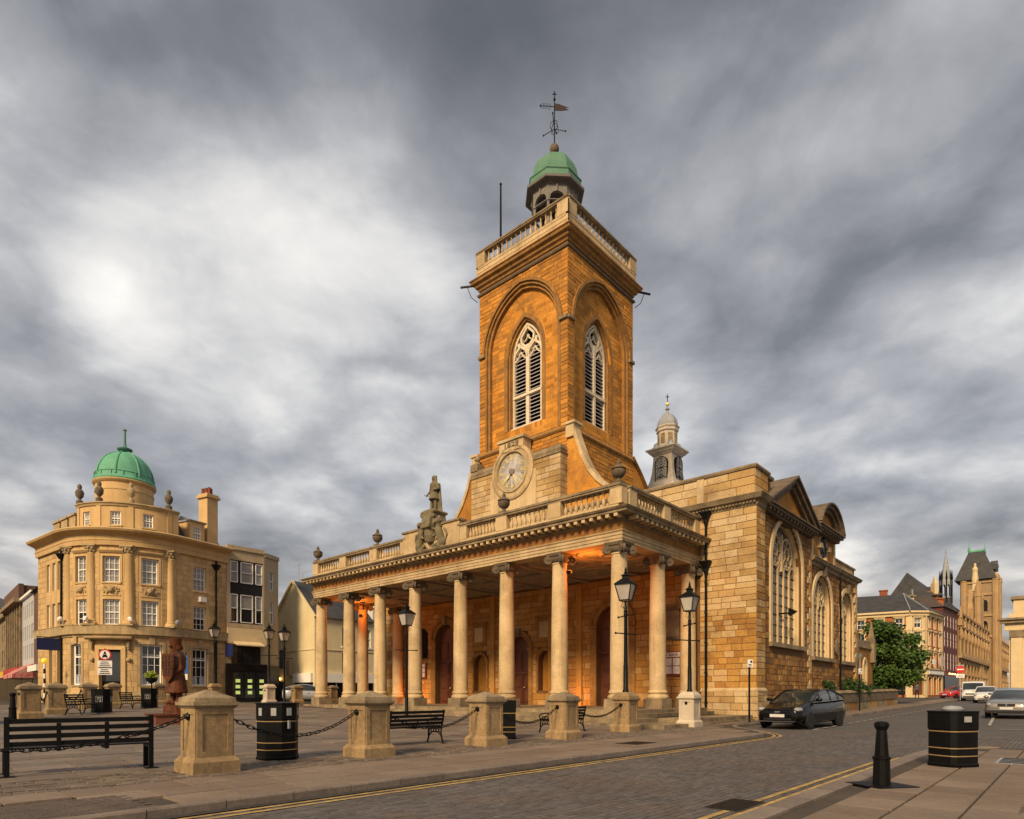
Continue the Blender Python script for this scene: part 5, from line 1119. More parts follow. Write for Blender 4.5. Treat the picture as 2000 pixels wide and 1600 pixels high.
CONC = mat('sand_concrete', (.42,.33,.21), (.36,.28,.18), rough=.9, scale=.6, fine=.08, streak=.3)
BUFF = mat('cream_stucco', (.60,.47,.27), (.54,.42,.24), rough=.85, fine=.06)
ROOFD = mat('dark_tile', (.055,.042,.038), (.08,.06,.05), rough=.85, bump=.4, bscale=10, fine=.25)
SHOPBLACK = mat('shopfront_black', (.008,.008,.009), rough=.3, fine=.05)
# --- concrete fronted block right of the bank
MB0 = (-24.05, 53.3); MB1 = (-24.05+.667*3.3, 53.3+.745*3.3)
t, L, P = bldg('office_block', 'sand coloured flat roofed block with black window panels above a black shopfront', MB0, MB1, 9, 13.2, CONC, [OP(.3, 3.2, 6.7, 12.1)])
BPAN = mat('black_panel', (.012,.012,.014), rough=.25, fine=.05)
m = MB(); m.box(.3, 3.2, .18, .24, 6.7, 12.1); m.build('curtain_wall', BPAN, t)
for j, (z0, z1) in enumerate(((6.8, 9.2), (10.2, 12.0))):
    for s0, s1 in ((.34, .98), (1.22, 2.32), (2.54, 3.16)): sash(t, P, s0, s1, z0, z1, .1, 1, 2, gl=GLASS_PALE if j else GLASS, gl2=GLASS_PALE, fw=.06)
strip(t, L, 12.95, 13.3, .12, CONC, name='coping'); strip(t, L, 6.35, 6.6, .1, CONC, name='string_course')
m = MB(); m.box(0, L+.1, -.25, .02, 4.9, 6.3); m.build('fascia', BUFF, t); m = MB(); m.prism([(-.25,5.15),(-.9,4.85),(-.9,4.75),(-.25,5.0)], 'x', .5, 2.9); m.build('awning_box', BUFF, t)
m = MB(); m.box(.4, 2.9, -.12, .03, 3.3, 4.75); m.build('mezzanine_window', GLASS, t)
for s in (1.2, 2.2): m = MB(); m.box(s-.04, s+.04, -.16, -.1, 3.3, 4.75); m.build('mullion', SHOPBLACK, t)
m = MB(); m.box(-.1, L+.15, -.22, .02, -.2, 3.25); sf = m.build('shopfront', SHOPBLACK, t)
m = MB(); m.box(.0, L, -.26, -.2, 2.65, 3.2); m.build('shop_fascia', SHOPBLACK, sf)
ADV = mat('property_card', (.45,.55,.12), (.6,.62,.5), rough=.5, scale=6, emit=(.55,.75,.15), estr=.35)
for i in range(3):
    s = .45+i*1.05; m = MB(); m.box(s-.02, s+.85, -.245, -.22, .3, 2.5); m.build('shop_window', GLASS, sf)
    for j in range(3): m = MB(); m.box(s+.2, s+.58, -.262, -.25, .65+j*.5, .93+j*.5); m.build('card', ADV, sf)
# the block's angled return
MB2 = (MB1[0]+.26*2.0, MB1[1]+.966*2.0)
t2, L2, P2 = bldg('office_block_return', 'sand coloured narrow side of the flat roofed block beside the yellow house', MB1, MB2, 2.5, 13.0, CONC, [OP(.6, 1.4, 6.9, 9.0), OP(.6, 1.4, 9.9, 11.6)])
for s in (.6,):
    for z0, z1 in ((6.9, 9.0), (9.9, 11.6)): sash(t2, P2, s, s+.8, z0, z1, .12, 1, 2, gl=GLASS_PALE)
strip(t2, L2, 12.75, 13.1, .12, CONC, name='coping'); m = MB(); m.box(.05, L2, -.12, .02, -.2, 3.2); m.build('shopfront', SHOPBLACK, t2)
merge_into(t, t2)
# --- yellow gabled house
YC = (-18.1, 58.0); YL = (YC[0]-.745*7.6, YC[1]+.667*7.6); YR = (YC[0]+.667*6.4, YC[1]+.745*6.4)
ty = thing('gabled_house', 'yellow rendered house with steep gable and slate roof behind the portico', 'house', (YC[0], YC[1], GW(*YC)), YAW)
# local x = along the street side (u), y = along the gable (v)
m = MB(); m.add([(0,0,-.4),(0,7.6,-.4),(0,7.6,7.9),(0,3.8,11.4),(0,0,7.9)], [(0,1,2,3,4)]); m.build('gable_wall', RENDER_Y, ty)
yo = [OP(2.9, 3.9, 5.2, 7.0), OP(2.9, 3.9, 2.6, 4.6), OP(5.4, 6.2, 5.2, 7.0)]; Py = lambda s, off: (s, off)
m = MB(); wall(m, Py, 0, 6.4, -.4, 7.95, yo, .2); m.box(.05, 6.4, .3, 7.6, -.4, 7.9); m.build('facade', RENDER_Y, ty)
for o in yo: sash(ty, Py, *o[:4], .12, 2, 2, gl=GLASS_PALE if o[2] > 4 else GLASS, sill=WHITE)
m = MB(); m.add([(-.15,-.3,7.75),(6.6,-.3,7.75),(6.6,3.8,11.5),(-.15,3.8,11.5),(-.15,7.9,7.75),(6.6,7.9,7.75)], [(0,1,2,3),(3,2,5,4)]); m.build('roof', SLATE, ty)
m = MB(); m.bar((-.12,-.3,7.72), (-.12,3.8,11.48), .18); m.bar((-.12,7.9,7.72), (-.12,3.8,11.48), .18); m.build('bargeboard', RENDER_Y, ty)
m = MB(); m.box(-.06, 0, 0, 7.6, 4.75, 4.85); m.box(0, 6.4, -.06, 0, 4.75, 4.85); m.build('string_course', RENDER_Y, ty)
m = MB(); m.box(.2, 6.4, -.3, .0, 1.75, 2.6); m.build('fascia', WHITE, ty); m = MB(); m.box(-.3, 0, .2, 3.4, 1.75, 2.6); m.build('fascia', WHITE, ty)
m = MB(); m.box(.3, 6.3, -.1, .0, -.2, 1.75); m.build('shopfront', SHOPBLACK, ty); m = MB(); m.box(-.1, 0, .3, 3.3, -.2, 1.75); m.build('shopfront', SHOPBLACK, ty)
for s in (2.2, 3.0, 3.8, 4.6): m = MB(); m.box(s-.05, s+.05, -.14, -.09, -.1, 1.7); m.build('mullion', WHITE, ty)
m = MB(); m.box(-.35, 0, 3.9, 4.5, 2.4, 3.9); m.build('meter_box', CONC, ty); m = MB(); m.box(-.08, .02, 5.4, 6.3, 3.2, 5.0); m.build('window', GLASS, ty)
m = MB(); m.box(-.06, .02, 5.5, 6.4, -.1, 1.9); m.build('door', SHOPBLACK, ty); m = MB(); m.ball((-.25, 5.9, 2.15), .14, 8, 6); m.build('porch_lamp', mat('porch_glow', (.8,.4,.1), emit=(1,.5,.12), estr=4), ty)
m = MB(); m.tube([(.6,3.8,11.4), (.6,3.8,13.3)], .03, 5); m.bar((.6,3.2,13.1), (.6,4.8,13.1), .03); m.build('aerial', LEAD, ty)
# white house beyond it, seen between the columns
WR = (YR[0]+.667*7, YR[1]+.745*7)
t, L, P = bldg('white_house', 'white rendered house with grey slate roof seen between the portico columns', YR, WR, 7, 9.6, RENDER_W, [OP(s-.4, s+.4, z, z+1.5) for s in (1.6, 3.6, 5.6) for z in (3.3, 6.2)])
for s in (1.6, 3.6, 5.6):
    for z in (3.3, 6.2): sash(t, P, s-.4, s+.4, z, z+1.5, .12, 2, 2, sill=WHITE)
hip(t, L, 7, 9.6, 2.2, SLATE); strip(t, L, 9.2, 9.6, .25, RENDER_W, name='cornice'); m = MB(); m.prism([(0,2.3),(-1.3,1.8),(0,1.8)], 'x', .2, 5.5); m.build('awning', mat('blue_awning', (.015,.02,.12), rough=.7), t)
m = MB(); m.box(.2, 6, -.1, 0, -.2, 1.8); m.build('shopfront', SHOPBLACK, t)
# low tiled house between the office block and the yellow house
t, L, P = bldg('tiled_house', 'low house with dark tiled roof and brick chimney behind the yellow gable', (-30.5, 70.5), (-23.5, 68.5), 6, 7.2, BROWNBRICK)
hip(t, L, 6, 7.2, 2.6, ROOFD, gable=True); stack(t, 4.6, 3, 7.6, 1.5, .9, 3.6, REDBRICK, 4)
m = MB(); m.tube([(6.2,3,9), (6.2,3,14.6)], .03, 5); m.bar((5.4,3,14.4), (7.1,3,14.5), .03); m.build('aerial', LEAD, t)
# --- receding street on the far left
D0 = (-.692, .722); SS = (-38.5, 52.0)
def sp(t_): return (SS[0]+D0[0]*t_, SS[1]+D0[1]*t_)
t, L, P = bldg('tall_brown_house', 'tall dark brown brick house with steep tiled roof beside the domed building', sp(5.6), sp(.2), 8, 9.6, BROWNBRICK, [OP(s-.35, s+.35, z, z+1.5) for s in (2.8, 4.4) for z in (4.5, 7.0)])
hip(t, L, 5, 9.6, 2.2, ROOFD, gable=True)
for s in (2.8, 4.4):
    for z in (4.5, 7.0): sash(t, P, s-.35, s+.35, z, z+1.5, .12, 1, 2)
m = MB(); m.box(.2, L, -.5, 0, 2.6, 3.1); m.build('shop_fascia', WHITE, t); m = MB(); m.box(.3, L, -.1, 0, 0, 2.6); m.build('shopfront', SHOPBLACK, t)
t, L, P = bldg('pale_shop_building', 'pale grey rendered building with rows of small windows over red and white awnings', sp(13.2), sp(5.6), 8, 9.9, RENDER_G, [OP(s-.3, s+.3, z, z+1.3) for s in (1, 2.3, 3.6, 4.9, 6.2, 7.0) for z in (3.9, 5.7, 7.7)])
for s in (1, 2.3, 3.6, 4.9, 6.2, 7.0):
    for z in (3.9, 5.7, 7.7): sash(t, P, s-.3, s+.3, z, z+1.3, .12, 1, 2)
m = MB(); m.box(-.1, L+.1, -.25, .1, 9.7, 9.95); m.build('cornice', WHITE, t); hip(t, L, 6, 9.95, 1.2, ROOFD)
AWN = mat('red_awning', (.42,.045,.04), (.5,.35,.3), rough=.8, scale=2.2)
for x in (.4, 4.2): m = MB(); m.prism([(0,3.4),(-1.5,2.4),(-1.5,2.1),(0,2.1)], 'x', x, x+3.2); m.build('awning', AWN, t)
m = MB(); m.box(.2, L-.2, -.1, 0, -.2, 2.1); m.build('shopfront', SHOPBLACK, t)
t, L, P = bldg('brick_pilaster_building', 'brown brick building with tall stone pilasters and panelled parapet on the left street', sp(25.6), sp(13.2), 9, 11.3, BROWNBRICK, [OP(s-.45, s+.45, 3.6, 9.4) for s in (1.3, 3.2, 5.1, 7.0, 8.9, 10.8)])
for s in (1.3, 3.2, 5.1, 7.0, 8.9, 10.8):
    sash(t, P, s-.45, s+.45, 3.6, 9.4, .15, 1, 6)
for s in (.35, 2.25, 4.15, 6.05, 7.95, 9.85, 11.9): m = MB(); m.box(s-.22, s+.22, -.2, 0, 3.3, 9.6); m.build('pilaster', WEATHER, t)
m = MB(); m.box(-.2, L+.2, -.7, .1, 9.6, 10.0); m.build('cornice', WEATHER, t); m = MB(); m.box(-.1, L+.1, -.3, .1, 10.0, 11.4); m.build('parapet', BROWNBRICK, t)
m = MB(); m.box(0, L, -.4, 0, 2.6, 3.3); m.build('shop_fascia', mat('red_fascia', (.35,.04,.03), rough=.6), t); m = MB(); m.prism([(0,3.0),(-1.6,2.2),(0,2.2)], 'x', 7, 12); m.build('awning', AWN, t)
m = MB(); m.box(.2, L-.2, -.1, 0, -.2, 2.6); m.build('shopfront', SHOPBLACK, t)
for s in (9.0, 11.0): stack(t, s, 2.5, 11.3, .8, .6, 1.3, BROWNBRICK, 2)
t, L, P = bldg('far_tan_building', 'tan stone building at the far left end of the shopping street', sp(40), sp(25.6), 9, 9.8, WEATHER, [OP(s-.5, s+.5, z, z+1.9) for s in (9.2, 11.2, 13.2) for z in (3.8, 6.7)])
for s in (9.2, 11.2, 13.2):
    for z in (3.8, 6.7): sash(t, P, s-.5, s+.5, z, z+1.9, .15, 2, 4)
strip(t, L, 9.3, 9.8, .4, WEATHER, name='cornice'); m = MB(); m.box(4, L, -.3, 0, 2.5, 3.2); m.build('shop_fascia', mat('yellow_fascia', (.55,.36,.03), rough=.6), t); m = MB(); m.box(4, L, -.1, 0, -.2, 2.5); m.build('shopfront', SHOPBLACK, t)
t, L, P = bldg('street_end_building', 'distant stone building closing the left street', (-95, 78), (-66, 84), 8, 12, WEATHER, [OP(s-.6, s+.6, z, z+1.9) for s in range(3, 29, 3) for z in (4, 7.5)])
hip(t, L, 8, 12, 2, SLATE)
# ================= right-hand side of the view =================
GOTH = mat('gothic_stone', (.42,.275,.135), (.31,.20,.10), rough=.9, scale=.5, bump=.3, fine=.16, streak=.25)
GOTH_D = mat('gothic_stone_dark', (.30,.21,.12), (.22,.155,.09), rough=.9, scale=.7, fine=.2)  # darker tone of the guildhall stone
ORB = mat('orange_brick', (.36,.12,.035), (.29,.09,.028), rough=.9, scale=1, fine=.15, bump=.2)
# --- vestry at the church's east end
va = thing('vestry', 'low stone vestry with two pinnacles and arched window at the east end of the church', 'building', (*AB(26.4, -2.6), G(26.4, -3)), YAW)
P = lambda s, off: (s, off); o = OP(3.2, 4.2, 1.4, 2.9, 'point', .7)
m = MB(); wall(m, P, 0, 6.2, -.3, 4.4, [o], .3); m.box(0, 6.2, .35, 5, -.3, 4.4); m.build('wall', RUBBLE, va)
m = MB(); fill(m, P, o, .25); w = m.build('window', GLASS_LEAD, va); m = MB(); ring(m, P, o, -.08, .14, .2, -.08); m.bar((3.7,.1,1.4), (3.7,.1,3.3), .1, .12); m.build('window_surround', CREAM, w)
m = MB(); m.box(-.1, 6.3, -.12, .3, 4.4, 4.6); m.box(-.05, 6.25, -.04, .25, 4.6, 5.0); m.build('parapet', WEATHER, va)
for x in (.6, 5.7): m = MB(); m.box(x-.25, x+.25, -.28, .22, 3.4, 5.2); m.frus(x, -.03, 5.2, 6.5, .42, .08); m.build('pinnacle', WEATHER, va)
m = MB(); m.tube([(1.9,-.1,0), (1.9,-.1,3.6)], .05, 6); m.frus(1.9, -.1, 3.6, 3.9, .14, .34); m.build('drainpipe', LEAD, va)
m = MB(); m.box(-.05, 6.3, -.1, .05, -.3, .5); m.build('plinth', WEATHER, va)
# --- churchyard wall
cw = thing('churchyard_wall', 'low weathered stone wall along the pavement below the church windows', 'wall', (*AB(15.8, -3.75), G(15.8, -4)), YAW)
for i in range(11):
    x0 = i*1.8; dz = .0135*x0; m = MB(); m.box(x0, x0+1.78, 0, .38, -.3+dz, .52+dz); m.build('wall_panel', WEATHER if i % 3 else RUBBLE, cw); m = MB(); m.box(x0-.0, x0+1.79, -.05, .43, .52+dz, 1.12+dz); m.build('upper_course', SOOT, cw)
    m = MB(); m.prism([(-.1,1.12+dz),(.48,1.12+dz),(.4,1.22+dz),(.19,1.28+dz),(-.02,1.22+dz)], 'x', x0, x0+1.79); m.build('coping', WEATHER, cw)
# --- brick and stucco corner house
A1, B1, C1, D1 = (44, 91.5), (53.6, 85.4), (56.0, 85.4), (61.6, 90.6); zE = 11.5
def rows(L, n, zs, w): return [OP(L*(i+.5)/n-w/2, L*(i+.5)/n+w/2, a, b) for i in range(n) for a, b in zs]
zs = ((3.9, 5.9), (6.9, 8.7), (9.3, 10.6))
corner_house = []
for nm, lab, p, q, n in (('corner_house', 'cream and orange brick corner house with slate roof at the street bend', A1, B1, 5), ('corner_house_bay', 'narrow splayed cream bay with arched doorway on the brick corner house', B1, C1, 1), ('corner_house_side', 'orange brick side of the corner house with pedimented windows along the street', C1, D1, 3)):
    L = hypot(q[0]-p[0], q[1]-p[1]); ops = rows(L, n, zs, .95 if n != 1 else 1.0); ground = [OP(L*(i+.5)/n-.75, L*(i+.5)/n+.75, .2, 2.2, 'round', .5) for i in range(n)]
    t, L, P = bldg(nm, lab, p, q, 7 if n > 1 else 3, zE, ORB if n > 1 else BUFF, ops+ground, z0=G(77, -4))
    for o in ops: sash(t, P, *o[:4], .14, 2, 2, m_=WHITE, gl=GLASS, gl2=GLASS_PALE if n == 1 else GLASS); m = MB(); ring(m, P, o, 0, .15, .02, -.08); m.box(o[0]-.22, o[1]+.22, -.16, .02, o[3]+.14, o[3]+.28); m.build('architrave', BUFF, t)
    if n == 3:
        for i in range(3): c = L*(i+.5)/n; m = MB(); m.prism([(c-.8,6.25),(c+.8,6.25),(c,6.75)], 'y', -.2, .02); m.build('window_pediment', BUFF, t)
    for o in ground: m = MB(); fill(m, P, o, .22); m.build('shop_window' if n > 1 else 'door', GLASS if n > 1 else DOOR, t); m = MB(); ring(m, P, o, 0, .16, .02, -.1); m.build('arch_surround', BUFF, t)
    for z0, z1, d in ((2.95, 3.65, .25), (3.65, 3.8, .4), (6.3, 6.42, .1), (8.95, 9.1, .12), (10.9, 11.3, .25), (11.3, 11.55, .5)): m = MB(); m.box(-.05, L+.05, -d, .03, z0, z1); m.build('band' if d < .3 else 'cornice', BUFF, t)
    for x in ([0, L] if n > 1 else []): m = MB(); m.box(x-.35, x+.35, -.07, .03, -.2, 10.9); m.build('quoin_strip', BUFF, t)
    if n == 5: root_h = t
    if n == 3:
        m = MB(); m.box(.7, 2.2, -.6, -.5, 4.4, 5.0); m.build('hanging_sign', WHITE, t); m = MB(); m.box(4.2, 5.6, -.7, -.6, 4.2, 5.6); m.build('sign_panel', mat('pinkish_board', (.5,.4,.36), rough=.7), t)
        m = MB(); m.box(.2, L-.2, -.3, -.24, 3.05, 3.5); m.build('shop_sign', WHITE, t)
    if n != 5: merge_into(root_h, t)
rl = Matrix.Rotation(-atan2(B1[1]-A1[1], B1[0]-A1[0]), 3, 'Z')
def toL(p, z): v = rl @ Vector((p[0]-A1[0], p[1]-A1[1], 0)); return (v.x, v.y, z)
R0, R1 = (47.5, 97), (57.5, 92.5); m = MB()
m.add([toL((43.5,91.2),zE), toL((53.5,84.9),zE), toL((56.2,84.9),zE), toL((62.2,90.3),zE), toL((57,98),zE), toL((47,101),zE), toL((46.5,96),zE+3.2), toL((56.3,91.2),zE+3.2)], [(0,1,7,6),(1,2,7),(2,3,7),(3,4,7),(4,5,6,7),(5,0,6)]); m.build('roof', SLATE, root_h)
for p in ((56.0, 85.2), (53.6, 85.2)): m = MB(); m.bar(toL((p[0], p[1]-.1), zE+.1), toL((56.3, 91.0), zE+3.25), .22, .1); m.build('hip_lead', LEAD, root_h)
for p, z in (((49.5, 95.3), 3.0), ((54.4, 92.6), 3.1)):
    x, y, _ = toL(p, 0); m = MB(); m.box(x-.5, x+.5, y-.4, y+.4, zE+z-1.2, zE+z+.9); m.box(x-.58, x+.58, y-.48, y+.48, zE+z+.75, zE+z+.9); m.build('chimney_stack', REDBRICK if p[0] > 50 else ORB, root_h)
# --- big red brick chimneys and gables between the roofs
rb = thing('brick_gable_block', 'red brick gable block with stone capped chimneys rising behind the corner house', 'building', (67.4, 103, 0), .0); rb.scale = (.52, 1, 1)
m = MB(); m.box(0, 5.6, 0, 6, -.5, 16.6); m.build('wall', ORB, rb); m = MB(); m.box(-4, 0, 1, 5, -.5, 17.4); m.build('wall', BUFF, rb); m = MB(); m.box(-4.2, .2, .8, 5.2, 17.4, 17.7); m.build('coping', WEATHER, rb)
for x, h, c in ((.8, 1.4, ORB), (3.2, .9, REDBRICK), (5.2, .3, ORB)): m = MB(); m.box(x-.8, x+.8, .4, 2.4, 16.4, 16.6+h); m.box(x-.95, x+.95, .25, 2.55, 16.6+h, 16.8+h); m.build('chimney_stack', c, rb)
for x in (-3.5, .1): m = MB(); m.box(x-.15, x+.15, .5, .8, 17.5, 18.6); m.build('chimney_pot', LEAD, rb)
m = MB(); m.prism([(0,17.5),(3,19.4),(6,17.5)], 'x', .5, 5.8) ; m.build('roof', SLATE, rb)
m = MB(); m.box(3.4, 4.6, .5, 1.5, 17, 19.6); m.frus(4, 1, 19.6, 20.9, .9, .05); m.build('pinnacle', BUFF, rb)
# --- narrow dark red house
t, L, P = bldg('narrow_red_house', 'narrow dark red house with tall white windows between corner house and guildhall', (62.4, 91.6), (70.2, 99.6), 6, 13.0, mat('dark_red_paint', (.13,.03,.02), (.09,.025,.018), rough=.7), [OP(s-.35, s+.35, z, z+h) for s in (1.4, 3.6, 5.8, 8.0, 10.0) for z, h in ((3.9, 2.6), (7.3, 2.4), (10.2, 1.9))], z0=G(80, -4))
for s in (1.4, 3.6, 5.8, 8.0, 10.0):
    for z, h in ((3.9, 2.6), (7.3, 2.4), (10.2, 1.9)): sash(t, P, s-.35, s+.35, z, z+h, .1, 1, 2, gl=GLASS_PALE, fw=.2)
hip(t, L, 6, 13, 2.4, ROOFD); m = MB(); m.box(.3, L-.3, -.2, 0, 0, 3.0); m.build('shopfront', SHOPBLACK, t)
for s in (2, 4, 6, 8): m = MB(); m.ball((s, -.5, 3.3), .12, 6, 5); m.build('shop_lamp', mat('shop_glow', (.9,.5,.2), emit=(1,.5,.18), estr=6), t)
# --- gothic guildhall
GA = (70.6, 100.0); GL = 92.0; GBp = (GA[0]+UX*GL, GA[1]+UY*GL); bay = 4.6; nb = 20
ar_ = [OP(i*bay+.55, i*bay+bay-.55, .2, 3.6, 'point', 2.0) for i in range(nb)]; up_ = [OP(i*bay+.9+j*1.5, i*bay+2.0+j*1.5, 7.2, 9.6, 'point', .9) for i in range(nb) for j in range(2)]
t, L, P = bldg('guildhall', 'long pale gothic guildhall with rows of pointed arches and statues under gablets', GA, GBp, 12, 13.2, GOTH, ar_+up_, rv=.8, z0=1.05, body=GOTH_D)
for o in ar_: m = MB(); fill(m, P, o, .75); m.build('arcade_window', GLASS, t); m = MB(); ring(m, P, o, 0, .3, .03, -.14); m.build('arch_moulding', GOTH, t)
for o in up_: m = MB(); fill(m, P, o, .6); m.build('window', GLASS, t)
for z0, z1, d in ((3.4, 3.6, .2), (6.1, 6.5, .45), (10.9, 11.2, .4), (12.9, 13.3, .5)): m = MB(); m.box(0, L, -d, .05, z0, z1); m.build('string_course', GOTH, t)
for i in range(nb+1):
    x = i*bay+.1; m = MB(); m.lathe([(.28,-.2),(.28,.4),(.2,.5),(.2,3.2),(.34,3.5)], 8, (x, -.12, 0)); m.build('column', GOTH, t)
    m = MB(); m.lathe([(.16,6.5),(.16,8.8),(.3,9.1)], 8, (x, -.2, 0)); m.lathe([(.2,9.1),(.32,9.6),(.26,10.4),(.12,10.7),(.15,10.9),(.02,11.05)], 8, (x, -.35, 0)); m.build('statue_figure', GOTH, t)
    m = MB(); m.frus(x, -.2, 11.2, 12.9, .8, .1); m.frus(x, -.3, 12.4, 14.3, .5, .05); m.build('pinnacle', GOTH, t)
    if i < nb: m = MB(); m.prism([(x+.5,10.9),(x+bay-.5,10.9),(x+bay/2,13.0)], 'y', -.35, 0); m.build('gablet', GOTH, t)
    if i < nb:
        for k in range(5): m = MB(); y = x+.7+k*.78; m.box(y-.12, y+.12, -.4, -.05, 6.5, 7.1); m.build('baluster', GOTH_D, t)
m = MB(); m.add([(0,1,13),(L,1,13),(L,7,20.5),(0,7,20.5),(0,12,13),(L,12,13)], [(0,1,2,3),(3,2,5,4),(0,3,4)]); m.build('roof', SLATE, t)
gt = thing('guildhall_tower', 'square guildhall tower with steep slate roof, green copper ridge and iron finials', 'tower', (100.2, 131, 1), YAW)
m = MB(); m.box(0, 6.4, 0, 6.4, 0, 25); m.build('shaft', GOTH, gt)
for z in (12.5, 17, 21.5, 24.2): m = MB(); m.box(-.3, 6.7, -.3, 6.7, z, z+.5); m.build('string_course', GOTH, gt)
for x, y in ((0,0),(6.4,0),(0,6.4),(6.4,6.4)): m = MB(); m.lathe([(.8,0),(.8,24.5),(.9,24.7),(.8,25.6),(.1,26.2)], 8, (x, y, 0)); m.build('turret', GOTH, gt)
for P, c in ((Pw(-.02), 3.2), (Ps(-.02), 3.2)):
    for z in (13.6, 18.1):
        for q in (-1.1, 1.1): o = OP(c+q-.55, c+q+.55, z, z+1.8, 'point', .7); m = MB(); fill(m, P, o, -.02); m.build('window', GLASS, gt); m = MB(); ring(m, P, o, 0, .2, .02, -.15); m.build('window_surround', GOTH, gt)
m = MB(); m.frus(3.0, 4.0, 25, 31.2, 8.0, 4.6, 8.6, 3.0); m.build('roof', SLATE, gt); m = MB(); m.box(.6, 5.4, 2.4, 5.6, 31.1, 31.5); m.build('ridge_crest', COPPER, gt)
for x, y in ((.8, 5.4), (5.2, 2.6)): m = MB(); m.lathe([(.4,31.3),(.3,32),(.08,32.6),(.03,34)], 6, (x, y, 0)); m.build('finial', COPPER, gt)
for x, y, z in ((.9, -.1, 27), (3.2, -.1, 27.5), (5.5, -.1, 27), (-.1, 3.2, 27.4)): m = MB(); m.box(x-.3, x+.3, y, y+1.2, z, z+.9); m.prism([(x-.4,z+.9),(x+.4,z+.9),(x,z+1.6)], 'y', y-.1, y+1.3); m.build('lucarne', SLATE, gt)
gt.scale = (.84, .84, .98)
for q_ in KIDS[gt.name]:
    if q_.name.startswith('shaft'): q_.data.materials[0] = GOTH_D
gg = thing('statue_gable', 'pale stone gable pinnacle topped by a figure in front of the guildhall tower', 'gable', (90.0, 121.5, 1), YAW)
m = MB(); m.box(0, 3.4, 0, 2, 0, 17); m.prism([(0,17),(3.4,17),(1.7,21)], 'y', 0, 2); m.build('gable_wall', GOTH, gg)
for x in (-.2, 3.6): m = MB(); m.lathe([(.6,0),(.6,19.0),(.7,19.2),(.1,22.5)], 8, (x, .4, 0)); m.build('turret', GOTH, gg)
m = MB(); m.frus(1.7, 1, 20.5, 22, .8, .7); m.lathe([(.5,22),(.55,22.8),(.4,24.2),(.5,24.8),(.2,25.3),(.25,25.7),(.02,26)], 8, (1.7, 1, 0)); m.build('figure', BUFF, gg)
fl_ = thing('black_spire', 'dark openwork gothic roof spire above the brick chimneys', 'spire', (78.9, 115, 1), .3)
m = MB(); m.lathe([(1.5,11),(1.15,19)], 8); m.build('roof_base', SLATE, fl_)
for k in range(8):
    an = k*pi/4; m = MB(); m.lathe([(.13,18),(.13,22.6),(.2,22.7),(.02,24.4)], 6, (1.1*cos(an), 1.1*sin(an), 0)); m.build('pinnacle', BLACKMATT, fl_)
    Pk = lambda s, off, an=an+pi/8: (1.02*cos(an)-s*sin(an), 1.02*sin(an)+s*cos(an)); m = MB(); wall(m, Pk, -.42, .42, 18.8, 22.4, [OP(-.26, .26, 19.2, 21, 'point', .6)], .12); m.build('tracery_panel', LEAD, fl_)
m = MB(); m.lathe([(1.05,22.2),(.98,22.4),(.5,25.2),(.08,27.6),(.14,27.8),(.02,28.6)], 8); m.build('spirelet', LEAD, fl_)
fl_.scale = (.85, .85, .94)
# --- classical building at the right edge
t, L, P = bldg('classical_building', 'cream classical building with pilasters and stepped parapet at the far right', (49.7, 63.2), (60.9, 53.2), 12, 8.6, BUFF, [], z0=.8)
for s in (.6, 2.6, 5.6, 8.6): m = MB(); m.box(s-.45, s+.45, -.3, 0, .8, 6.2); m.build('pilaster', BUFF, t); m = MB(); m.box(s-.55, s+.55, -.4, 0, 6.2, 6.9); m.build('capital', WEATHER, t)
for z0, z1, d in ((0, .8, .4), (6.9, 7.6, .35), (7.6, 7.9, .7), (7.9, 8.1, .9)): m = MB(); m.box(-d, L, -d, .05, z0, z1); m.build('cornice' if z0 > 1 else 'plinth', BUFF if d < .6 else WEATHER, t)
m = MB(); m.box(.3, 4.5, .3, 5, 8.6, 10.0); m.build('attic', BUFF, t); m = MB(); m.box(.1, 4.7, .1, 5.2, 10.0, 10.3); m.build('attic_coping', WEATHER, t); m = MB(); m.box(2.4, 4.4, 1, 4, 10.3, 11.6); m.build('attic_block', BUFF, t)
m = MB(); m.box(-.2, 2.0, 7.5, 10, 5, 9.6); m.build('roof_plant', LEAD, t)
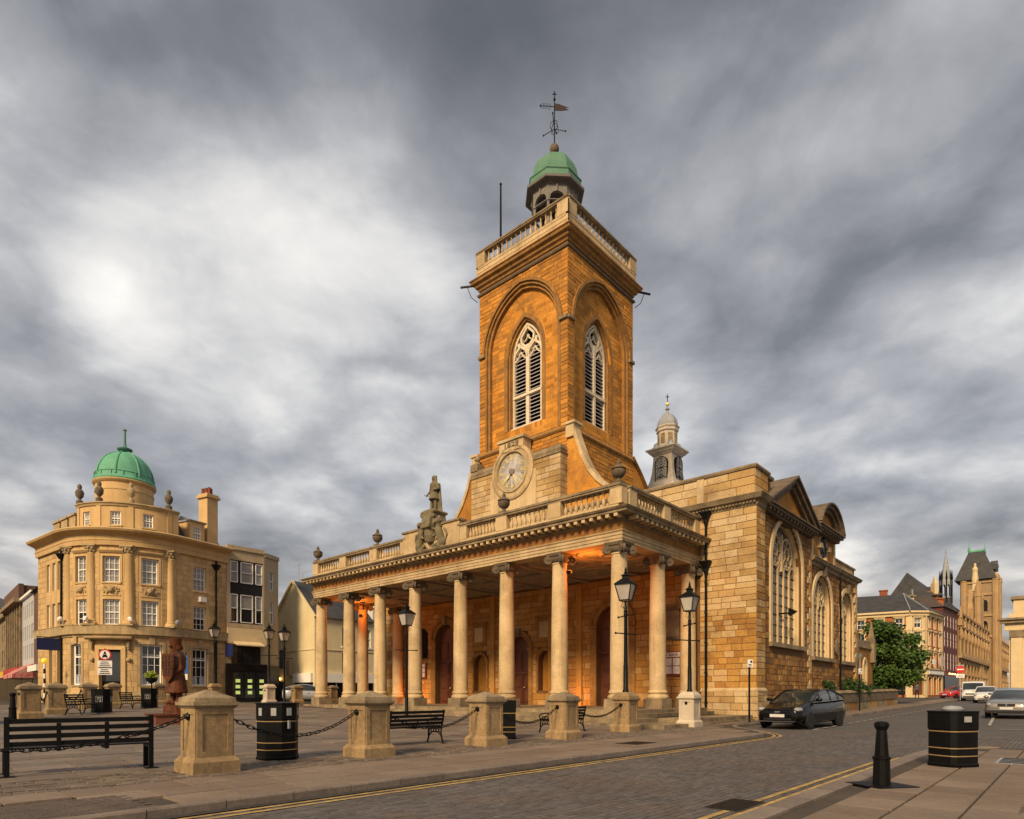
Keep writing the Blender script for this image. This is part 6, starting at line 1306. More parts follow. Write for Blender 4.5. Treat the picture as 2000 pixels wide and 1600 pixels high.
# ================= street furniture =================
PIERM = mat('pier_stone', (.345,.235,.115), (.24,.165,.085), rough=.9, scale=1.4, bump=.35, bscale=24, fine=.22, streak=.45, stain=.4)
PIERW = mat('pier_pale', (.50,.43,.33), (.42,.35,.26), rough=.85, scale=1.5, fine=.1, streak=.2)
def make_pier(h=1.46, m_=PIERM, w=.66, pale=False):
    r = thing('stone_pier', 'x', 'pier'); r.scale = (.9, .9, .96)
    m = MB(); m.frus(0, 0, -.1, .2, .86, .86); m.frus(0, 0, .2, .28, .86, .72); m.build('base', m_, r)
    m = MB(); m.frus(0, 0, .26, 1.14, w, w); m.build('shaft', m_, r)
    for k in range(4):                                 # raised margin round a sunk panel on each face
        rz = k*pi/2; R = Matrix.Rotation(rz, 3, 'Z'); m = MB()
        for (y0, y1, z0, z1) in ((-w/2+.004, -w/2+.1, .28, 1.12), (w/2-.1, w/2-.004, .28, 1.12), (-w/2+.1, w/2-.1, 1.02, 1.12), (-w/2+.1, w/2-.1, .28, .38)):
            v = [R @ Vector(p) for p in ((w/2-.01,y0,z0),(w/2+.022,y0,z0),(w/2+.022,y1,z0),(w/2-.01,y1,z0),(w/2-.01,y0,z1),(w/2+.022,y0,z1),(w/2+.022,y1,z1),(w/2-.01,y1,z1))]
            m.add(v, [(0,3,2,1),(4,5,6,7),(0,1,5,4),(1,2,6,5),(2,3,7,6),(3,0,4,7)])
        m.build('panel_margin', m_, r)
    m = MB(); m.frus(0, 0, 1.12, 1.17, .72, .82); m.frus(0, 0, 1.17, 1.23, .84, .84); m.frus(0, 0, 1.23, 1.3, .76, .74); m.frus(0, 0, 1.3, 1.44, .74, .06 if not pale else .5); m.build('cap', m_ if pale else WEATHER, r)
    for x in (-w/2-.03, w/2+.03): m = MB(); m.lathe([(.06,-.03),(.07,.0),(.03,.05)], 8, (x, 0, .98), M=Matrix.Rotation(pi/2*(1 if x > 0 else -1), 3, 'Y')); m.build('chain_ring', BLACK, r)
    return r
pier0 = make_pier(); pier1 = make_pier(m_=PIERW, pale=True); pier2 = make_pier(pale=True)
PR = [(-18.64,-3.62),(-15.24,-3.45),(-11.55,-3.3),(-8.2,-3.25)]
plab = ['chained stone pier beside the plain black steel bench at the road side', 'chained stone pier between the eight sided bin and the cast iron bench', 'chained stone pier right in front of the narrow black bin, near the kerb', 'chained stone pier standing in front of the last cast iron bench']
for i, (a, b) in enumerate(PR): place(pier0, i == 0, (*AB(a, b), G(a, b)), YAW, plab[i], 'stone piers linked by chains')
place(pier2, True, (*AB(-3.95,-2.75), G(-4,-3)), YAW, 'stone pier carrying a lamp post in front of the corner column of the portico')
place(pier1, True, (*AB(.35,-3.05), G(0,-3)), YAW, 'pale whitish stone pier with lamp post beside the portico steps')
LPR = [((-17.43,15.49), 'weathered stone pier beside the short black bollard on the far side of the square'), ((-15.9,18.6), 'weathered stone pier behind the left twin iron benches, chain towards the crossing beacon'), ((-13.4,23.6), 'far stone pier behind the round topped litter bin before the domed building door'), ((-11.6,26.0), 'far stone pier between the two litter bins in front of the domed building'), ((-8.3,28.6), 'far stone pier half hidden by the carved wooden figure')]
for (a, b), lb in LPR: place(pier0, False, (*AB(a, b), G(a, b)), YAW, lb, 'far stone piers round the square')
for (x, y), lb, lampd in (((-17.4, 45.3), 'small pale stone pier carrying a lamp before the black shopfront', 1), ((-16.0, 47.0), 'small stone pier just left of the silver car by the yellow house', 0), ((-14.5, 51), 'small stone pier seen between the first two portico columns', 0), ((-20.7, 44), 'far stone pier carrying a lamp before the right wing of the domed building', 1)):
    place(pier1 if lampd and x > -18 else pier2 if lampd else pier0, False, (x, y, GW(x, y)), YAW, lb)
# chains, link by link
lk = MB(); ring_ = [(.055*cos(t)*1.0+(.022 if cos(t) > 0 else -.022), 0, .032*sin(t)) for t in [2*pi*i/12 for i in range(12)]]; lk.tube(ring_, .009, 5, closed=True); LINK = lk.mesh('link', BLACK, True)
def chain(p, q, sag, lab):
    p, q = Vector(p), Vector(q); L = (q-p).length; n = int(L/.098); c = thing('chain', lab, 'chain', p, 0, 'black chains hung between stone piers')
    pts = [(p.lerp(q, i/n)-Vector((0, 0, 4*sag*(i/n)*(1-i/n))))-p for i in range(n+1)]
    for i in range(n):
        d = pts[i+1]-pts[i]; e = (d.to_track_quat('X', 'Z') @ Matrix.Rotation(pi/2*(i % 2)+.4, 3, 'X').to_quaternion()).to_euler(); ob('link', LINK, c, (pts[i]+pts[i+1])/2, tuple(e))
def cpt(a, b, s): x, y = AB(a+s*.325, b); return (x, y, G(a, b)+.945)
CH = [(-23.3,-3.75)]+PR+[(-3.95,-2.75)]
clab = ['black chain hanging in front of the plain steel bench', 'black chain crossing in front of the eight sided bin', 'black chain in front of the cast iron bench', 'black chain ending at the pier before the narrow bin', 'black chain running to the pier that carries a lamp post']
for i in range(5): chain(cpt(*CH[i], 1), cpt(*CH[i+1], -1), .42 if i < 4 else .36, clab[i])
chain(cpt(-17.43,15.49,1), cpt(-15.9,18.6,-1), .3, 'far chain between weathered piers beside the crossing beacon'); chain(cpt(-15.9,18.6,1), cpt(-13.4,23.6,-1), .4, 'far chain hanging behind the left twin iron benches')
# --- benches
def plain_bench():
    t = thing('park_bench', 'plain black steel slatted bench seen from behind beside the chain', 'bench'); L = 1.98
    for x in (0, L):
        m = MB(); m.box(x-.035, x+.035, -.03, .03, 0, .93); m.build('post', BLACK, t); m = MB(); m.box(x-.035, x+.035, .38, .45, 0, .42); m.build('leg', BLACK, t); m = MB(); m.box(x-.03, x+.03, 0, .46, .36, .42); m.build('seat_support', BLACK, t)
        for y in (0, .41): m = MB(); m.box(x-.1, x+.1, y-.09, y+.09, -.01, .012); m.build('foot_plate', BLACK, t)
    for z in (.5, .62, .74, .86): m = MB(); m.box(.02, L-.02, -.02 if z > .5 else -.01, .012, z-.037, z+.037); m.build('back_slat', BLACK, t)
    for y in (.07, .16, .25, .34, .43): m = MB(); m.box(.02, L-.02, y-.035, y+.035, .42, .44); m.build('seat_slat', BLACK, t)
    for x in (.66, 1.32): m = MB(); m.box(x-.03, x+.03, -.03, .02, .38, .82); m.build('back_strap', BLACK, t); m = MB(); m.box(x-.02, x+.02, 0, .45, .37, .42); m.build('seat_strap', BLACK, t)
    return t
bA = plain_bench(); bA.location = (*AB(-21.1, -2.25), G(-20, -2.2)); bA.rotation_euler = (0, 0, YAW-.12)
def iron_bench(L=1.75):
    t = thing('park_bench', 'x', 'bench')             # local x along the bench, back at y=0, seat towards +y
    for x in (0, L):
        m = MB(); X = lambda y, z: (x, y, z)
        m.tube([X(-.1,.88), X(-.06,.62), X(.0,.44), X(.02,.25), X(-.06,.0)], .026, 6); m.tube([X(.5,.44), X(.49,.25), X(.55,.0)], .026, 6); m.tube([X(0,.42), X(.5,.42)], .024, 6); m.tube([X(-.04,.62), X(.2,.66), X(.48,.62), X(.54,.56), X(.5,.44)], .024, 6)
        m.tube([X(-.05,.02)]+[X(.245+.26*cos(a), .08+.22*sin(a)) for a in [pi-pi*i/8 for i in range(9)]]+[X(.54,.02)], .018, 5)
        for y in (.12, .25, .38): m.tube([X(y+.05*cos(a), .5+.05*sin(a)) for a in [2*pi*i/8 for i in range(8)]], .014, 4, closed=True)
        for y in (.1, .2, .3, .4): m.tube([X(y-.05,.42), X(y+.03,.28)], .012, 4); m.tube([X(y+.05,.42), X(y-.03,.28)], .012, 4)
        m.box(x-.06, x+.06, -.12, -.02, 0, .012); m.box(x-.06, x+.06, .5, .6, 0, .012); m.build('end_frame', BLACK, t)
    for i, (y, z) in enumerate(((-.09,.83), (-.07,.73), (-.05,.63), (-.02,.54))): m = MB(); m.obox((L/2, y, z), (L+.06, .03, .07)); m.build('back_slat', BLACK, t)
    for y in (.06, .15, .24, .33, .42, .5): m = MB(); m.obox((L/2, y, .45), (L+.06, .068, .03)); m.build('seat_slat', BLACK, t)
    m = MB(); m.tube([(L/2, -.06, .6), (L/2, 0, .42), (L/2, .5, .42)], .018, 5); m.build('middle_strap', BLACK, t)
    return t
ib = iron_bench()
place(ib, True, (*AB(-13.75, -2.15), G(-13, -2)), YAW+.03, 'black cast iron bench behind the chain, next to the eight sided bin', None)
place(ib, False, (*AB(-6.85, -1.75), G(-6, -1.7)), YAW, 'black cast iron bench partly hidden by a stone pier near the church steps')
for (x, y), rz, lb in (((-19.05, 28.2), rad(-77), 'black iron bench seen end on beside the tall emblem bin at the left'), ((-20.6, 34.4), rad(-77), 'far black iron bench seen end on between the two emblem bins'), ((-18.6, 22.0), rad(-60), 'black iron bench at the far left, cut off near the short bollard')):
    place(ib, False, (x, y, GW(x, y)), rz, lb, 'black iron benches on the square')
# --- litter bins
GOLDB = mat('gold_band', (.30,.20,.085), rough=.6, metal=.2, fine=.1); BINW = mat('bin_sticker', (.30,.31,.31), rough=.6, fine=.05)
def oct_bin(lab, loc, rz, slots=True, band=GOLDB, emblem=False, n=8, r=.41, h=1.12, stretch=(1,1)):
    t = thing('litter_bin', lab, 'litter bin', loc, rz); 
    def S(m):
        def q(x, y):
            if n < 12 or hypot(x, y) < .05: return 1
            d = hypot(x, y); return min(1.22, (d/max(abs(x), abs(y)))**.8)
        m.v = [(x*stretch[0]*q(x, y), y*stretch[1]*q(x, y), z) for x, y, z in m.v]; return m
    m = MB(); m.lathe([(r*.98,-.02),(r*1.02,.05),(r*.97,.07),(r*.96,h-.1)], n, phase=pi/n); S(m).build('body', BLACKMATT, t)
    m = MB(); m.lathe([(r*.96,h-.33),(r,h-.32),(r,h-.03),(r*1.03,h-.02),(r*1.03,h+.005),(.02,h+.02)], n, phase=pi/n); S(m).build('hood', BLACKMATT, t)
    for z in (.2, .34, h-.36): m = MB(); m.lathe([(r*.955,z-.009),(r*.985,z-.008),(r*.985,z+.009),(r*.955,z+.01)], n, phase=pi/n); S(m).build('band', band, t)
    if slots:
        for k in range(n):
            an = 2*pi*k/n; ap = r*cos(pi/n); m = MB(); m.obox((ap*cos(an)*stretch[0], ap*sin(an)*stretch[1], h-.17), (.02, .1, .15), an); m.build('slot', BINW, t)
    if emblem:
        for k in range(n):
            an = 2*pi*k/n; ap = r*.965*cos(pi/n); m = MB(); R_ = Matrix.Rotation(an, 3, 'Z')
            for dy, dz, w, hh in ((0,.13,.28,.012),(0,-.13,.28,.012),(-.13,0,.012,.27),(.13,0,.012,.27),(0,.06,.18,.03),(-.05,-.03,.03,.1),(.05,-.03,.03,.1),(0,-.09,.16,.02)):
                c = R_ @ Vector((ap*stretch[0]+.004, dy, .62+dz)); m.obox(c, (.012, w, hh), an)
            if k % 2 == 0: m.build('emblem', BINW, t)
    return t
b1_ = oct_bin('eight sided black litter bin with gold bands and pale slots beside the chained piers', (*AB(-16.85,-2.62), G(-16,-2.6)), YAW+.1)
m = MB(); m.obox((-.02, -.41, .7), (.07, .02, .16), .4); m.build('sticker', BINW, b1_)
b2_ = oct_bin('narrow square black litter bin with gold bands behind a stone pier', (*AB(-9.55,-2.15), G(-9,-2)), YAW+.75, n=4, r=.42, h=1.1, slots=False)
m = MB(); m.obox((-.0, -.3, .95), (.16, .03, .14)); m.build('slot', BINW, b2_)
oct_bin('black litter bin with white emblem beside the left twin benches', (-19.2, 29.6, GW(-19.2, 29.6)), .3, band=BLACK, emblem=True, slots=False, r=.43, h=1.08)
oct_bin('black litter bin with white emblem beside the far planter and wooden figure', (-20.3, 35.4, GW(-20.3, 35.4)), .3, band=BLACK, emblem=True, slots=False, r=.43, h=1.08)
br_ = oct_bin('large black litter bin with gold bands on the right hand pavement', (8.05, 11.55, 0), .28, n=24, r=.36, h=1.0, slots=False, stretch=(.95,.85))
m = MB(); m.obox((-.03, -.312, .86), (.15, .02, .1)); m.build('sticker', BINW, br_); m = MB(); m.lathe([(.16,1.0),(.17,1.04),(.12,1.09),(.01,1.1)], 14); m.build('ashtray_lid', LEAD, br_, True)
# --- bollards
def bollard(lab, loc, s=1.0, plate=True):
    t = thing('bollard', lab, 'bollard', loc, .2); m = MB(); m.lathe([(.125,0),(.115,.4),(.13,.41),(.13,.44),(.1,.46),(.072,.86),(.085,.88),(.105,.92),(.105,.96),(.08,.99),(.02,1.0)], 10); m.v = [(x*s, y*s, z*s) for x, y, z in m.v]; m.build('shaft', BLACKMATT, t)
    if plate: m = MB(); m.box(-.33, .33, -.33, .33, -.02, .012); m.build('base_plate', BLACKMATT, t)
bollard('tapered black cast iron bollard on a square plate at the right hand kerb', (5.32, 9.1, 0.0), .92); bollard('short black post beside the weathered stone pier at the far left', (-18.4, 23.3, GW(-18.4, 23.3)), 1.0, False)
# --- lamp posts
FROST = mat('frosted_glass', (.42,.39,.34), (.33,.30,.26), rough=.3, fine=.05, spec=.6)
def make_lamp(h, bars=True):
    r = thing('lamp_post', 'x', 'street lamp')
    m = MB(); m.lathe([(.11,0),(.11,.06),(.085,.1),(.08,.9),(.07,1.0),(.055,h-1.75),(.075,h-1.7),(.06,h-1.62),(.075,h-1.55),(.04,h-1.5),(.03,h-1.2)], 10); m.build('post', BLACK, r, True)
    for z, an in (((h-1.72), .9), ((h-2.35), -.4)) if bars else (((h-1.9), .6),):
        m = MB(); c, s_ = cos(an), sin(an); m.tube([(-.5*c, -.5*s_, z), (.5*c, .5*s_, z)], .022, 6); m.ball((-.5*c, -.5*s_, z), .04, 6, 5); m.ball((.5*c, .5*s_, z), .04, 6, 5); m.build('ladder_bar', BLACK, r)
    z0 = h-1.18
    m = MB(); m.frus(0, 0, z0, z0+.56, .31, .54); gl = m.build('lantern', FROST, r)
    m = MB()
    for sx_ in (-1, 1):
        for sy_ in (-1, 1): m.bar((sx_*.168, sy_*.168, z0), (sx_*.295, sy_*.295, z0+.57), .03)
    for w, z in ((.35, z0), (.6, z0+.56)):
        for sg in (-1, 1): m.bar((-w/2, sg*w/2, z), (w/2, sg*w/2, z), .035); m.bar((sg*w/2, -w/2, z), (sg*w/2, w/2, z), .035)
    m.build('lantern_frame', BLACK, gl)
    m = MB(); m.frus(0, 0, z0+.56, z0+.75, .66, .26); m.frus(0, 0, z0+.75, z0+.86, .2, .2); m.frus(0, 0, z0+.86, z0+.93, .28, .12); m.lathe([(.04,z0+.93),(.07,z0+.98),(.03,z0+1.03),(.05,z0+1.07),(.01,z0+1.18)], 8); m.build('lantern_roof', BLACK, gl)
    for k in range(4): an = pi/4+k*pi/2; m = MB(); m.tube([(.04*cos(an), .04*sin(an), z0-.3), (.16*cos(an), .16*sin(an), z0-.22), (.1*cos(an), .1*sin(an), z0-.02)], .012, 4); m.build('scroll', BLACK, gl)
    return r
lpA = make_lamp(5.5); lpP = make_lamp(4.4)
place(lpA, True, (-5.0, 30.0, GW(-5, 30)), YAW, 'tall black lamp post standing on the paving behind the cast iron bench')
place(lpA, False, (-15.3, 42.5, GW(-15.3, 42.5)), YAW, 'tall black lamp post standing on the square before the yellow gabled house')
def onp(a, b, h=1.38): return (*AB(a, b), G(a, b)+h)
place(lpP, True, onp(-3.95,-2.75), YAW+.2, 'black lamp post on a stone pier in front of the corner portico column')
place(lpP, False, onp(.35,-3.05), YAW, 'black lamp post on the pale pier beside the church drainpipe')
place(lpP, False, (-17.4, 45.3, GW(-17.4, 45.3)+1.4), YAW, 'black lamp post on a small pier before the black shopfront'); place(lpP, False, (-20.7, 44, GW(-20.7, 44)+1.4), YAW, 'black lamp post on a far pier before the right wing of the domed building')
# --- signs and posts
def disc(mb, c, r, n=24, rot=None, th=.02): mb.lathe([(.001,-th/2),(r,-th/2),(r,th/2),(.001,th/2)], n, c, M=rot); return mb
RY = Matrix.Rotation(pi/2, 3, 'X'); SRED = mat('sign_red', (.5,.02,.015), rough=.4, fine=.03); SWHITE = mat('sign_white', (.75,.73,.7), rough=.4, fine=.03)
t = thing('road_sign', 'round red and white vehicle sign with two white plates before the domed building door', 'road sign', (-26.4, 41, GW(-26.4, 41)), .45)
m = MB(); m.tube([(0,.05,0), (0,.05,3.6)], .04, 8); m.build('post', BLACKMATT, t)
m = MB(); disc(m, (0,0,3.2), .36, rot=RY); m.build('rim', SRED, t); m = MB(); disc(m, (0,-.015,3.2), .28, rot=RY); m.build('face', SWHITE, t)
m = MB(); m.box(-.14, .14, -.035, -.025, 3.04, 3.14); m.box(-.1, .1, -.035, -.025, 3.14, 3.22); m.box(-.13, -.08, -.035, -.025, 2.99, 3.05); m.box(.08, .13, -.035, -.025, 2.99, 3.05); m.box(-.08, .08, -.036, -.026, 3.25, 3.3); m.box(-.05, .05, -.036, -.026, 3.3, 3.4); m.build('pictogram', BLACK, t)
for z in (2.4, 1.9):
    m = MB(); m.box(-.4, .4, -.02, .02, z, z+.42); pl_ = m.build('plate', SWHITE, t)
    for i in range(3): m = MB(); m.box(-.3+.04*i, .3-.06*i, -.03, -.02, z+.06+i*.12, z+.11+i*.12); m.build('text_line', BLACK, pl_)
t = thing('belisha_beacon', 'black and white striped crossing pole with yellow globe at the far left', 'beacon', (-34.3, 46.4, GW(-34.3, 46.4)), 0)
for k in range(8): m = MB(); m.tube([(0,0,k*.36), (0,0,(k+1)*.36)], .075, 10); m.build('stripe', SWHITE if k % 2 else BLACK, t)
m = MB(); m.ball((0,0,3.08), .21, 14, 10); m.build('globe', mat('amber_globe', (.85,.55,.04), rough=.3, emit=(1,.62,.05), estr=.35), t, True)
def parking_post(lab, loc, h, tilt=0):
    t = thing('sign_post', lab, 'sign post', loc, .3); m = MB(); m.tube([(0,0,0), (0,0,h)], .045, 8); m.build('post', BLACK, t); m = MB(); m.box(-.13, .13, -.07, -.05, h-.32, h+.02); p = m.build('plate', SWHITE, t)
    m = MB(); m.box(.0, .09, -.078, -.07, h-.13, h-.03); m.build('symbol', SIGNB, p)
    for i in range(2): m = MB(); m.box(-.1, .06, -.076, -.07, h-.28+i*.06, h-.25+i*.06); m.build('text_line', BLACK, p)
parking_post('slim black post with small white parking sign at the church corner', (*AB(4.7,-3.75), G(4.7,-4)), 2.75); parking_post('slim black post with small white sign beside the churchyard wall', (21.6, 39.3, GW(21.6, 39.3)), 2.6)
t = thing('no_entry_sign', 'red no entry sign with white bar on a post beside the white van', 'road sign', (44.6, 62.9, GW(44.6, 62.9)), -.5)
m = MB(); m.tube([(0,.06,0), (0,.06,3.5)], .045, 8); m.build('post', LEAD, t); m = MB(); disc(m, (0,0,3.05), .37, rot=RY); m.build('face', SRED, t); m = MB(); m.box(-.27, .27, -.03, -.015, 3.0, 3.12); m.build('bar', SWHITE, t); m = MB(); m.box(-.34, .34, -.02, .02, 2.25, 2.6); m.build('plate', SWHITE, t); m = MB(); m.box(-.24, .24, -.03, -.02, 2.38, 2.44); m.build('text_line', BLACK, t); m = MB(); m.box(-.3,.3,-.03,.03,3.42,3.52); m.build('lamp_hood', LEAD, t)
t = thing('fingerpost_sign', 'tall narrow blue sign on a black pole beside the carved wooden figure', 'sign', (-21.4, 41.5, GW(-21.4, 41.5)), .3); m = MB(); m.tube([(0,0,0), (0,0,3.4)], .04, 8); m.build('post', BLACK, t); m = MB(); m.box(-.13, .13, -.05, -.02, 2.0, 3.2); m.build('blue_panel', mat('blue_panel', (.03,.10,.36), rough=.4), t); m = MB(); m.box(-.1, .1, -.05, -.02, 1.6, 1.98); m.build('white_panel', SWHITE, t); m = MB(); m.prism([(-.06,2.75),(.06,2.75),(0,3.05)], 'y', -.06, -.05); m.build('arrow', SWHITE, t)
# ================= carved wooden figure =================
WOODC = mat('carved_cedar', (.125,.038,.012), (.06,.018,.007), rough=.6, scale=4, bump=.25, bscale=18, fine=.22, spec=.2)
WOODD = mat('carved_cedar_dark', (.035,.014,.008), (.08,.028,.012), rough=.45, scale=3, fine=.2)
wx, wy = -12.15, 22.9
ws = thing('wooden_statue', 'tall carved reddish wooden figure of a helmeted soldier with shield on a square plinth', 'statue', (wx, wy, GW(wx, wy)), .7)   # faces -x
m = MB(); m.box(-1.0, 1.0, -1.0, 1.0, -.15, .3); m.build('plinth', mat('red_brick_plinth', (.16,.055,.03), (.12,.045,.025), rough=.8), ws); m = MB(); m.box(-1.06, 1.06, -1.06, 1.06, .3, .36); m.build('plinth_cap', WOODC, ws)
m = MB(); m.lathe([(.56,.34),(.54,.4),(.52,.66),(.46,.7)], 14); m.build('log_base', WOODC, ws)
m = MB()
for y, x in ((.15, -.12), (-.13, .06)): capsule(m, (x,y,.78), (x+.03,y,1.2), .12, .13); capsule(m, (x-.22,y,.76), (x+.05,y,.78), .085, .1)
m.lathe([(.46,1.12),(.47,1.16),(.4,1.5),(.33,1.85),(.3,2.05),(.33,2.3),(.34,2.5),(.22,2.66),(.12,2.72)], 16)
m.ball((-.02,0,2.4), .33, 12, 9, (.95,1.1,.9)); capsule(m, (0,0,2.6), (-.03,0,2.75), .12, .12)
capsule(m, (.05,.3,2.48), (.06,.38,2.1), .13, .12); capsule(m, (.06,.38,2.1), (-.2,.3,1.95), .1, .09); capsule(m, (.05,-.3,2.48), (.1,-.38,2.05), .13, .12); capsule(m, (.1,-.38,2.05), (-.16,-.3,1.85), .1, .09)
for s_ in (-1, 1):
    for k in range(4): capsule(m, (-.38,s_*(.22-.1*k*.3),1.82-.03*k), (-.42,s_*(.2-.09*k*.3),1.76-.03*k), .03, .025, 6)
remeshed(m, .03, 'figure', WOODC, ws, 1)
m = MB(); m.lathe([(.3,1.9),(.38,2.1),(.4,2.45),(.28,2.68),(.15,2.74)], 14, a0=-pi/2-.5, a1=pi/2+.1); m.build('cloak', WOODD, ws, True)
m = MB(); capsule(m, (-.03,0,2.8), (-.03,0,2.95), .2, .225); m.ball((-.24,0,2.83), .05, 8, 6); m.ball((-.14,.0,2.7), .12, 8, 6); remeshed(m, .02, 'head', WOODC, ws, 1)
m = MB(); m.lathe([(.225,2.9),(.235,2.92),(.25,3.16),(.255,3.18),(.02,3.2)], 18, (-.03,0,0)); m.lathe([(.25,2.76),(.235,2.92)], 18, (.01,0,0), a0=-1.9, a1=1.9); m.build('helmet', WOODC, ws, True)
for s_ in (-1, 1): m = MB(); m.box(-.3, -.2, s_*.09-.06, s_*.09+.06, 2.86, 2.9); m.build('brow', WOODD, ws)
m = MB(); sh = [(-.3,2.6),(.3,2.6),(.31,2.1),(.24,1.75),(0,1.5),(-.24,1.75),(-.31,2.1)]; m.prism(sh, 'x', -.5, -.43); shd = m.build('shield', WOODC, ws, rz=.6)
for i in range(3):
    for j in range(3):
        y = -.18+.18*j; z = 1.86+.25*i; o = OP(y-.055, y+.055, z, z+.1, 'round', .055); m = MB(); fill(m, lambda s, off: (-.5+off, s), o, -.012); ring(m, lambda s, off: (-.5+off, s), o, 0, .025, 0, -.03); m.build('carved_arch', WOODD, shd)
    m = MB(); m.box(-.535, -.49, -.29, .29, 1.8+.25*i, 1.835+.25*i); m.build('carved_rail', WOODD, shd)
ws.scale = (.82, .82, .96)
# ================= people =================
def person(lab, loc, rz, top, legs, skin=(.45,.28,.2), hair=(.03,.02,.015), h=1.74, stride=.22):
    t = thing('person', lab, 'person', loc, rz); k = h/1.74
    m = MB()
    for s_ in (-1, 1):
        f = s_*stride
        capsule(m, (0,s_*.09,.92), (f*.55,s_*.1,.5), .095, .065); capsule(m, (f*.55,s_*.1,.5), (f*.9-.06,s_*.1,.09), .06, .045); capsule(m, (f*.9-.08,s_*.1,.05), (f*.9+.12,s_*.1,.045), .045, .035)
        capsule(m, (.0,s_*.19,1.4), (-f*.5,s_*.24,1.12), .06, .048); capsule(m, (-f*.5,s_*.24,1.12), (-f*.8+.1,s_*.23,.88), .045, .035); capsule(m, (-f*.8+.1,s_*.23,.86), (-f*.8+.12,s_*.23,.78), .035, .02)
    m.lathe([(.12,.86),(.165,.95),(.155,1.1),(.185,1.3),(.19,1.4),(.12,1.47),(.06,1.5)], 12); m.v[-12*7:] = [(x*.68, y*1.05, z) for x, y, z in m.v[-12*7:]]
    capsule(m, (0,0,1.46), (.01,0,1.56), .055, .05); m.ball((.015,0,1.635), .1, 10, 8, (1.0,.82,1.12)); m.ball((.115,0,1.625), .022, 6, 5)
    m.v = [(x*k, y*k, z*k) for x, y, z in m.v]; b = remeshed(m, .022, 'body', legs, t, 1)
    b.data.materials.append(top); b.data.materials.append(mat('skin', skin, rough=.6, fine=0)); 
    for p in b.data.polygons:
        c = p.center; z = c.z/k; p.material_index = 2 if z > 1.5 or (abs(c.y) > .2*k and z < .9) else 1 if z > .93 else 0
    m = MB(); m.ball((-.015*k,0,1.665*k), .107*k, 10, 8, (1.0,.86,1.0)); m.v = [(x, y, max(z, 1.6*k if x < .03 else 1.68*k)) for x, y, z in m.v]; m.build('hair', mat('hair', hair, rough=.7, fine=0), t, True)
person('person in grey blue shirt and dark trousers walking away on the pavement', (47.0, 73.4, GW(47, 73.4)), rad(75), mat('shirt_blue', (.11,.12,.15), (.09,.10,.12), rough=.85), mat('trousers_dark', (.012,.012,.014), rough=.85))
person('person in dark coat standing near the churchyard hedge', (46.1, 74.6, GW(46.1, 74.6)), rad(200), mat('coat_dark', (.02,.018,.018), rough=.9), mat('trousers_dark', (.012,.012,.014)), stride=.06, h=1.7)
# ================= vehicles =================
TYRE = mat('tyre', (.012,.012,.012), rough=.85, fine=.1); ALLOY = mat('alloy', (.42,.42,.43), rough=.35, metal=.8, fine=.05); CARGLASS = glass('car_glass', (.02,.024,.026), .04)
LAMPG = mat('headlamp_lens', (.36,.37,.39), (.16,.16,.18), rough=.25, scale=9, spec=.5, fine=.05); PLATEW = mat('plate_blank', (.55,.54,.52), rough=.5, fine=.03); TRIM = mat('chrome_trim', (.36,.36,.36), rough=.3, metal=.9, fine=0); PLASTIC = mat('black_plastic', (.012,.012,.013), rough=.5, fine=.1)
def interp(tab, x):
    for (x0, *v0), (x1, *v1) in zip(tab, tab[1:]):
        if x <= x0 and x >= x1: t = (x0-x)/(x0-x1) if x0 != x1 else 0; return [a+(b-a)*t for a, b in zip(v0, v1)]
    return list(tab[0][1:]) if x > tab[0][0] else list(tab[-1][1:])
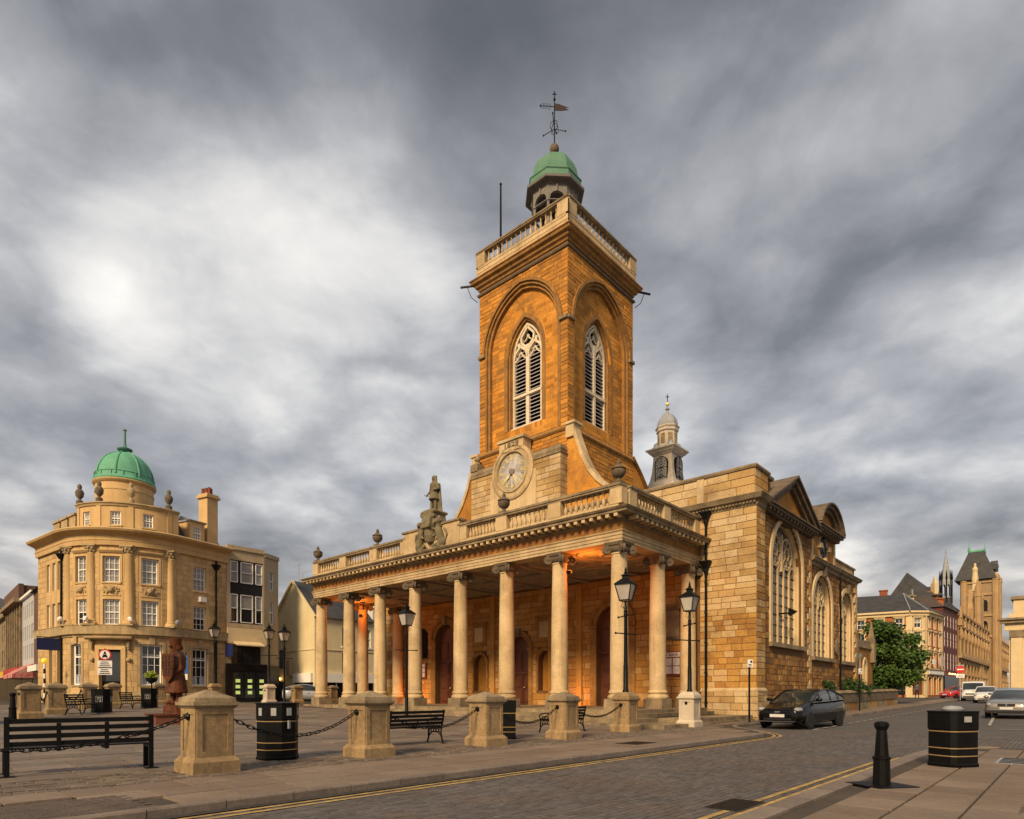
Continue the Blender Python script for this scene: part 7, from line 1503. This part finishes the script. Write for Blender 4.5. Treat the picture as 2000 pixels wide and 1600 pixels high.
def car(name, lab, paint, loc, rz, hull, cab, W2, wheels, wr=.31, rotx=0, chrome=True, grille=None, lamps=None, plate=True, belt=None, roof_w=.72):
    """hull: (x, ztop, zbot, halfwidth) nose to tail; cab: (x, z) outline of the glasshouse from windscreen foot to rear foot"""
    t = thing(name, lab, 'van' if 'van' in name else 'car', loc, rz); xs = []
    for (x0, *_), (x1, *_) in zip(hull, hull[1:]): xs += [x0+(x1-x0)*i/3 for i in range(3)]
    xs.append(hull[-1][0]); m = MB(); rows_ = []
    for x in xs:
        zt, zb, w = interp(hull, x); h = zt-zb; half = [(0,zb),(w*.86,zb),(w*.97,zb+.1*h),(w,zb+.38*h),(w*.985,zb+.62*h),(w*.94,zb+.85*h),(w*.86,zb+.965*h),(w*.6,zt+.012),(0,zt+.025)]
        rows_.append([(x, y, z) for y, z in half]+[(x, -y, z) for y, z in half[-2:0:-1]])
    n = len(rows_[0]); m.add([p for r in rows_ for p in r], [(i*n+j, i*n+(j+1) % n, (i+1)*n+(j+1) % n, (i+1)*n+j) for i in range(len(rows_)-1) for j in range(n)]+[tuple(range(n)), tuple((len(rows_)-1)*n+j for j in range(n))[::-1]])
    m.build('body', paint, t, True, ang=50)
    # glasshouse
    cx_ = []
    for i, ((x0, z0), (x1, z1)) in enumerate(zip(cab, cab[1:])): cx_ += [(x0+(x1-x0)*k/4, z0+(z1-z0)*k/4) for k in range(4)]
    cx_.append(cab[-1]); zmax = max(z for _, z in cab); m = MB(); R = []
    for x, z in cx_:
        zt, zb, w = interp(hull, x); base = zt-.03; f = max(0, min(1, (z-base)/(zmax-base))) if zmax > base else 0; wt = w*.9-(w*.9-W2*roof_w)*f
        R.append([(x, w*.9, base), (x, (w*.9+wt)/2+.02, (base+z)/2), (x, wt, z-.03), (x, wt*.8, z), (x, 0, z+.015), (x, -wt*.8, z), (x, -wt, z-.03), (x, -(w*.9+wt)/2-.02, (base+z)/2), (x, -w*.9, base)])
    n = 9; m.add([p for r in R for p in r], [(i*n+j, i*n+j+1, (i+1)*n+j+1, (i+1)*n+j) for i in range(len(R)-1) for j in range(n-1)]); m.build('glasshouse', CARGLASS, t, True, ang=50)
    # roof skin and pillars in body colour
    top = [r for r in R if r[4][2] > zmax-.16*(zmax-.9)]; m = MB(); m.add([(x, y*1.01, z+.012) for r in top for x, y, z in r[2:7]], [(i*5+j, i*5+j+1, (i+1)*5+j+1, (i+1)*5+j) for i in range(len(top)-1) for j in range(4)]); m.build('roof', paint, t, True)
    for s_ in (0, 1):
        e = [(r[2] if s_ == 0 else r[6]) for r in R]; m = MB(); m.tube([(x, y*1.01, z+.01) for x, y, z in e], .035, 5); m.build('roof_rail', paint, t, True)
        if belt:
            for bx in belt: q = min(R, key=lambda r: abs(r[0][0]-bx)); m = MB(); a_, b_ = (q[0], q[2]) if s_ == 0 else (q[8], q[6]); m.bar((a_[0], a_[1]*1.01, a_[2]), (b_[0], b_[1]*1.01, b_[2]), .06, .03); m.build('pillar', PLASTIC, t)
        bl = [(r[0] if s_ == 0 else r[8]) for r in R]; m = MB(); m.tube([(x, y*1.02, z+.02) for x, y, z in bl], .018, 5); m.build('belt_trim', TRIM if chrome else PLASTIC, t, True)
    for wxx in wheels:
        for s_ in (-1, 1):
            zt, zb, w = interp(hull, wxx); RW = Matrix.Rotation(pi/2*s_, 3, 'X'); c = (wxx, s_*(-(w-.1)), wr)
            m = MB(); m.lathe([(wr*.62,-.1),(wr*.97,-.1),(wr,-.05),(wr,.08),(wr*.95,.115),(wr*.66,.115)], 22, c, M=RW); wh = m.build('wheel', TYRE, t, True)
            m = MB(); m.lathe([(.02,.1),(.06,.11),(wr*.2,.1),(wr*.58,.09),(wr*.66,.115),(wr*.68,.1)], 22, c, M=RW); m.build('rim', ALLOY, wh, True)
            for k in range(5): an = 2*pi*k/5; m = MB(); p0 = RW @ Vector((.05*cos(an), .05*sin(an), .115)); p1 = RW @ Vector((wr*.6*cos(an), wr*.6*sin(an), .115)); m.bar(Vector(c)+p0, Vector(c)+p1, .04, .015); m.build('spoke', PLASTIC, wh)
            m = MB(); m.lathe([(wr*1.02,.06),(wr*1.16,.06),(wr*1.16,.102),(wr*1.02,.105)], 20, c, a0=0, a1=pi, M=RW if s_ < 0 else RW @ Matrix.Rotation(pi, 3, 'Z')); m.build('wheel_arch', PLASTIC, t, True)
    xf = hull[0][0]
    for (lx, ly, lz, dx, dy, dz, ln) in lamps or []:
        for s_ in (-1, 1): m = MB(); m.ball((lx, s_*ly, lz), 1, 12, 8, (dx, dy, dz)); m.build(ln, LAMPG if ln != 'fog_lamp' else TRIM, t, True)
    if plate: zt, zb, w = interp(hull, xf); m = MB(); m.box(xf-.01, xf+.03, -.26, .26, plate-.055, plate+.055); m.build('number_plate', PLATEW, t)
    for g in grille or []: m = MB(); m.box(*g[:6]); m.build(g[7] if len(g) > 7 else 'grille', g[6], t)
    q = cab[0]; zt, zb, w = interp(hull, q[0]-.25)
    for s_ in (-1, 1): m = MB(); m.ball((q[0]-.28, s_*(w+.06), zt+.09), 1, 10, 7, (.09,.12,.075)); m.bar((q[0]-.3, s_*w*.92, zt+.03), (q[0]-.28, s_*(w+.05), zt+.07), .05); m.build('door_mirror', paint, t, True)
    for s_ in (-1, 1):
        for dx_ in (.0, -.95): zt, zb, w = interp(hull, dx_); m = MB(); m.obox((dx_-.1, s_*(w*.985+.005), zb+.66*(zt-zb)), (.2, .03, .035)); m.build('door_handle', TRIM if chrome else PLASTIC, t)
    m = MB(); m.bar((q[0]+.02, .1, q[1]+.02), (q[0]-.12, -.55, q[1]+.06), .02); m.build('wiper', PLASTIC, t)
    return t
PBLK = mat('black_car_paint', (.002,.002,.002), rough=.25, coat=.4, spec=.15, fine=0); PSIL = mat('silver_car_paint', (.27,.25,.22), (.24,.22,.20), rough=.35, metal=.55, coat=1.0, fine=.04); PWHT = mat('white_van_paint', (.62,.60,.56), rough=.3, coat=.8, fine=.04); PRED = mat('red_car_paint', (.42,.02,.03), rough=.25, coat=1, fine=.03); PGRY = mat('grey_car_paint', (.40,.41,.43), rough=.3, metal=.5, coat=1, fine=.03)
HATCH = [(2.21,.60,.30,.50),(2.16,.69,.24,.68),(2.02,.76,.2,.79),(1.7,.83,.19,.84),(1.3,.92,.19,.86),(.95,.98,.19,.865),(0,1.0,.19,.87),(-1.0,1.04,.19,.87),(-1.7,1.07,.2,.85),(-2.08,1.06,.24,.79),(-2.22,.96,.32,.7)]
HCAB = [(1.12,.95),(.75,1.14),(.25,1.37),(-.15,1.47),(-.6,1.49),(-1.1,1.44),(-1.6,1.32),(-2.0,1.17),(-2.18,1.02)]
def heading(a): return YAW+a
bc_ = car('parked_car', 'black hatchback with silver roof line parked beside the church corner', PBLK, (12.2, 26.5, GW(12.1, 26.3)-.105), YAW+pi-.1, HATCH, HCAB, .87, (1.42, -1.3), belt=(.35, -.55, -1.35), plate=.47,
    lamps=[(2.0,.66,.70,.2,.15,.09,'headlight'), (2.12,.6,.33,.04,.06,.05,'fog_lamp')], grille=[(2.1,2.22,-.5,.5,.3,.38,PLASTIC), (2.19,2.235,-.09,.09,.58,.64,TRIM,'badge'), (2.12,2.225,-.62,.62,.245,.265,TRIM,'bumper_trim')])
bc_.scale = (1.08, 1.1, 1.05)
SALOON = [(2.42,.58,.3,.62),(2.36,.70,.22,.78),(2.15,.78,.2,.87),(1.6,.86,.19,.9),(1.0,.93,.19,.91),(0,.95,.19,.915),(-1.2,.97,.19,.91),(-1.9,.97,.2,.88),(-2.35,.92,.26,.8),(-2.45,.78,.34,.7)]
SCAB = [(1.05,.92),(.6,1.14),(.15,1.33),(-.3,1.42),(-.9,1.41),(-1.35,1.28),(-1.75,1.0)]
SL = [(2.3,.68,.64,.1,.13,.075,'headlight'), (2.34,.5,.64,.07,.08,.06,'headlight')]
sg_ = [(2.38,2.445,-.34,.34,.56,.68,PLASTIC), (2.4,2.46,-.03,.03,.55,.69,TRIM,'grille_bar'), (2.3,2.46,-.76,.76,.27,.36,PLASTIC), (2.3,2.465,-.78,.78,.365,.385,TRIM,'bumper_trim')]
sx_, sy_ = AB(17.6, -11.15)
car('parked_car', 'silver saloon with oval grille facing the camera at the right edge', PSIL, (25.75, 32.6, GW(25.7, 32.6)-.1), YAW+pi-.02, SALOON, SCAB, .91, (1.5, -1.4), belt=(.1, -.7), plate=.46, lamps=SL, grille=sg_)
car('parked_car', 'dark grey car parked close behind the silver saloon', mat('dark_grey_paint', (.06,.065,.07), rough=.25, coat=1, fine=.03), (33.2, 42.2, GW(33, 42)-.1), YAW+pi, SALOON, SCAB, .91, (1.5, -1.4), belt=(.1, -.7), plate=.46, lamps=SL, grille=sg_)
car('parked_car', 'small white car parked between the dark car and the white van', PWHT, (43.4, 57.9, GW(43.4, 57.9)-.1), YAW+pi+.05, HATCH, HCAB, .87, (1.42, -1.3), belt=(.35, -.55), plate=.47, chrome=False, lamps=[(2.0,.66,.70,.2,.15,.09,'headlight')], grille=[(2.1,2.22,-.5,.5,.3,.38,PLASTIC)])
VANH = [(2.4,.75,.35,.7),(2.33,.95,.25,.85),(2.1,1.05,.22,.93),(1.6,1.15,.22,.95),(1.0,1.2,.22,.95),(-2.2,1.2,.24,.95),(-2.4,1.15,.3,.93)]
VCAB = [(1.75,1.1),(1.2,1.55),(.85,1.86),(.4,1.96),(-2.2,1.96),(-2.38,1.85),(-2.42,1.15)]
v = car('delivery_van', 'white panel van facing the camera in the parked row', PWHT, (47.6, 65.2, GW(47.6, 65)-.1), YAW+pi+.05, VANH, VCAB, .95, (1.5, -1.5), wr=.34, plate=.55, chrome=False, roof_w=.88, lamps=[(2.24,.7,.88,.12,.16,.13,'headlight')], grille=[(2.3,2.42,-.55,.55,.62,.74,PLASTIC), (2.28,2.43,-.75,.75,.34,.46,PLASTIC)])
m = MB(); m.box(-2.35, .35, -.93, -.84, 1.15, 1.88); m.box(-2.35, .35, .84, .93, 1.15, 1.88); m.build('cargo_side', PWHT, v)
car('parked_car', 'bright red car parked nose out before the red fronted house', PRED, (52.6, 74.6, GW(52.6, 74.6)-.1), YAW+pi-.5, HATCH, HCAB, .87, (1.42, -1.3), belt=(.35, -.55), plate=.47, chrome=False, lamps=[(2.0,.66,.70,.2,.15,.09,'headlight')], grille=[(2.1,2.22,-.5,.5,.3,.38,PLASTIC)])
car('parked_car', 'silver hatchback parked behind the first portico column by the yellow house', PGRY, (-17.3, 54.2, GW(-17.3, 54.2)), YAW-.55, HATCH, HCAB, .87, (1.42, -1.3), belt=(.35, -.55), plate=.47, chrome=False, lamps=[(2.0,.66,.70,.2,.15,.09,'headlight')], grille=[(2.1,2.22,-.5,.5,.3,.38,PLASTIC)])
# ================= tree and shrubs =================
LEAF = mat('leaf', (.032,.075,.010), (.062,.12,.015), rough=.55, scale=.7, rnd=.35, fine=0, spec=.4); LEAFD = mat('leaf_dark', (.02,.05,.012), (.035,.075,.015), rough=.6, scale=.7, rnd=.35, fine=0, spec=.35)
BARK = mat('bark', (.07,.05,.035), (.04,.03,.022), rough=.95, bump=.6, fine=.25)
def foliage(parent, clumps, n, size, m_, seed, name='crown'):
    r_ = random.Random(seed); mb = MB(); tot = sum(c[3]**2 for c in clumps)
    for cx_, cy_, cz_, cr in clumps:
        for _ in range(int(n*cr*cr/tot)):
            d = Vector((r_.gauss(0,1), r_.gauss(0,1), r_.gauss(0,1))).normalized(); rr = cr*(r_.random()**.42)*r_.choice((.8,.95,1.0,1.05,1.28)); p = Vector((cx_, cy_, cz_))+Vector((d.x, d.y, d.z*.8))*rr
            u_ = Vector((r_.gauss(0,1), r_.gauss(0,1), r_.gauss(0,.6))).normalized(); w_ = u_.cross(d+Vector((r_.gauss(0,.5), r_.gauss(0,.5), r_.gauss(0,.5))));
            if w_.length < .1: continue
            w_.normalize(); s_ = size*r_.uniform(.6,1.3); q = u_*s_; g = w_*s_*.45; nn = u_.cross(w_)*s_*.12
            mb.add([p-q*.5, p+g*.8+nn, p+q*.6, p-g*.8+nn], [(0,1,2),(0,2,3)])
    return ob(name, mb_mesh_raw(mb, name, m_), parent)
def mb_mesh_raw(mb, name, m_):
    me = bpy.data.meshes.new(name); me.from_pydata(mb.v, [], mb.f); me.update(); me.materials.append(m_); return me
def tree(lab, loc, h, r, n, seed, size=.2, dark=False):
    t = thing('tree', lab, 'tree', loc, 0); r_ = random.Random(seed); m = MB(); m.tube([(0,0,-.2),(.05,.0,h*.2),(-.05,.1,h*.42),(.05,.0,h*.72)], [.2,.16,.12,.04], 8)
    cl = [(0,0,h*.6,r*.8), (r*.2,-r*.3,h*.32,r*.62), (-r*.3,r*.1,h*.3,r*.6), (r*.5,0,h*.36,r*.5)]
    for k in range(11):
        an = 2*pi*k/11+r_.uniform(-.3,.3); el_ = r_.uniform(-.35,.9); q = (r*.72*cos(an)*cos(el_), r*.72*sin(an)*cos(el_), h*.58+h*.36*sin(el_)); cl.append((*q, r*r_.uniform(.22,.42))); m.tube([(0,0,h*.3), (q[0]*.5, q[1]*.5, h*.3+(q[2]-h*.3)*.6), q], [.09,.06,.02], 5)
    m.build('trunk', BARK, t); foliage(t, cl, n, size, LEAFD if dark else LEAF, seed)
tree('leafy green tree on the churchyard lawn between church and corner house', (31.6, 52.6, GW(32, 52.6)), 7.8, 2.45, 11500, 4, .25)
tree('dark green smaller tree behind the vestry pinnacles', (29.6, 53.6, GW(29.6, 53.6)), 6.9, 1.9, 6000, 9, .2, dark=False)
def shrub(lab, loc, r, h, n, seed, m_=LEAFD):
    t = thing('shrub', lab, 'shrub', loc, 0); r_ = random.Random(seed); cl = [(r*.6*r_.uniform(-1,1), r*.6*r_.uniform(-1,1), h*r_.uniform(.25,.75), r*r_.uniform(.4,.65)) for _ in range(6)]; foliage(t, cl, n, .13, m_, seed, 'foliage')
    m = MB()
    for k in range(4): a_ = k*1.6; m.tube([(0,0,-.05), (r*.4*cos(a_), r*.4*sin(a_), h*.6)], [.03,.012], 5)
    m.build('stems', BARK, t)
for (a, b), r_, h_, n_, lb in (((18.6,-3.3),.5,.9,900,'small green plant spilling over the churchyard wall under the middle window'), ((23.2,-3.35),.9,1.7,2000,'dark shrub below the third church window'), ((25.6,-3.4),.8,1.5,1600,'dark shrub beside the churchyard sign post'), ((31.5,-3.0),.9,1.3,1500,'low dark shrub in front of the vestry'), ((38.0,-2.2),1.3,2.0,2400,'rounded dark bush under the tree beside the pavement'), ((42,-2.0),1.2,2.3,2200,'dark bush at the end of the churchyard wall')):
    shrub(lb, (*AB(a, b), G(a, b)+(1.1 if r_ < .6 else .6)), r_, h_, n_, int(a*10))
t = thing('flower_planter', 'black pole planter with bright yellow green flowers before the bank window', 'planter', (-22.0, 38.6, GW(-22, 38.6)), 0); m = MB(); m.tube([(0,0,0),(0,0,1.5)], .04, 6); m.build('pole', BLACK, t); m = MB(); m.lathe([(.08,1.35),(.3,1.5),(.34,1.68)], 12); m.build('basket', BLACK, t); foliage(t, [(0,0,1.82,.34)], 500, .12, mat('lime_leaf', (.22,.30,.02), (.3,.33,.03), rough=.6, rnd=.3, fine=0), 5, 'flowers')
